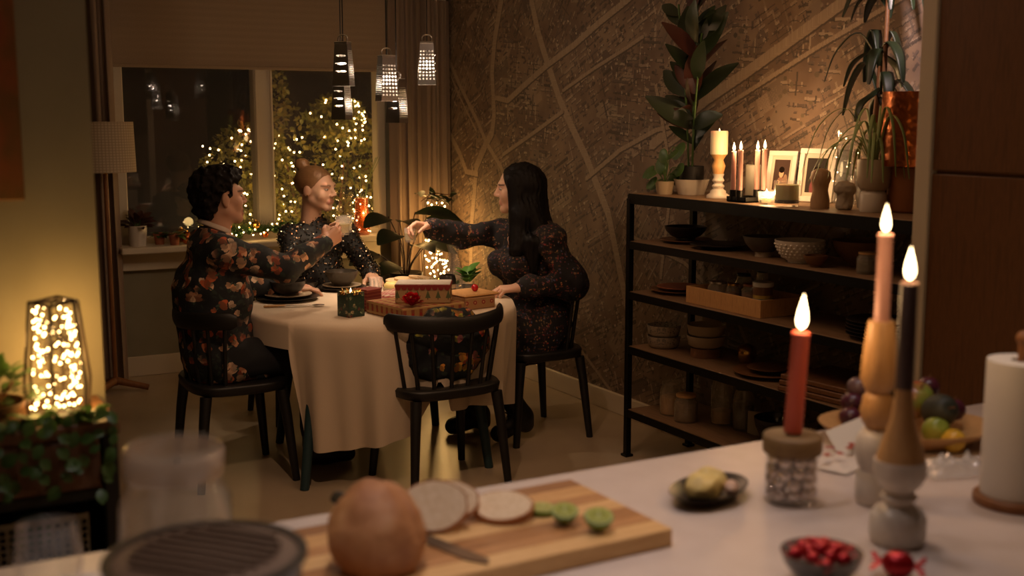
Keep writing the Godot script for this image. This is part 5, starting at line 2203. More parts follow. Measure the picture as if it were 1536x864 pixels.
	tri_map(m, print_tex("#b59a84", func(im: Image) -> void:
		for k in 8:
			im.fill_rect(Rect2i(0, k * 32, 256, 18), Color("#8c2a22"))), V(9, 9, 9))
	put(t, "paper", b, m)
	tumbler("empty clear glass between the grey bowl and the yellow butter", V(2.20, y, -5.48), 0.036, 0.075, 0.0)
	# cream in a dish, bread on a board
	t = turned("butter_dish", "small pale dish heaped with yellow butter behind the gifts", "butter dish", V(2.25, y, -5.38), [["dish", mats.ceramic_beige, bowl_profile(0.05, 0.035, 0.03)], ["butter", mat("butter", "#d6c07a", 0.5), P2([0, 0.02, 0.04, 0.02, 0.043, 0.05, 0.03, 0.062, 0, 0.064])]])
	t = thing("bread_basket", "low basket of sliced white bread behind the tree-print gift", "bread", V(2.36, y, -5.42))
	b = MB.new()
	b.box(V(0, 0.022, 0), V(0.24, 0.044, 0.14), 0.008)
	put(t, "basket_body", b, mats.dark_board)
	for k in 5:
		b = MB.new()
		var pts := PackedVector2Array()
		for j in 16:
			var a := TAU * j / 16.0
			pts.append(Vector2(0.05 * cos(a) * (1.0 + 0.1 * cos(2 * a)), 0.04 * sin(a)))
		b.prism(pts, 0.014, Basis(Vector3.RIGHT, -PI / 2 + 0.14) * Basis(Vector3.UP, 0.05 * k), V(-0.075 + 0.042 * k, 0.060 + 0.006 * (k % 2), 0.01 * sin(k * 2.0)))
		put(t, "slice", b, mat("bread_crumb", "#c8ab82", 0.9))
	# dark jar, little plant in a glass, carafe, fir sprig
	t = turned("patterned_jar", "dark ceramic jar with a pale band beside the small green plant", "jar", V(2.455, y, -5.17), [["jar", mats.ceramic_dark, P2([0, 0, 0.038, 0, 0.042, 0.02, 0.042, 0.09, 0.036, 0.11, 0.033, 0.11, 0.038, 0.09, 0, 0.085])], ["band", mats.ceramic_beige, P2([0.0425, 0.045, 0.0432, 0.05, 0.0432, 0.062, 0.0425, 0.066])]])
	t = thing("table_plant", "small bright green leafy plant in a glass on the table", "plant", V(2.575, y, -5.19))
	b = MB.new()
	b.lathe(P2([0, 0, 0.03, 0, 0.036, 0.07, 0.034, 0.07, 0.028, 0.006, 0, 0.006]), 22)
	put(t, "pot", b, mats.clear_glass)
	b = MB.new()
	b.lathe(P2([0, 0.006, 0.027, 0.006, 0.032, 0.05, 0, 0.052]), 18)
	put(t, "soil", b, mat("soil_dark", "#241a12", 0.95))
	var xs := []
	for k in 14:
		var a := k * 2.4
		var up := rr(0.6, 1.5)
		xs.append(leaf_at(V(0.012 * cos(a), 0.06 + 0.004 * k, 0.012 * sin(a)), V(cos(a), up, sin(a)), V(-cos(a), 1, -sin(a)), rr(0.8, 1.2)))
	leaves(t, leaf_mesh(0.07, 0.05, 0.3, 5), mat("leaf_bright", "#4c7a2a", 0.4), xs)
	t = thing("glass_carafe", "clear glass carafe with a narrow waist near the long-haired woman", "carafe", V(2.60, y, -5.40))
	b = MB.new()
	b.lathe(P2([0, 0, 0.045, 0, 0.05, 0.02, 0.048, 0.1, 0.03, 0.16, 0.026, 0.19, 0.036, 0.23, 0.034, 0.23, 0.024, 0.19, 0.028, 0.16, 0.045, 0.1, 0.047, 0.02, 0, 0.006]), 30)
	put(t, "glass", b, mats.clear_glass)
	b = MB.new()
	b.lathe(P2([0, 0.007, 0.045, 0.02, 0.0445, 0.08, 0, 0.08]), 24)
	put(t, "water", b, pane("water", Color(1, 1, 1), 0.08))
	t = thing("fir_sprig", "green fir sprig with red and gold balls behind the tree-print gift", "sprig", V(2.42, y + 0.03, -5.22))
	b = MB.new()
	b.tube([V(-0.12, 0.02, 0), V(0, 0.03, 0.01), V(0.1, 0.02, 0)], 0.004, 6)
	put(t, "twig", b, mats.brown_wood)
	var nd := MB.new()
	nd.tube([Vector3.ZERO, V(0, 0, 0.04)], [0.002, 0.0007], 4, false)
	xs = []
	for k in 420:
		var d := rnd_dir()
		d.y = absf(d.y)
		xs.append(Transform3D(face_to(d + V(0.4, 0, 0)), V(rr(-0.12, 0.1), 0.025, 0)))
	scatter(t, "needles", nd.mesh(), mats.leaf_mid, xs)
	bauble("small red bauble beside the dark jar", V(2.40, y + 0.045, -5.14), 0.02, mats.red_gloss)
	bauble("small yellow-gold bauble behind the red one by the dark jar", V(2.425, y + 0.06, -5.20), 0.018, mats.gold)
	bowl("black serving bowl between the man's bowl and the grey bowl", V(1.875, y, -5.66), 0.078, 0.055, mats.ceramic_dark)
	# raised glasses
	tumbler("glass of pale drink raised by the man", V(1.902, 1.085, -5.135), 0.034, 0.085, 0.05)
	tumbler("glass of pale drink raised by the woman in sequins", V(2.085, 1.05, -5.585), 0.034, 0.085, 0.045)
	tumbler("glass of pale drink held out by the long-haired woman", V(2.335, 1.01, -5.345), 0.031, 0.07, 0.045)

# ---------- on top of the shelf ----------
func shelf_top_things() -> void:
	var y := 1.2755
	var t := thing("tall_leafy_plant", "tall plant with red and green leaves in a white pot on the shelf", "plant", V(3.30, y, -4.33))
	var b := MB.new()
	b.lathe(P2([0, 0, 0.06, 0, 0.082, 0.07, 0.078, 0.07, 0.066, 0.055, 0, 0.055]), 28)
	put(t, "pot", b, mats.ceramic_white)
	b = MB.new()
	b.lathe(P2([0, 0.05, 0.055, 0.05, 0.055, 0.13, 0.05, 0.13, 0.05, 0.1, 0, 0.1]), 22)
	put(t, "inner_pot", b, mats.black)
	b = MB.new()
	var xs := []
	var rs := []
	for st: Array in [[-0.02, -0.10, 0.86, 12], [0.0, 0.02, 0.98, 14], [-0.03, 0.09, 0.72, 9], [0.02, -0.03, 0.55, 7]]:
		var tip := V(st[0], st[2], st[1])
		b.tube(spline([V(st[0] * 0.3, 0.1, st[1] * 0.15), V(st[0] * 0.6, st[2] * 0.5, st[1] * 0.4), tip], 4), 0.005, 6)
		for k in st[3]:
			var u: float = 0.35 + 0.65 * (k + rr(-0.3, 0.3)) / st[3]
			var p := V(st[0] * u, st[2] * u, st[1] * u * u)
			var a := rr(0, TAU)
			var d := V(cos(a) * 0.5 - 0.3, rr(0.1, 1.3), sin(a) * 0.9 + st[1] * 3.0)
			var x := leaf_at(p, d, V(-0.9, 0.7, 0.5) + rnd_dir() * 0.5, rr(0.6, 1.15))
			if rng.randf() < 0.3:
				rs.append(x)
			else:
				xs.append(x)
	rs.append(leaf_at(V(0.0, 0.82, 0.0), V(-0.1, 1, -0.05), V(-1, 0, 0.4), 1.2))
	put(t, "stem", b, mats.leaf_mid)
	leaves(t, leaf_mesh(0.23, 0.085, 0.22, 6), mats.leaf_dark, xs)
	leaves(t, leaf_mesh(0.25, 0.095, 0.2, 6), mats.leaf_red, rs)
	t = thing("pilea_plant", "small plant with round coin leaves at the shelf's far end", "plant", V(3.20, y, -4.40))
	b = MB.new()
	b.lathe(P2([0, 0, 0.035, 0, 0.045, 0.06, 0.042, 0.06, 0.035, 0.05, 0, 0.05]), 20)
	put(t, "pot", b, mats.ceramic_beige)
	b = MB.new()
	xs = []
	var coin := MB.new()
	coin.lathe(P2([0, 0.002, 0.036, 0.001, 0.043, -0.002, 0.043, -0.003, 0, 0.0]), 16)
	for k in 13:
		var a := k * 2.4
		var tip := V(cos(a) * rr(0.05, 0.10), rr(0.04, 0.2), sin(a) * rr(0.05, 0.11))
		b.tube(spline([V(0, 0.05, 0), tip * V(0.5, 1.05, 0.5), tip], 4), 0.002, 5)
		xs.append(Transform3D(bas(V(0, 0.2, 1), V(-0.8, 0.5, 0.5) + rnd_dir() * 0.4).scaled(Vector3.ONE * rr(0.7, 1.1)), tip))
	put(t, "stem", b, mats.leaf_mid)
	leaves(t, coin.mesh(), mats.leaf_mid, xs)
	# pillar candle on turned holder
	turned("turned_candle_holder", "turned wood and white candle holder carrying the thick cream candle", "candle holder", V(3.255, y, -4.08), [
		["white_foot", mats.ceramic_white, P2([0, 0, 0.05, 0, 0.05, 0.012, 0.035, 0.022, 0.035, 0.03, 0.022, 0.04, 0.028, 0.052, 0.018, 0.064, 0.027, 0.076, 0.02, 0.09, 0.026, 0.105, 0, 0.105])],
		["wood_stem", mats.turned_wood, P2([0.0, 0.105, 0.022, 0.105, 0.03, 0.14, 0.02, 0.165, 0.027, 0.178, 0.036, 0.19, 0, 0.19])]])
	t = thing("pillar_candle", "thick cream pillar candle burning low on the turned holder", "candle", V(3.255, y + 0.19, -4.08))
	b = MB.new()
	b.lathe(P2([0, 0, 0.037, 0, 0.038, 0.005, 0.038, 0.098, 0.035, 0.102, 0.02, 0.096, 0, 0.095]), 26)
	put(t, "wax", b, mats.wax_cream)
	b = MB.new()
	b.tube([V(0, 0.094, 0), V(0, 0.104, 0)], 0.0013, 5)
	put(t, "wick", b, mats.wick)
	flame(t, V(0, 0.099, 0), 0.014, 0.02)
	# black tray with four tapers and a grey pillar
	t = thing("candle_tray", "black metal tray holding four pink tapers", "candle tray", V(3.21, y, -3.83))
	b = MB.new()
	b.box(V(0, 0.004, 0), V(0.12, 0.008, 0.12), 0.002)
	for q: Array in [[0, -0.058, 0.12, 0.004], [0, 0.058, 0.12, 0.004], [-0.058, 0, 0.004, 0.12], [0.058, 0, 0.004, 0.12]]:
		b.box(V(q[0], 0.012, q[1]), V(q[2], 0.02, q[3]))
	for q: Array in [[-0.05, -0.032], [-0.05, 0.012], [0.05, 0.0], [0.05, 0.045]]:
		b.lathe(P2([0.0, 0.0075, 0.014, 0.0075, 0.014, 0.05, 0.012, 0.05, 0.012, 0.01, 0, 0.01]), 14, V(q[0], 0, q[1]))
	put(t, "tray", b, mats.black_metal)
	for q: Array in [[-0.05, -0.032, 0.20], [-0.05, 0.012, 0.205], [0.05, 0.0, 0.205], [0.05, 0.045, 0.21]]:
		taper("slim pink taper burning in the black metal tray", V(3.21 + q[0], y + 0.0102, -3.83 + q[1]), q[2], 0.0105, mats.wax_pink, 0.036, 0.09, "pink tapers in the black tray")
	t = thing("pillar_candle", "unlit grey pillar candle standing behind the pink tapers", "candle", V(3.33, y, -3.935))
	b = MB.new()
	b.lathe(P2([0, 0, 0.034, 0, 0.034, 0.145, 0.03, 0.149, 0, 0.147]), 24)
	put(t, "wax", b, mats.wax_grey)
	b = MB.new()
	b.tube([V(0, 0.146, 0), V(0.001, 0.156, 0)], 0.0013, 5)
	put(t, "wick", b, mats.wick)
	# photo frames
	photo_frame("narrow white photo frame leaning on the map wall", V(3.44, y, -3.90), 0.14, 0.21, -72, "#4a3a34", "#c9a184", "#8a6a5a")
	photo_frame("wide white photo frame next to the glass vase", V(3.43, y, -3.67), 0.16, 0.225, -66, "#3a3430", "#b48a70", "#7a4a4a")
	# tealight and glass candle
	t = thing("tealight_glass", "tiny glass with a lit tealight beside the larger glass candle", "candle", V(3.19, y, -3.685))
	b = MB.new()
	b.lathe(P2([0, 0, 0.032, 0, 0.036, 0.05, 0.034, 0.05, 0.03, 0.006, 0, 0.006]), 20)
	put(t, "glass", b, mats.clear_glass)
	b = MB.new()
	b.lathe(P2([0, 0.007, 0.02, 0.007, 0.02, 0.026, 0, 0.026]), 18)
	put(t, "wax", b, mats.wax_cream)
	flame(t, V(0, 0.029, 0), 0.034, 0.12)
	t = thing("glass_candle", "large glass candle with pale green wax in front of the photo frames", "candle", V(3.19, y, -3.565))
	b = MB.new()
	b.lathe(P2([0, 0, 0.048, 0, 0.052, 0.01, 0.052, 0.098, 0.049, 0.102, 0.047, 0.098, 0.048, 0.015, 0, 0.008]), 28)
	put(t, "glass", b, mats.clear_glass)
	b = MB.new()
	b.lathe(P2([0, 0.026, 0.046, 0.026, 0.047, 0.03, 0.047, 0.085, 0, 0.083]), 24)
	var gw := mat("wax_green", "#bdb67e", 0.5)
	gw.subsurf_scatter_enabled = true
	gw.subsurf_scatter_strength = 0.5
	put(t, "wax", b, gw)
	b = MB.new()
	b.lathe(P2([0, 0.008, 0.0475, 0.012, 0.0475, 0.025, 0, 0.025]), 24)
	put(t, "base", b, mats.black)
	# wooden peg figure, stone, vase with lights
	turned("wooden_mill", "rounded wooden pepper mill beside the stone ornament", "mill", V(3.225, y, -3.415), [["body", wood_mat("mill_wood", "#8a6a48", "#a5845e", 1, 0.6, 1.5, 16), P2([0, 0, 0.036, 0, 0.037, 0.03, 0.029, 0.07, 0.033, 0.095, 0.04, 0.115, 0.036, 0.14, 0.02, 0.152, 0, 0.155])]])
	t = thing("stone_ornament", "small rough stone mushroom ornament", "ornament", V(3.255, y, -3.315))
	var F := Field.new(V(-0.06, -0.01, -0.06), V(0.06, 0.12, 0.06), 0.005)
	F.cap(V(0, 0.02, 0), V(0, 0.06, 0), 0.032, 0.028, 0.01)
	F.ell(V(0, 0.078, 0), V(0.041, 0.032, 0.041), 0.01)
	crumple(F, 9, 0.006, 40.0)
	F.each(func(p: Vector3, v: float) -> float: return maxf(v, 0.0005 - p.y))
	b = MB.new()
	F.net(b)
	put(t, "stone", b, mats.stone)
	t = thing("glass_vase", "slim clear glass vase wound with small silver lights", "vase", V(3.41, y, -3.475))
	b = MB.new()
	b.lathe(P2([0, 0, 0.04, 0, 0.045, 0.02, 0.035, 0.12, 0.027, 0.2, 0.04, 0.30, 0.038, 0.30, 0.025, 0.2, 0.033, 0.12, 0.042, 0.02, 0, 0.006]), 26)
	put(t, "glass", b, mats.clear_glass)
	var pts := []
	for k in 30:
		pts.append(V(0.046 * cos(k * 1.3), 0.02 + 0.0095 * k, 0.046 * sin(k * 1.3)))
	b = MB.new()
	b.tube(spline(pts, 3), 0.0009, 4, false)
	put(t, "cable", b, mats.wire)
	var few := []
	for k in range(0, 30, 2):
		few.append(pts[k])
	bulbs(t, few, 0.0022)
	omni(t, V(-0.08, 0.15, 0.0), Color(1.0, 0.82, 0.56), 0.008, 0.03)
	# spider plant on white pot and stand
	turned("pot_stand", "white rounded stand under the spider plant pot", "stand", V(3.275, y, -3.19), [["stand", mats.ceramic_white, P2([0, 0, 0.045, 0, 0.05, 0.01, 0.05, 0.065, 0.04, 0.08, 0, 0.08])]])
	t = thing("spider_plant", "spider plant with arching pale leaves in a beige pot", "plant", V(3.275, y + 0.08, -3.19))
	b = MB.new()
	b.lathe(P2([0, 0, 0.045, 0, 0.058, 0.015, 0.062, 0.06, 0.062, 0.115, 0.058, 0.115, 0.056, 0.09, 0, 0.09]), 28)
	put(t, "pot", b, mats.ceramic_beige)
	for k in 30:
		var a := k * 2.399
		var r := rr(0.12, 0.27)
		var up := rr(0.06, 0.2)
		b = MB.new()
		ribbon(b, [V(0.01 * cos(a), 0.09, 0.01 * sin(a)), V(r * 0.4 * cos(a), 0.11 + up, r * 0.4 * sin(a)), V(r * 0.85 * cos(a), 0.09 + up * 0.8, r * 0.85 * sin(a)), V(r * 1.1 * cos(a), 0.02 + up * 0.2, r * 1.1 * sin(a))], 0.0065)
		put(t, "leaf", b, mats.leaf_pale)
	# brown pot, copper drum and dracaena at the near end
	t = turned("brown_planter", "smooth brown planter standing behind the spider plant", "planter", V(3.40, y, -3.11), [["planter", mat("brown_glaze", "#8a5630", 0.4), P2([0, 0, 0.085, 0, 0.095, 0.01, 0.095, 0.15, 0.1, 0.165, 0.095, 0.17, 0.09, 0.16, 0, 0.15])]])
	t = thing("copper_drum", "shiny hammered copper drum standing on the brown planter", "drum", V(3.395, y + 0.172, -3.09))
	b = MB.new()
	var hn := FastNoiseLite.new()
	hn.seed = 7
	hn.noise_type = FastNoiseLite.TYPE_CELLULAR
	hn.frequency = 60.0
	b.grid(96, 48, func(i: int, j: int) -> Vector3:
		var a := TAU * i / 96.0
		var p := V(cos(a) * 0.14, 0.27 * j / 48.0, sin(a) * 0.14)
		return p * V(1, 1, 1) + V(cos(a), 0, sin(a)) * 0.004 * hn.get_noise_3dv(p), true)
	b.lathe(P2([0, 0.0005, 0.139, 0.0005]), 32)
	put(t, "hammered_wall", b, mats.copper)
	t = thing("dracaena_plant", "tall dracaena with long drooping leaves near the white strip", "plant", V(3.42, y, -3.33))
	b = MB.new()
	b.lathe(P2([0, 0, 0.06, 0, 0.075, 0.15, 0.07, 0.15, 0.06, 0.13, 0, 0.13]), 24)
	put(t, "pot", b, mats.ceramic_dark)
	b = MB.new()
	b.tube(spline([V(-0.01, 0.12, 0.0), V(-0.02, 0.3, 0.01), V(-0.01, 0.55, 0.02)], 5), 0.011, 8)
	b.tube(spline([V(0.02, 0.12, 0.02), V(0.0, 0.35, 0.05), V(-0.03, 0.5, 0.06), V(-0.02, 0.8, 0.05)], 5), 0.009, 8)
	put(t, "trunk", b, mats.brown_wood)
	for k in 20:
		var a := k * 2.399
		var top: Vector3 = [V(-0.01, 0.55, 0.02), V(-0.02, 0.8, 0.05), V(-0.02, 0.42, 0.04)][k % 3]
		var r := rr(0.10, 0.19)
		var up := rr(0.0, 0.14)
		b = MB.new()
		var d := V(minf(cos(a) * 0.6 - 0.2, 0.3), 0, sin(a)).normalized()
		r *= 0.6 if d.x > 0.0 else 1.0
		ribbon(b, [top + V(0, rr(-0.05, 0.05), 0), top + d * r * 0.5 + V(0, up, 0), top + d * r + V(0, up * 0.7 - 0.03, 0), top + d * r * 1.25 + V(0, up * 0.2 - 0.09, 0)], 0.024)
		put(t, "leaf", b, mats.leaf_dark)

func photo_frame(label: String, at: Vector3, w: float, hh: float, turn: float, dark: String, skin: String, dress: String) -> void:
	var t := thing("photo_frame", label, "photo frame", at, turn)
	var lean := Basis(Vector3.RIGHT, -0.2)
	var b := MB.new()
	b.xf = Transform3D(lean, Vector3.ZERO)
	var fw := 0.022
	b.box(V(0, fw / 2 + 0.001, 0), V(w, fw, 0.014), 0.002)
	b.box(V(0, hh - fw / 2, 0), V(w, fw, 0.014), 0.002)
	b.box(V(-w / 2 + fw / 2, hh / 2, 0), V(fw, hh - fw * 2, 0.014), 0.002)
	b.box(V(w / 2 - fw / 2, hh / 2, 0), V(fw, hh - fw * 2, 0.014), 0.002)
	put(t, "frame", b, mats.paper_white)
	b = MB.new()
	b.xf = Transform3D(lean, Vector3.ZERO)
	var iw := w / 2 - fw
	var f := b.v.size()
	for p: Array in [[-iw, fw, 0, 1], [iw, fw, 1, 1], [iw, hh - fw, 1, 0], [-iw, hh - fw, 0, 0]]:
		b.vert(V(p[0], p[1], 0.001), Vector3.BACK, Vector2(p[2], p[3]))
	b.quad(f, f + 1, f + 2, f + 3)
	var im := Image.create(128, 160, false, Image.FORMAT_RGB8)
	im.fill(Color("#cbbfae"))
	im.fill_rect(Rect2i(14, 16, 100, 128), Color(dark))
	blob(im, 64, 128, 30, 40, Color(dress))
	blob(im, 64, 72, 15, 19, Color(skin))
	blob(im, 64, 58, 18, 13, Color("#1c1410"))
	blob(im, 92, 110, 16, 34, Color(skin).darkened(0.3))
	var m := StandardMaterial3D.new()
	m.albedo_texture = ImageTexture.create_from_image(im)
	m.roughness = 0.07
	put(t, "photo_print", b, m)
	b = MB.new()
	b.xf = Transform3D(lean, Vector3.ZERO)
	b.box(V(0, hh / 2, -0.005), V(w - 0.01, hh - 0.01, 0.004))
	put(t, "back_board", b, mats.black)

func blob(im: Image, cx: int, cy: int, rx: int, ry: int, c: Color) -> void:
	for j in range(-ry, ry + 1):
		for i in range(-rx, rx + 1):
			if float(i * i) / (rx * rx) + float(j * j) / (ry * ry) <= 1.0 and cy + j < 144 and cx + i < 114 and cx + i > 13:
				im.set_pixel(cx + i, cy + j, c)

func shelf_lower_things() -> void:
	var y := 1.0505
	plate("brown platter under the black bowl on the upper shelf", V(3.30, y, -4.36), 0.12, mats.brown_wood, 0.014)
	bowl("wide black bowl on the brown platter of the upper shelf", V(3.31, y + 0.014, -4.38), 0.1, 0.06, mats.ceramic_dark)
	plate("flat dark dish beside the brown platter on the upper shelf", V(3.27, y, -4.08), 0.13, mats.ceramic_dark, 0.02)
	turned("footed_bowl", "grey bowl on a pale foot beside the white dimpled bowl", "bowl", V(3.245, y, -3.76), [["foot", mats.ceramic_beige, P2([0, 0, 0.035, 0, 0.032, 0.02, 0, 0.022])], ["vessel", mat("ceramic_grey", "#4a443c", 0.35), P2([0, 0.022, 0.045, 0.022, 0.075, 0.055, 0.085, 0.085, 0.08, 0.085, 0.07, 0.055, 0, 0.03])]])
	var t := bowl("white dimpled ceramic bowl on the upper shelf", V(3.235, y, -3.53), 0.1, 0.09, mats.ceramic_white)
	var b := MB.new()
	for j in 5:
		for k in 26:
			var a := TAU * (k + 0.5 * (j % 2)) / 26.0
			var r: float = [0.068, 0.078, 0.085, 0.091, 0.096][j]
			b.ball(V(r * cos(a), 0.024 + 0.0125 * j, r * sin(a)), V(0.006, 0.005, 0.006), 7, 5)
	put(t, "dimples", b, mats.ceramic_white)
	t.get_node("dimples").set_meta("kind", "stuff")
	bowl("small brown bowl in front of the dimpled bowl", V(3.19, y, -3.39), 0.047, 0.045, mats.brown_wood)
	bowl("broad wooden salad bowl at the back of the upper shelf", V(3.38, y, -3.33), 0.12, 0.1, mats.brown_wood)
	glass_jar("dark jar with a cork lid near the cupboard end of the upper shelf", V(3.22, y, -3.15), 0.04, 0.075, mats.black, 0.05, mats.turned_wood)
	# third shelf
	y = 0.8105
	plate("brown wooden platter at the far end of the second shelf", V(3.30, y, -4.40), 0.14, mats.brown_wood, 0.016)
	plate("clay plate on the brown wooden platter", V(3.30, y + 0.016, -4.40), 0.11, mats.terracotta, 0.012)
	t = thing("wooden_crate", "long shallow light wooden crate of jars on the second shelf", "crate", V(3.275, y, -3.90))
	b = MB.new()
	b.box(V(-0.125, 0.037, 0), V(0.008, 0.074, 0.50), 0.001)
	put(t, "side", b, mats.turned_wood)
	b = MB.new()
	b.box(V(0.125, 0.037, 0), V(0.008, 0.074, 0.50), 0.001)
	put(t, "side", b, mats.turned_wood)
	for s: float in [-1.0, 1.0]:
		b = MB.new()
		b.box(V(0, 0.037, s * 0.246), V(0.242, 0.074, 0.008), 0.001)
		put(t, "end", b, mats.turned_wood)
	b = MB.new()
	b.box(V(0, 0.004, 0), V(0.242, 0.008, 0.484))
	put(t, "bottom", b, mats.turned_wood)
	var cy := y + 0.0085
	glass_jar("squat clear jar with a metal lid in the far crate corner", V(3.25, cy, -4.05), 0.05, 0.085, null, 0, mats.steel)
	glass_jar("brown spice jar with a dark lid in the crate", V(3.33, cy, -3.98), 0.036, 0.12, mats.brown_wood, 0.06, mats.black)
	glass_jar("small amber jar in the middle of the crate", V(3.24, cy, -3.94), 0.03, 0.09, mats.terracotta, 0.05, mats.gold)
	glass_jar("tall thin glass bottle at the back of the crate", V(3.34, cy, -3.87), 0.028, 0.15, mats.drink, 0.08, mats.black)
	glass_jar("jar of preserves with a brown lid in the crate", V(3.25, cy, -3.83), 0.042, 0.10, mats.terracotta, 0.06, mats.terracotta)
	t = turned("spread_tub", "white-lidded tub with a yellow and blue band in the crate", "tub", V(3.225, cy, -3.73), [["lid", mats.paper_white, P2([0, 0.11, 0.043, 0.11, 0.043, 0.128, 0, 0.13])], ["brown_band", mats.brown_wood, P2([0.041, 0.075, 0.041, 0.11])], ["blue_band", mat("blue_print", "#5a7c8c", 0.5), P2([0.041, 0.02, 0.041, 0.06])], ["yellow_band", mat("yellow_print", "#b99b46", 0.5), P2([0.041, 0.06, 0.041, 0.075])], ["bottom", mats.paper_white, P2([0, 0, 0.04, 0, 0.041, 0.02])]])
	for k in 5:
		plate("dinner plate in the stack at the cupboard end of the second shelf", V(3.25, y + 0.013 * k, -3.10), 0.125, mats.ceramic_dark, 0.018, "stacked dark plates")
	# fourth shelf
	y = 0.5475
	var blue := mat("blue_pattern", "#ffffff", 0.4)
	tri_map(blue, blossom_tex(51, "#a89a86", ["#3e4654", "#4a5464", "#5a5c62"], "#6a6a6c", 70, 6, 11, 256), V(7, 7, 7))
	for k in 2:
		turned("patterned_bowl", ["lower blue-patterned bowl of the stack on the third shelf", "upper blue-patterned bowl of the stack on the third shelf"][k], "bowl", V(3.24, y + 0.052 * k, -4.44), [["vessel", blue, P2([0, 0, 0.06, 0, 0.074, 0.015, 0.08, 0.056, 0.077, 0.056, 0.07, 0.016, 0, 0.01])]], "patterned bowls")
	turned("clay_stand", "dark round box under the two pale bowls", "box", V(3.28, y, -4.17), [["box", mats.brown_wood, P2([0, 0, 0.07, 0, 0.07, 0.042, 0, 0.042])]])
	for k in 2:
		turned("pale_bowl", ["lower pale bowl of the pair on the dark round box", "upper pale bowl of the pair on the dark round box"][k], "bowl", V(3.28, y + 0.043 + 0.05 * k, -4.17), [["vessel", mats.ceramic_beige, P2([0, 0, 0.06, 0, 0.08, 0.012, 0.088, 0.055, 0.084, 0.055, 0.076, 0.014, 0, 0.01])]], "pale bowls")
	t = thing("standing_card", "pale folded card standing behind the patterned bowls", "card", V(3.43, y, -4.33), -60)
	b = MB.new()
	b.box(V(0, 0.07, 0), V(0.09, 0.14, 0.002), 0.0, Basis(Vector3.RIGHT, -0.12))
	b.box(V(0, 0.07, -0.034), V(0.09, 0.14, 0.002), 0.0, Basis(Vector3.RIGHT, 0.12))
	put(t, "paper", b, mats.ceramic_beige)
	turned("brass_pot", "small shiny brass pot at the back of the third shelf", "pot", V(3.36, y, -3.98), [["vessel", mats.gold, P2([0, 0, 0.03, 0, 0.045, 0.03, 0.04, 0.065, 0.028, 0.075, 0, 0.085])]])
	plate("large wooden plate in the middle of the third shelf", V(3.27, y, -3.73), 0.15, mats.brown_wood, 0.018)
	plate("smaller wooden plate lying on the large wooden plate", V(3.27, y + 0.018, -3.73), 0.09, mats.brown_wood, 0.014)
	t = thing("board_stack", "flat stack of wooden boards at the near end of the third shelf", "boards", V(3.28, y, -3.3), 6)
	for k in 3:
		b = MB.new()
		b.box(V(0.008 * k, 0.011 + 0.022 * k, 0), V(0.3, 0.02, 0.42), 0.003)
		put(t, "board", b, mats.brown_wood)
	# bottom shelf
	y = 0.2375
	glass_jar("swing-top glass jar of grain at the far end of the bottom shelf", V(3.24, y, -4.37), 0.055, 0.15, mats.turned_wood, 0.085, mats.clear_glass)
	glass_jar("round jar of brown sugar beside the grain jar", V(3.22, y, -4.23), 0.055, 0.12, mats.brown_wood, 0.09, mats.turned_wood)
	glass_jar("tall jar of dried pasta on the bottom shelf", V(3.34, y, -4.12), 0.05, 0.22, mats.turned_wood, 0.06, mats.black)
	glass_jar("tall dark jar beside the pasta jar", V(3.36, y, -3.99), 0.048, 0.19, mats.black, 0.12, mats.black)
	for k in 3:
		t = thing("recipe_card", "pale card standing in the little row on the bottom shelf", "card", V(3.36, y, -3.90 + 0.02 * k), -50, "cards on the bottom shelf")
		b = MB.new()
		b.box(V(0, 0.05, 0), V(0.08, 0.1, 0.002), 0.0, Basis(Vector3.RIGHT, -0.08))
		put(t, "paper", b, mats.ceramic_beige)
	bowl("glossy dark pot on the bottom shelf behind the counter edge", V(3.32, y, -3.72), 0.1, 0.12, mat("gloss_dark", "#1c1712", 0.12), "pot")

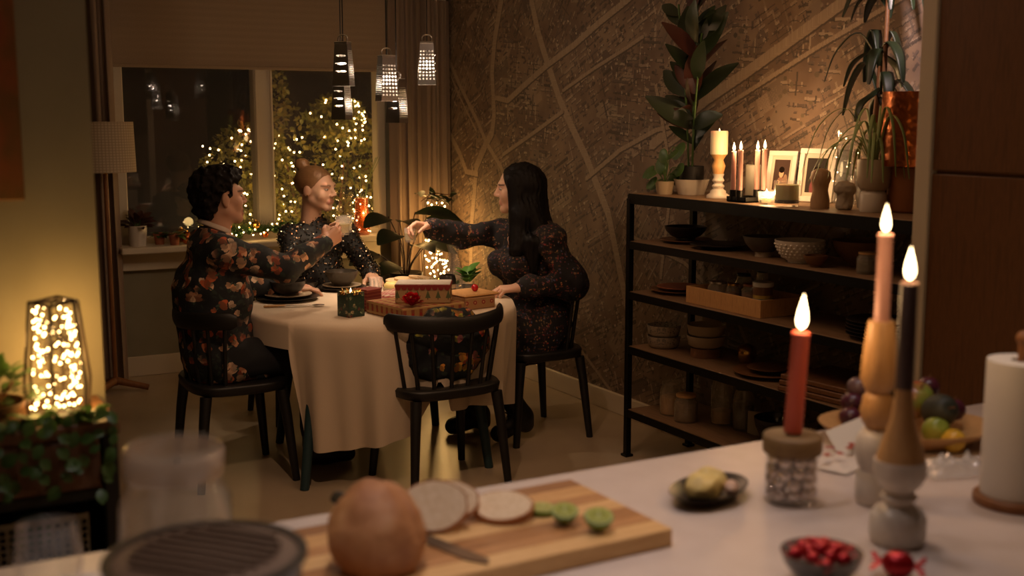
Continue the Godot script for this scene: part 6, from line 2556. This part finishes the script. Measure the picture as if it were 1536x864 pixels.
func left_cabinet() -> void:
	var t := thing("low_cabinet", "dark low cabinet with a wooden drawer under the glowing lantern", "cabinet", V(-0.15, 0, -2.47))
	var b := MB.new()
	b.box(V(0, 1.016, 0), V(1.09, 0.028, 0.25), 0.004)
	put(t, "top_board", b, mats.brown_wood)
	for sx: float in [-1.0, 1.0]:
		b = MB.new()
		b.box(V(sx * 0.525, 0.5, 0), V(0.03, 1.0, 0.24), 0.003)
		put(t, "side_panel", b, mats.black_wood)
	for yy: float in [0.885, 0.74, 0.42, 0.06]:
		b = MB.new()
		b.box(V(0, yy, 0), V(1.02, 0.022, 0.235), 0.002)
		put(t, "shelf", b, mats.black_wood)
	b = MB.new()
	b.box(V(0, 0.5, -0.115), V(1.02, 0.98, 0.01))
	put(t, "back_panel", b, mats.black_wood)
	for k in 2:
		b = MB.new()
		b.box(V(-0.255 + 0.51 * k, 0.948, 0.113), V(0.5, 0.1, 0.018), 0.003)
		var d := put(t, "drawer", b, mat("drawer_wood", "#6e4a32", 0.5))
		b = MB.new()
		b.ball(V(-0.255 + 0.51 * k, 0.948, 0.132), V(0.012, 0.012, 0.012), 12, 8)
		put(d, "knob", b, mats.gold)
	# perforated metal basket on the shelf
	t = thing("perforated_basket", "grey perforated metal basket inside the dark cabinet", "basket", V(0.18, 0.7515, -2.46))
	b = MB.new()
	b.xf = Transform3D(Basis(), V(0, 0.002, 0.09))
	grater_panel(b, 0.3, 0.3, 0.09, 18, 5, 0.0055, 0.008, 0.08)
	b.xf = Transform3D()
	b.box(V(0, 0.003, 0), V(0.3, 0.004, 0.17))
	b.box(V(-0.15, 0.046, 0), V(0.003, 0.09, 0.17))
	b.box(V(0.15, 0.046, 0), V(0.003, 0.09, 0.17))
	put(t, "tray", b, mat("basket_metal", "#8f8a82", 0.4, 0.7))
	b = MB.new()
	b.ball(V(0.05, 0.05, 0.02), V(0.045, 0.045, 0.045), 16, 10)
	put(t, "green_ball", b, mats.leaf_mid)
	wire_lantern("small wire lantern glowing with fairy lights on the dark cabinet", V(0.298, 1.0305, -2.455), 0.066, 0.048, 0.232, 170, 0.0022, 0.07, 6)
	# wooden bowl with greenery
	bowl("wooden bowl of greenery at the end of the dark cabinet", V(0.165, 1.0305, -2.43), 0.07, 0.045, mats.brown_wood)
	t = thing("ivy_plant", "trailing ivy in the wooden bowl beside the small lantern", "plant", V(0.165, 1.07, -2.43))
	var xs := []
	b = MB.new()
	for k in 60:
		var d := rnd_dir()
		d.y = absf(d.y) * 0.8
		xs.append(leaf_at(d * V(0.07, 0.08, 0.055), d + V(0, 0.2, 0.4), Vector3.UP, rr(0.7, 1.2)))
	for k in 8:
		b.tube([V(0, -0.02, 0), V(0.05 * cos(k), 0.04, 0.05 * sin(k))], 0.002, 5)
	put(t, "stem", b, mats.brown_wood)
	var me := leaf_mesh(0.04, 0.032)
	leaves(t, me, mats.leaf_mid, xs)
	t = thing("ivy_trail", "ivy trailing over the cabinet edge below the small lantern", "plant", V(0.30, 1.032, -2.36))
	b = MB.new()
	xs = []
	for s in 7:
		var x0 := -0.13 + 0.034 * s
		var ln := rr(0.06, 0.14)
		var line := spline([V(x0 * 0.6, 0.012, -0.02), V(x0, 0.016, 0.016), V(x0 + 0.01, -ln * 0.5, 0.026), V(x0 + rr(-0.02, 0.02), -ln, 0.025)], 4)
		b.tube(line, 0.0014, 5)
		for k in 9:
			var p: Vector3 = line[int(k * (line.size() - 1) / 8.0)]
			xs.append(leaf_at(p + V(rr(-0.006, 0.006), 0, rr(0, 0.006)), V(rr(-1, 1), rr(-1.2, 0.3), rr(0.1, 0.5)), V(0, 0.5, 1), rr(0.55, 0.9)))
	for k in 26:
		xs.append(leaf_at(V(rr(-0.10, 0.07), rr(0.004, 0.02), rr(-0.035, 0.01)), V(rr(-1, 1), rr(0.0, 0.7), rr(-0.2, 1)), Vector3.UP, rr(0.6, 1.0)))
	put(t, "stem", b, mats.brown_wood)
	leaves(t, me, mats.leaf_mid, xs)
	# painting
	t = thing("wall_painting", "dim orange and brown abstract painting on the green partition wall", "painting", V(0.02, 1.455, -2.598))
	b = MB.new()
	b.box(V(0, 0.36, 0.01), V(0.5, 0.72, 0.022), 0.003)
	var m := mat("painting_canvas", "#ffffff", 0.7)
	tri_map(m, noise_tex(31, 0.012, [[0.0, "#3a2a10"], [0.35, "#6a4a18"], [0.55, "#8a4a1c"], [0.75, "#7a2a14"], [1.0, "#4a4a1c"]], 256, 5), V(1.2, 0.7, 1.2))
	put(t, "canvas", b, m)

func counter_things() -> void:
	var y := 0.9205
	# cutting board of glued staves
	var t := thing("cutting_board", "striped wooden cutting board with bread and limes on it", "cutting board", V(0.80, y, -1.645), 1.5)
	var tones := [["stave_a", "#8a5a30", "#a8743f"], ["stave_b", "#b4834a", "#cfa066"], ["stave_c", "#9a683a", "#b98550"], ["stave_d", "#c2945a", "#d8ae74"], ["stave_e", "#7d4f2a", "#9c6a3b"]]
	var widths := [0.04, 0.055, 0.035, 0.05, 0.045, 0.035, 0.05]
	var z := -0.155
	for k in widths.size():
		var b := MB.new()
		b.box(V(0, 0.015, z + widths[k] / 2), V(0.63, 0.03, widths[k] - 0.0003), 0.0015)
		var tn: Array = tones[[4, 1, 2, 3, 0, 2, 3][k]]
		put(t, "stave", b, wood_mat(tn[0], tn[1], tn[2], 0, 0.5, 1.2, 40 + k))
		z += widths[k]
	var yb := y + 0.0305
	# loaf
	t = thing("bread_loaf", "crusty brown end of a bread loaf standing on the cutting board", "bread", V(0.628, yb, -1.575))
	var F := Field.new(V(-0.1, -0.01, -0.11), V(0.1, 0.16, 0.1), 0.005)
	F.ell(V(0, 0.05, 0), V(0.073, 0.07, 0.075), 0.03)
	F.ell(V(0, 0.084, -0.008), V(0.048, 0.044, 0.053), 0.03)
	var nz := FastNoiseLite.new()
	nz.seed = 21
	nz.frequency = 14.0
	F.each(func(p: Vector3, v: float) -> float: return maxf(v + 0.006 * nz.get_noise_3dv(p) + 0.004 * exp(-pow((p.x - 0.02 - p.z * 0.3) / 0.008, 2.0)) * (1.0 if p.y > 0.05 else 0.0), 0.0005 - p.y))
	var b := MB.new()
	F.net(b)
	var crust := mat("crust", "#ffffff", 0.65)
	tri_map(crust, noise_tex(51, 0.02, [[0.0, "#8a5530"], [0.4, "#a26a3e"], [0.7, "#b57c4c"], [1.0, "#cfa270"]], 256, 5), V(3, 3, 3))
	put(t, "crust", b, crust)
	# slices
	var crumb := mat("white_crumb", "#ffffff", 0.9)
	tri_map(crumb, noise_tex(52, 0.05, [[0.0, "#c9aa82"], [0.5, "#dcc29e"], [1.0, "#e6d0b0"]], 256, 4), V(6, 6, 6))
	var q := Basis(Vector3.UP, -0.5) * Basis(Vector3.RIGHT, -0.62)
	slice("upright bread slice leaning on the loaf", V(0.762, yb, -1.665), 0.052, 0.088, q, crumb, crust)
	slice("bread slice leaning behind the upright slice", V(0.80, yb, -1.70), 0.05, 0.075, Basis(Vector3.UP, -0.6) * Basis(Vector3.RIGHT, -0.75), crumb, crust)
	slice("bread slice lying nearly flat beside the limes", V(0.866, yb + 0.002, -1.655), 0.05, 0.085, Basis(Vector3.UP, -0.9) * Basis(Vector3.RIGHT, -1.25), crumb, crust)
	# limes
	lime("lime slice lying flat on the board beside the halves", V(0.968, yb, -1.665), 0.024, 0.008, true)
	lime("lime half next to the flat lime slice", V(0.972, yb, -1.60), 0.023, 0.024, false)
	lime("lime half nearest the corner of the cutting board", V(1.004, yb, -1.545), 0.0245, 0.026, false)
	# bread knife
	t = thing("bread_knife", "bread knife with a black handle lying half under the loaf", "knife", V(0.728, yb, -1.69), 0)
	var kb := bas(V(0.104, 0, 0.365), Vector3.UP)
	b = MB.new()
	b.xf = Transform3D(kb * Basis(Vector3.RIGHT, -PI / 2), V(0, 0.0015, 0))
	b.prism(PackedVector2Array([Vector2(-0.09, -0.013), Vector2(0.16, -0.016), Vector2(0.195, -0.004), Vector2(0.18, 0.012), Vector2(-0.09, 0.013)]), 0.002)
	put(t, "blade", b, mat("dark_steel", "#6a5a4c", 0.3, 0.9))
	b = MB.new()
	b.xf = Transform3D(kb, V(0, 0.012, 0))
	b.box(V(-0.145, 0, 0), V(0.12, 0.022, 0.026), 0.008)
	put(t, "handle", b, mats.black)
	# butter dish
	t = thing("butter_dish", "dark oval dish of butter at the counter's far edge", "butter dish", V(1.325, y, -1.665), 22)
	b = MB.new()
	b.lathe(P2([0, 0, 0.06, 0, 0.072, 0.004, 0.094, 0.02, 0.1, 0.024, 0.092, 0.022, 0.07, 0.008, 0, 0.006]), 36, Vector3.ZERO, Basis(), 0.62)
	put(t, "dish", b, mats.ceramic_dark)
	F = Field.new(V(-0.07, -0.01, -0.06), V(0.08, 0.08, 0.06), 0.005)
	F.ell(V(-0.012, 0.028, -0.004), V(0.046, 0.025, 0.033), 0.01)
	F.ell(V(0.008, 0.034, -0.004), V(0.032, 0.021, 0.028), 0.01)
	crumple(F, 33, 0.006, 30.0)
	F.each(func(p: Vector3, v: float) -> float: return maxf(v, 0.007 - p.y))
	b = MB.new()
	F.net(b)
	put(t, "butter", b, mat("butter_yellow", "#d8c078", 0.45))
	b = MB.new()
	b.ball(V(0.018, 0.024, 0.036), V(0.024, 0.013, 0.014), 16, 10, Basis(Vector3.UP, 0.5))
	put(t, "garlic_clove", b, mat("garlic", "#c8a68e", 0.5))
	# jar of silver balls with a red candle
	t = thing("bauble_jar", "glass jar of silver balls with a wooden lid carrying the red candle", "jar", V(1.452, y, -1.585))
	b = MB.new()
	b.lathe(P2([0, 0, 0.046, 0, 0.05, 0.005, 0.05, 0.092, 0.048, 0.092, 0.048, 0.007, 0, 0.005]), 32)
	put(t, "glass", b, mats.clear_glass)
	var sb := MB.new()
	sb.ball(Vector3.ZERO, V(0.0125, 0.0125, 0.0125), 14, 10)
	var ballm := sb.mesh()
	for lay in 4:
		var nn := 9 if lay % 2 == 0 else 8
		var ph := rr(0, TAU)
		for k in nn:
			var a := TAU * k / nn + ph
			var o := put_mesh(t, "silver_ball", ballm, mats.silver_ball)
			o.position = V(0.0345 * cos(a), 0.0185 + 0.0205 * lay + rr(-0.003, 0.003), 0.0345 * sin(a))
		var o2 := put_mesh(t, "silver_ball", ballm, mats.silver_ball)
		o2.position = V(0.006, 0.019 + 0.021 * lay, 0.004)
	b = MB.new()
	b.lathe(P2([0, 0.093, 0.053, 0.093, 0.054, 0.096, 0.054, 0.122, 0.052, 0.125, 0.012, 0.125, 0.012, 0.129, 0, 0.129]), 32)
	put(t, "lid", b, wood_mat("jar_lid", "#6a5234", "#86693f", 0, 0.6, 1.5, 61))
	var c := taper("brick red taper burning on the wooden jar lid", V(1.452, y + 0.13, -1.585), 0.186, 0.0165, mats.wax_red, 0.066, 0.05)
	c.rotation.z = -0.06
	# two turned holders with tapers
	turned("turned_candle_holder", "white and tan turned candle holder with a slim wooden neck, brown candle on top", "candle holder", V(1.46, y, -1.335), [
		["white_base", mats.ceramic_white, P2([0, 0, 0.04, 0, 0.046, 0.01, 0.046, 0.045, 0.038, 0.058, 0.022, 0.066, 0.03, 0.08, 0.022, 0.088, 0.034, 0.1, 0.043, 0.118, 0.042, 0.142, 0, 0.142])],
		["wooden_neck", mats.turned_wood, P2([0, 0.142, 0.04, 0.142, 0.034, 0.165, 0.02, 0.205, 0.0145, 0.25, 0.014, 0.268, 0.0115, 0.268, 0.0115, 0.262, 0, 0.262])]])
	c = taper("brown taper burning on the slim wooden neck", V(1.46, y + 0.262, -1.335), 0.176, 0.0145, mats.wax_brown, 0.054, 0.05)
	turned("turned_candle_holder", "white and light wood candle holder with a stout wooden cone, pink candle on top", "candle holder", V(1.575, y, -1.50), [
		["white_base", mats.ceramic_white, P2([0, 0, 0.03, 0, 0.034, 0.008, 0.034, 0.055, 0.028, 0.064, 0.033, 0.075, 0.038, 0.1, 0.034, 0.128, 0.022, 0.14, 0, 0.14])],
		["wooden_ball", mats.turned_wood, P2([0, 0.14, 0.018, 0.14, 0.028, 0.155, 0.031, 0.175, 0.026, 0.2, 0.018, 0.21, 0, 0.21])],
		["wooden_cone", mats.turned_wood, P2([0, 0.21, 0.022, 0.21, 0.033, 0.232, 0.031, 0.27, 0.024, 0.335, 0.022, 0.34, 0.0125, 0.34, 0.0125, 0.335, 0, 0.335])]])
	c = taper("dusty pink taper burning on the stout wooden cone", V(1.575, y + 0.335, -1.50), 0.162, 0.0135, mats.wax_pink, 0.05, 0.05)
	fruit(V(-0.05, 0, -0.025))
	# paper towel
	t = thing("paper_towel_roll", "white paper towel roll on a round wooden stand", "paper towel", V(1.80, y, -1.375))
	b = MB.new()
	b.lathe(P2([0, 0, 0.07, 0, 0.072, 0.004, 0.072, 0.014, 0.068, 0.018, 0, 0.018]), 36)
	put(t, "wooden_base", b, mats.lamp_wood)
	b = MB.new()
	b.lathe(P2([0.02, 0.019, 0.06, 0.019, 0.0605, 0.03, 0.0605, 0.262, 0.06, 0.268, 0.02, 0.268, 0.02, 0.019]), 36)
	put(t, "roll", b, mats.paper_white)
	b = MB.new()
	b.tube([V(0, 0.016, 0), V(0, 0.30, 0)], 0.009, 12)
	b.ball(V(0, 0.308, 0), V(0.014, 0.014, 0.014), 12, 8)
	put(t, "dowel", b, mats.lamp_wood)
	# red sweets
	t = turned("sweet_bowl", "small dark glass bowl heaped with red foil sweets", "bowl", V(1.225, y, -1.265), [["bowl", pane("dark_glass", Color(0.25, 0.2, 0.16), 0.55, 0.04), bowl_profile(0.062, 0.05, 0.03)]])
	var foil := mat("red_foil", "#a5101c", 0.28, 0.5)
	for k in 15:
		var a := k * 2.399
		var r := 0.009 * sqrt(k) * 1.25
		sweet("red foil-wrapped sweet in the dark glass bowl", V(1.225 + r * cos(a), y + 0.032 + 0.016 * (1.0 - k / 15.0), -1.265 + r * sin(a)), 0.013, foil, "sweets in the dark bowl")
	sweet("single red foil-wrapped sweet on the white counter", V(1.345, y, -1.225), 0.026, foil)
	# papers
	paper("white printed napkin lying under the fruit tray", V(1.70, y, -1.72), 0.15, 0.11, 20.0, "#d6cabc", 3)
	paper("clear crumpled bag lying beside the paper towel roll", V(1.86, y, -1.56), 0.16, 0.10, -15.0, "", 5)
	# left foreground
	t = thing("preserving_jar", "big empty glass jar with a wide collar on the counter", "jar", V(0.345, y, -1.63))
	b = MB.new()
	b.lathe(P2([0, 0, 0.066, 0, 0.076, 0.012, 0.08, 0.1, 0.078, 0.165, 0.066, 0.19, 0.064, 0.197, 0.067, 0.2, 0.067, 0.243, 0.063, 0.247, 0.061, 0.243, 0.061, 0.2, 0.06, 0.193, 0.073, 0.163, 0.0755, 0.1, 0.072, 0.016, 0, 0.008]), 44)
	put(t, "glass", b, pane("jar_glass", Color(0.95, 0.9, 0.8), 0.08, 0.0))
	b = MB.new()
	b.lathe(P2([0.0675, 0.203, 0.0695, 0.206, 0.0695, 0.236, 0.0675, 0.239]), 44)
	put(t, "collar", b, pane("frosted_band", Color(0.78, 0.68, 0.58), 0.55, 0.25))
	t = thing("cooking_pot", "dark round pot with a ridged brown lid in front of the big jar", "pot", V(0.315, y, -1.335))
	b = MB.new()
	b.lathe(P2([0, 0, 0.095, 0, 0.108, 0.012, 0.112, 0.175, 0.119, 0.183, 0.119, 0.19, 0.108, 0.19, 0.106, 0.02, 0, 0.012]), 44)
	put(t, "pan", b, mats.ceramic_dark)
	b = MB.new()
	b.lathe(P2([0, 0.183, 0.106, 0.183, 0.108, 0.187, 0.09, 0.191, 0, 0.193]), 44)
	var lid := put(t, "lid", b, mat("lid_brown", "#5c4634", 0.55))
	b = MB.new()
	for k in 11:
		var x := -0.09 + 0.018 * k
		var half := sqrt(maxf(0.0, 0.0081 - x * x)) * 0.95
		if half > 0.01:
			b.xf = Transform3D(Basis(Vector3.UP, 0.7), V(0, 0.194, 0))
			b.tube([V(x, 0, -half), V(x, 0.001, 0), V(x, 0, half)], 0.003, 6)
	put(lid, "ridge", b, mat("lid_brown", "", 0.55))
	t = thing("wine_glass", "stemmed wine glass beside the dark pot on the counter", "glass", V(0.155, y, -1.46))
	b = MB.new()
	b.lathe(P2([0, 0, 0.034, 0, 0.034, 0.002, 0.006, 0.006, 0.004, 0.02, 0.004, 0.1, 0.012, 0.108, 0.034, 0.135, 0.04, 0.165, 0.034, 0.215, 0.0328, 0.215, 0.0385, 0.165, 0.032, 0.136, 0.008, 0.11, 0, 0.109]), 30)
	put(t, "glass", b, mats.clear_glass)
	paper("crumpled white napkin behind the wine glass", V(0.14, y, -1.75), 0.13, 0.11, 10.0, "#cabfb6", 8)
	paper("folded white napkin between the wine glass and the big jar", V(0.235, y, -1.80), 0.08, 0.06, -20.0, "#d6cec6", 12)

func slice(label: String, at: Vector3, hw: float, hh: float, q: Basis, crumb: Material, crust: Material) -> void:
	var t := thing("bread_slice", label, "bread", at)
	var pts := PackedVector2Array()
	var rim := PackedVector2Array()
	for j in 28:
		var a := TAU * j / 28.0
		var r := 1.0 + 0.08 * cos(2 * a) + (0.10 if sin(a) > 0.4 else 0.0)
		var p := Vector2(hw * cos(a) * r, hh / 2 + hh / 2 * sin(a))
		rim.append(p)
		pts.append(Vector2(p.x * 0.94, hh / 2 + (p.y - hh / 2) * 0.94))
	var b := MB.new()
	b.prism(pts, 0.013, q, V(0, 0.001, 0))
	put(t, "crumb", b, crumb)
	b = MB.new()
	b.prism(rim, 0.0115, q, V(0, 0.001, 0))
	put(t, "crust", b, crust)

func lime(label: String, at: Vector3, r: float, hh: float, flat: bool) -> void:
	var t := thing("cut_lime", label, "lime", at)
	var tilt := Basis(Vector3.RIGHT, 0.06) if flat else Basis(V(1, 0, 0.5).normalized(), 0.32)
	var b := MB.new()
	if flat:
		b.lathe(P2([0, 0, r * 0.96, 0, r, hh * 0.3, r, hh, r * 0.94, hh, 0, hh * 0.99]), 28, V(0, 0.002, 0), tilt)
	else:
		b.lathe(P2([0, -r * 0.95, r * 0.4, -r * 0.88, r * 0.78, -r * 0.6, r, -0.002, r, 0, r * 0.93, 0.0003, 0, 0.0003]), 28, V(0, hh * 0.98, 0), tilt)
	put(t, "rind", b, mat("lime_rind", "#6c8224", 0.4))
	b = MB.new()
	var top := V(0, hh + 0.0026 if flat else hh * 0.98 + 0.0012, 0)
	b.lathe(P2([0, 0.0004, r * 0.9, 0.0]), 28, top, tilt)
	put(t, "pith", b, mat("lime_pith", "#b9bd78", 0.5))
	for k in 9:
		var a := TAU * k / 9.0
		b = MB.new()
		var tri := PackedVector2Array([Vector2(0.12, 0.0), Vector2(0.74, -0.24), Vector2(0.83, 0.0), Vector2(0.74, 0.24)])
		for j in tri.size():
			tri[j] = tri[j] * r
		b.prism(tri, 0.0012, tilt * Basis(Vector3.UP, a) * Basis(Vector3.RIGHT, -PI / 2), top + V(0, 0.0012, 0))
		put(t, "segment", b, mat("lime_flesh", "#a3a850", 0.3))

func sweet(label: String, at: Vector3, r: float, m: Material, group := "") -> void:
	var t := thing("wrapped_sweet", label, "sweet", at, rr(0, 180), group)
	var b := MB.new()
	b.ball(V(0, r * 0.8, 0), V(r, r * 0.8, r * 0.85), 12, 8)
	put(t, "sweet_body", b, m)
	for s: float in [-1.0, 1.0]:
		b = MB.new()
		for k in 5:
			var a := (k - 2) * 0.4
			b.tube([V(s * r * 0.95, r * 0.8, 0), V(s * r * 1.5, r * 0.8 + r * 0.3 * sin(a * 2.0), r * sin(a))], [r * 0.12, r * 0.16], 5, true, Vector2(1, 0.3))
		put(t, "twist", b, m)

func paper(label: String, at: Vector3, w: float, d: float, turn: float, hex: String, sd: int) -> void:
	var bag := hex == ""
	var t := thing("plastic_bag" if bag else "paper_napkin", label, "bag" if bag else "napkin", at, turn)
	var n := FastNoiseLite.new()
	n.seed = sd
	n.frequency = 16.0
	var amp := 0.035 if bag or sd == 8 else 0.012
	var b := MB.new()
	var fn := func(i: int, j: int, up: float) -> Vector3:
		var x := (i / 18.0 - 0.5) * w
		var z := (j / 14.0 - 0.5) * d
		var edge := minf(minf(i, 18 - i), minf(j, 14 - j)) / 5.0
		return V(x, 0.001 + up + amp * clampf(edge, 0.15, 1.0) * (0.5 + 0.9 * absf(n.get_noise_2d(x * 2.0, z * 2.0))), z)
	b.grid(18, 14, fn.bind(0.0015))
	b.grid(18, 14, fn.bind(0.0))
	put(t, "sheet", b, pane("plastic", Color(0.9, 0.88, 0.85), 0.22, 0.1) if bag else mat("napkin_" + hex, hex, 0.85))
	if sd == 3:
		b = MB.new()
		for k in 5:
			b.box(V(-0.05 + 0.026 * k, 0.0165 + amp, 0.02 * sin(k * 2.3)), V(0.018, 0.0006, 0.012), 0.0, Basis(Vector3.UP, k * 1.0))
		put(t, "red_print", b, mat("red_print", "#a8402a", 0.7))

func fruit_body(called: String, label: String, cat: String, at: Vector3, r: Vector3, m: Material, stem := true, tilt := 0.0) -> void:
	var t := thing(called, label, cat, at)
	var b := MB.new()
	var pr := []
	for k in 17:
		var a := PI * k / 16.0
		var dip := 0.10 * exp(-pow(a / 0.35, 2.0)) + 0.12 * exp(-pow((PI - a) / 0.35, 2.0))
		pr.append(Vector2(sin(a) * r.x, r.y - cos(a) * r.y * (1.0 - dip)))
	b.lathe(pr, 22, Vector3.ZERO, Basis(V(1, 0, 0.4).normalized(), tilt), r.z / r.x)
	put(t, "flesh", b, m)
	if stem:
		b = MB.new()
		b.xf = Transform3D(Basis(V(1, 0, 0.4).normalized(), tilt), Vector3.ZERO)
		b.tube([V(0, r.y * 1.85, 0), V(0.003, r.y * 2.2, 0.002)], 0.0018, 6)
		put(t, "stem", b, mats.brown_wood)

func mottled(key: String, a: String, b: String, rough := 0.3) -> StandardMaterial3D:
	if mats.has(key):
		return mats[key]
	var m := mat(key, "#ffffff", rough)
	tri_map(m, noise_tex(key.hash() % 500, 0.012, [[0.3, a], [0.7, b]], 256, 3), V(5, 5, 5))
	return m

func fruit(sh: Vector3) -> void:
	var y := 0.9205
	var t := thing("fruit_tray", "shallow wooden tray full of fruit behind the candle holders", "tray", sh + V(2.0, y, -1.745), -30)
	var b := MB.new()
	b.lathe(P2([0, 0, 0.12, 0, 0.13, 0.006, 0.185, 0.034, 0.192, 0.042, 0.184, 0.041, 0.128, 0.014, 0, 0.01]), 40, Vector3.ZERO, Basis(), 0.72)
	put(t, "tray", b, mats.turned_wood)
	var plum := mottled("plum_skin", "#3a1a26", "#5c2434", 0.3)
	var grape := mottled("grape_skin", "#4a3a3e", "#6a5050", 0.35)
	var apple := mottled("apple_skin", "#a8322a", "#c86a3c", 0.28)
	var pear := mottled("pear_skin", "#7a8a30", "#94983c", 0.35)
	var mango := mottled("mango_skin", "#7a8a38", "#b0583a", 0.3)
	var avo := mottled("avocado_skin", "#23261a", "#38382a", 0.6)
	var f := y + 0.012
	fruit_body("plum", "dark red plum at the back of the fruit tray", "plum", sh + V(1.935, f + 0.035, -1.845), V(0.026, 0.025, 0.026), plum)
	fruit_body("plum", "dark red plum beside the apple in the fruit tray", "plum", sh + V(1.885, f + 0.02, -1.80), V(0.024, 0.023, 0.024), plum)
	fruit_body("plum", "greyish plum behind the stout wooden cone", "plum", sh + V(1.965, f + 0.04, -1.81), V(0.029, 0.027, 0.029), grape)
	fruit_body("plum", "greyish plum stacked on the other plums", "plum", sh + V(1.955, f + 0.068, -1.85), V(0.025, 0.024, 0.025), grape)
	fruit_body("apple", "red and orange apple at the edge of the fruit tray", "apple", sh + V(1.89, f + 0.012, -1.745), V(0.036, 0.032, 0.036), apple, true, 0.5)
	fruit_body("apple", "red apple in the middle of the fruit tray", "apple", sh + V(1.955, f + 0.006, -1.735), V(0.036, 0.032, 0.036), apple)
	fruit_body("lime", "whole green lime in the fruit tray", "lime", sh + V(2.02, f + 0.006, -1.70), V(0.029, 0.034, 0.029), pear, false, 0.9)
	fruit_body("avocado", "dark avocado lying on the fruit", "avocado", sh + V(2.055, f + 0.045, -1.735), V(0.036, 0.05, 0.036), avo, true, 1.2)
	fruit_body("mango", "green and red mango at the back of the tray", "mango", sh + V(2.065, f + 0.03, -1.80), V(0.042, 0.045, 0.04), mango, true, 0.6)
	fruit_body("plum", "purple plum at the towel-roll end of the tray", "plum", sh + V(2.115, f + 0.025, -1.72), V(0.026, 0.025, 0.026), plum)
	fruit_body("plum", "purple plum on top beside the mango", "plum", sh + V(2.105, f + 0.065, -1.785), V(0.025, 0.024, 0.025), plum)
	fruit_body("lemon", "yellow lemon low in the fruit tray", "lemon", sh + V(2.03, f + 0.004, -1.665), V(0.026, 0.031, 0.026), mottled("lemon_skin", "#c89a28", "#d8b040", 0.35), false, 1.3)
	t = thing("gift_card", "blank white card leaning on the red apple", "card", V(1.77, y, -1.745), -20)
	b = MB.new()
	b.box(V(0, 0.036, 0), V(0.095, 0.075, 0.0012), 0.0, Basis(V(0, 0, 1), 0.35) * Basis(Vector3.RIGHT, -0.7))
	put(t, "card", b, mats.paper_white)
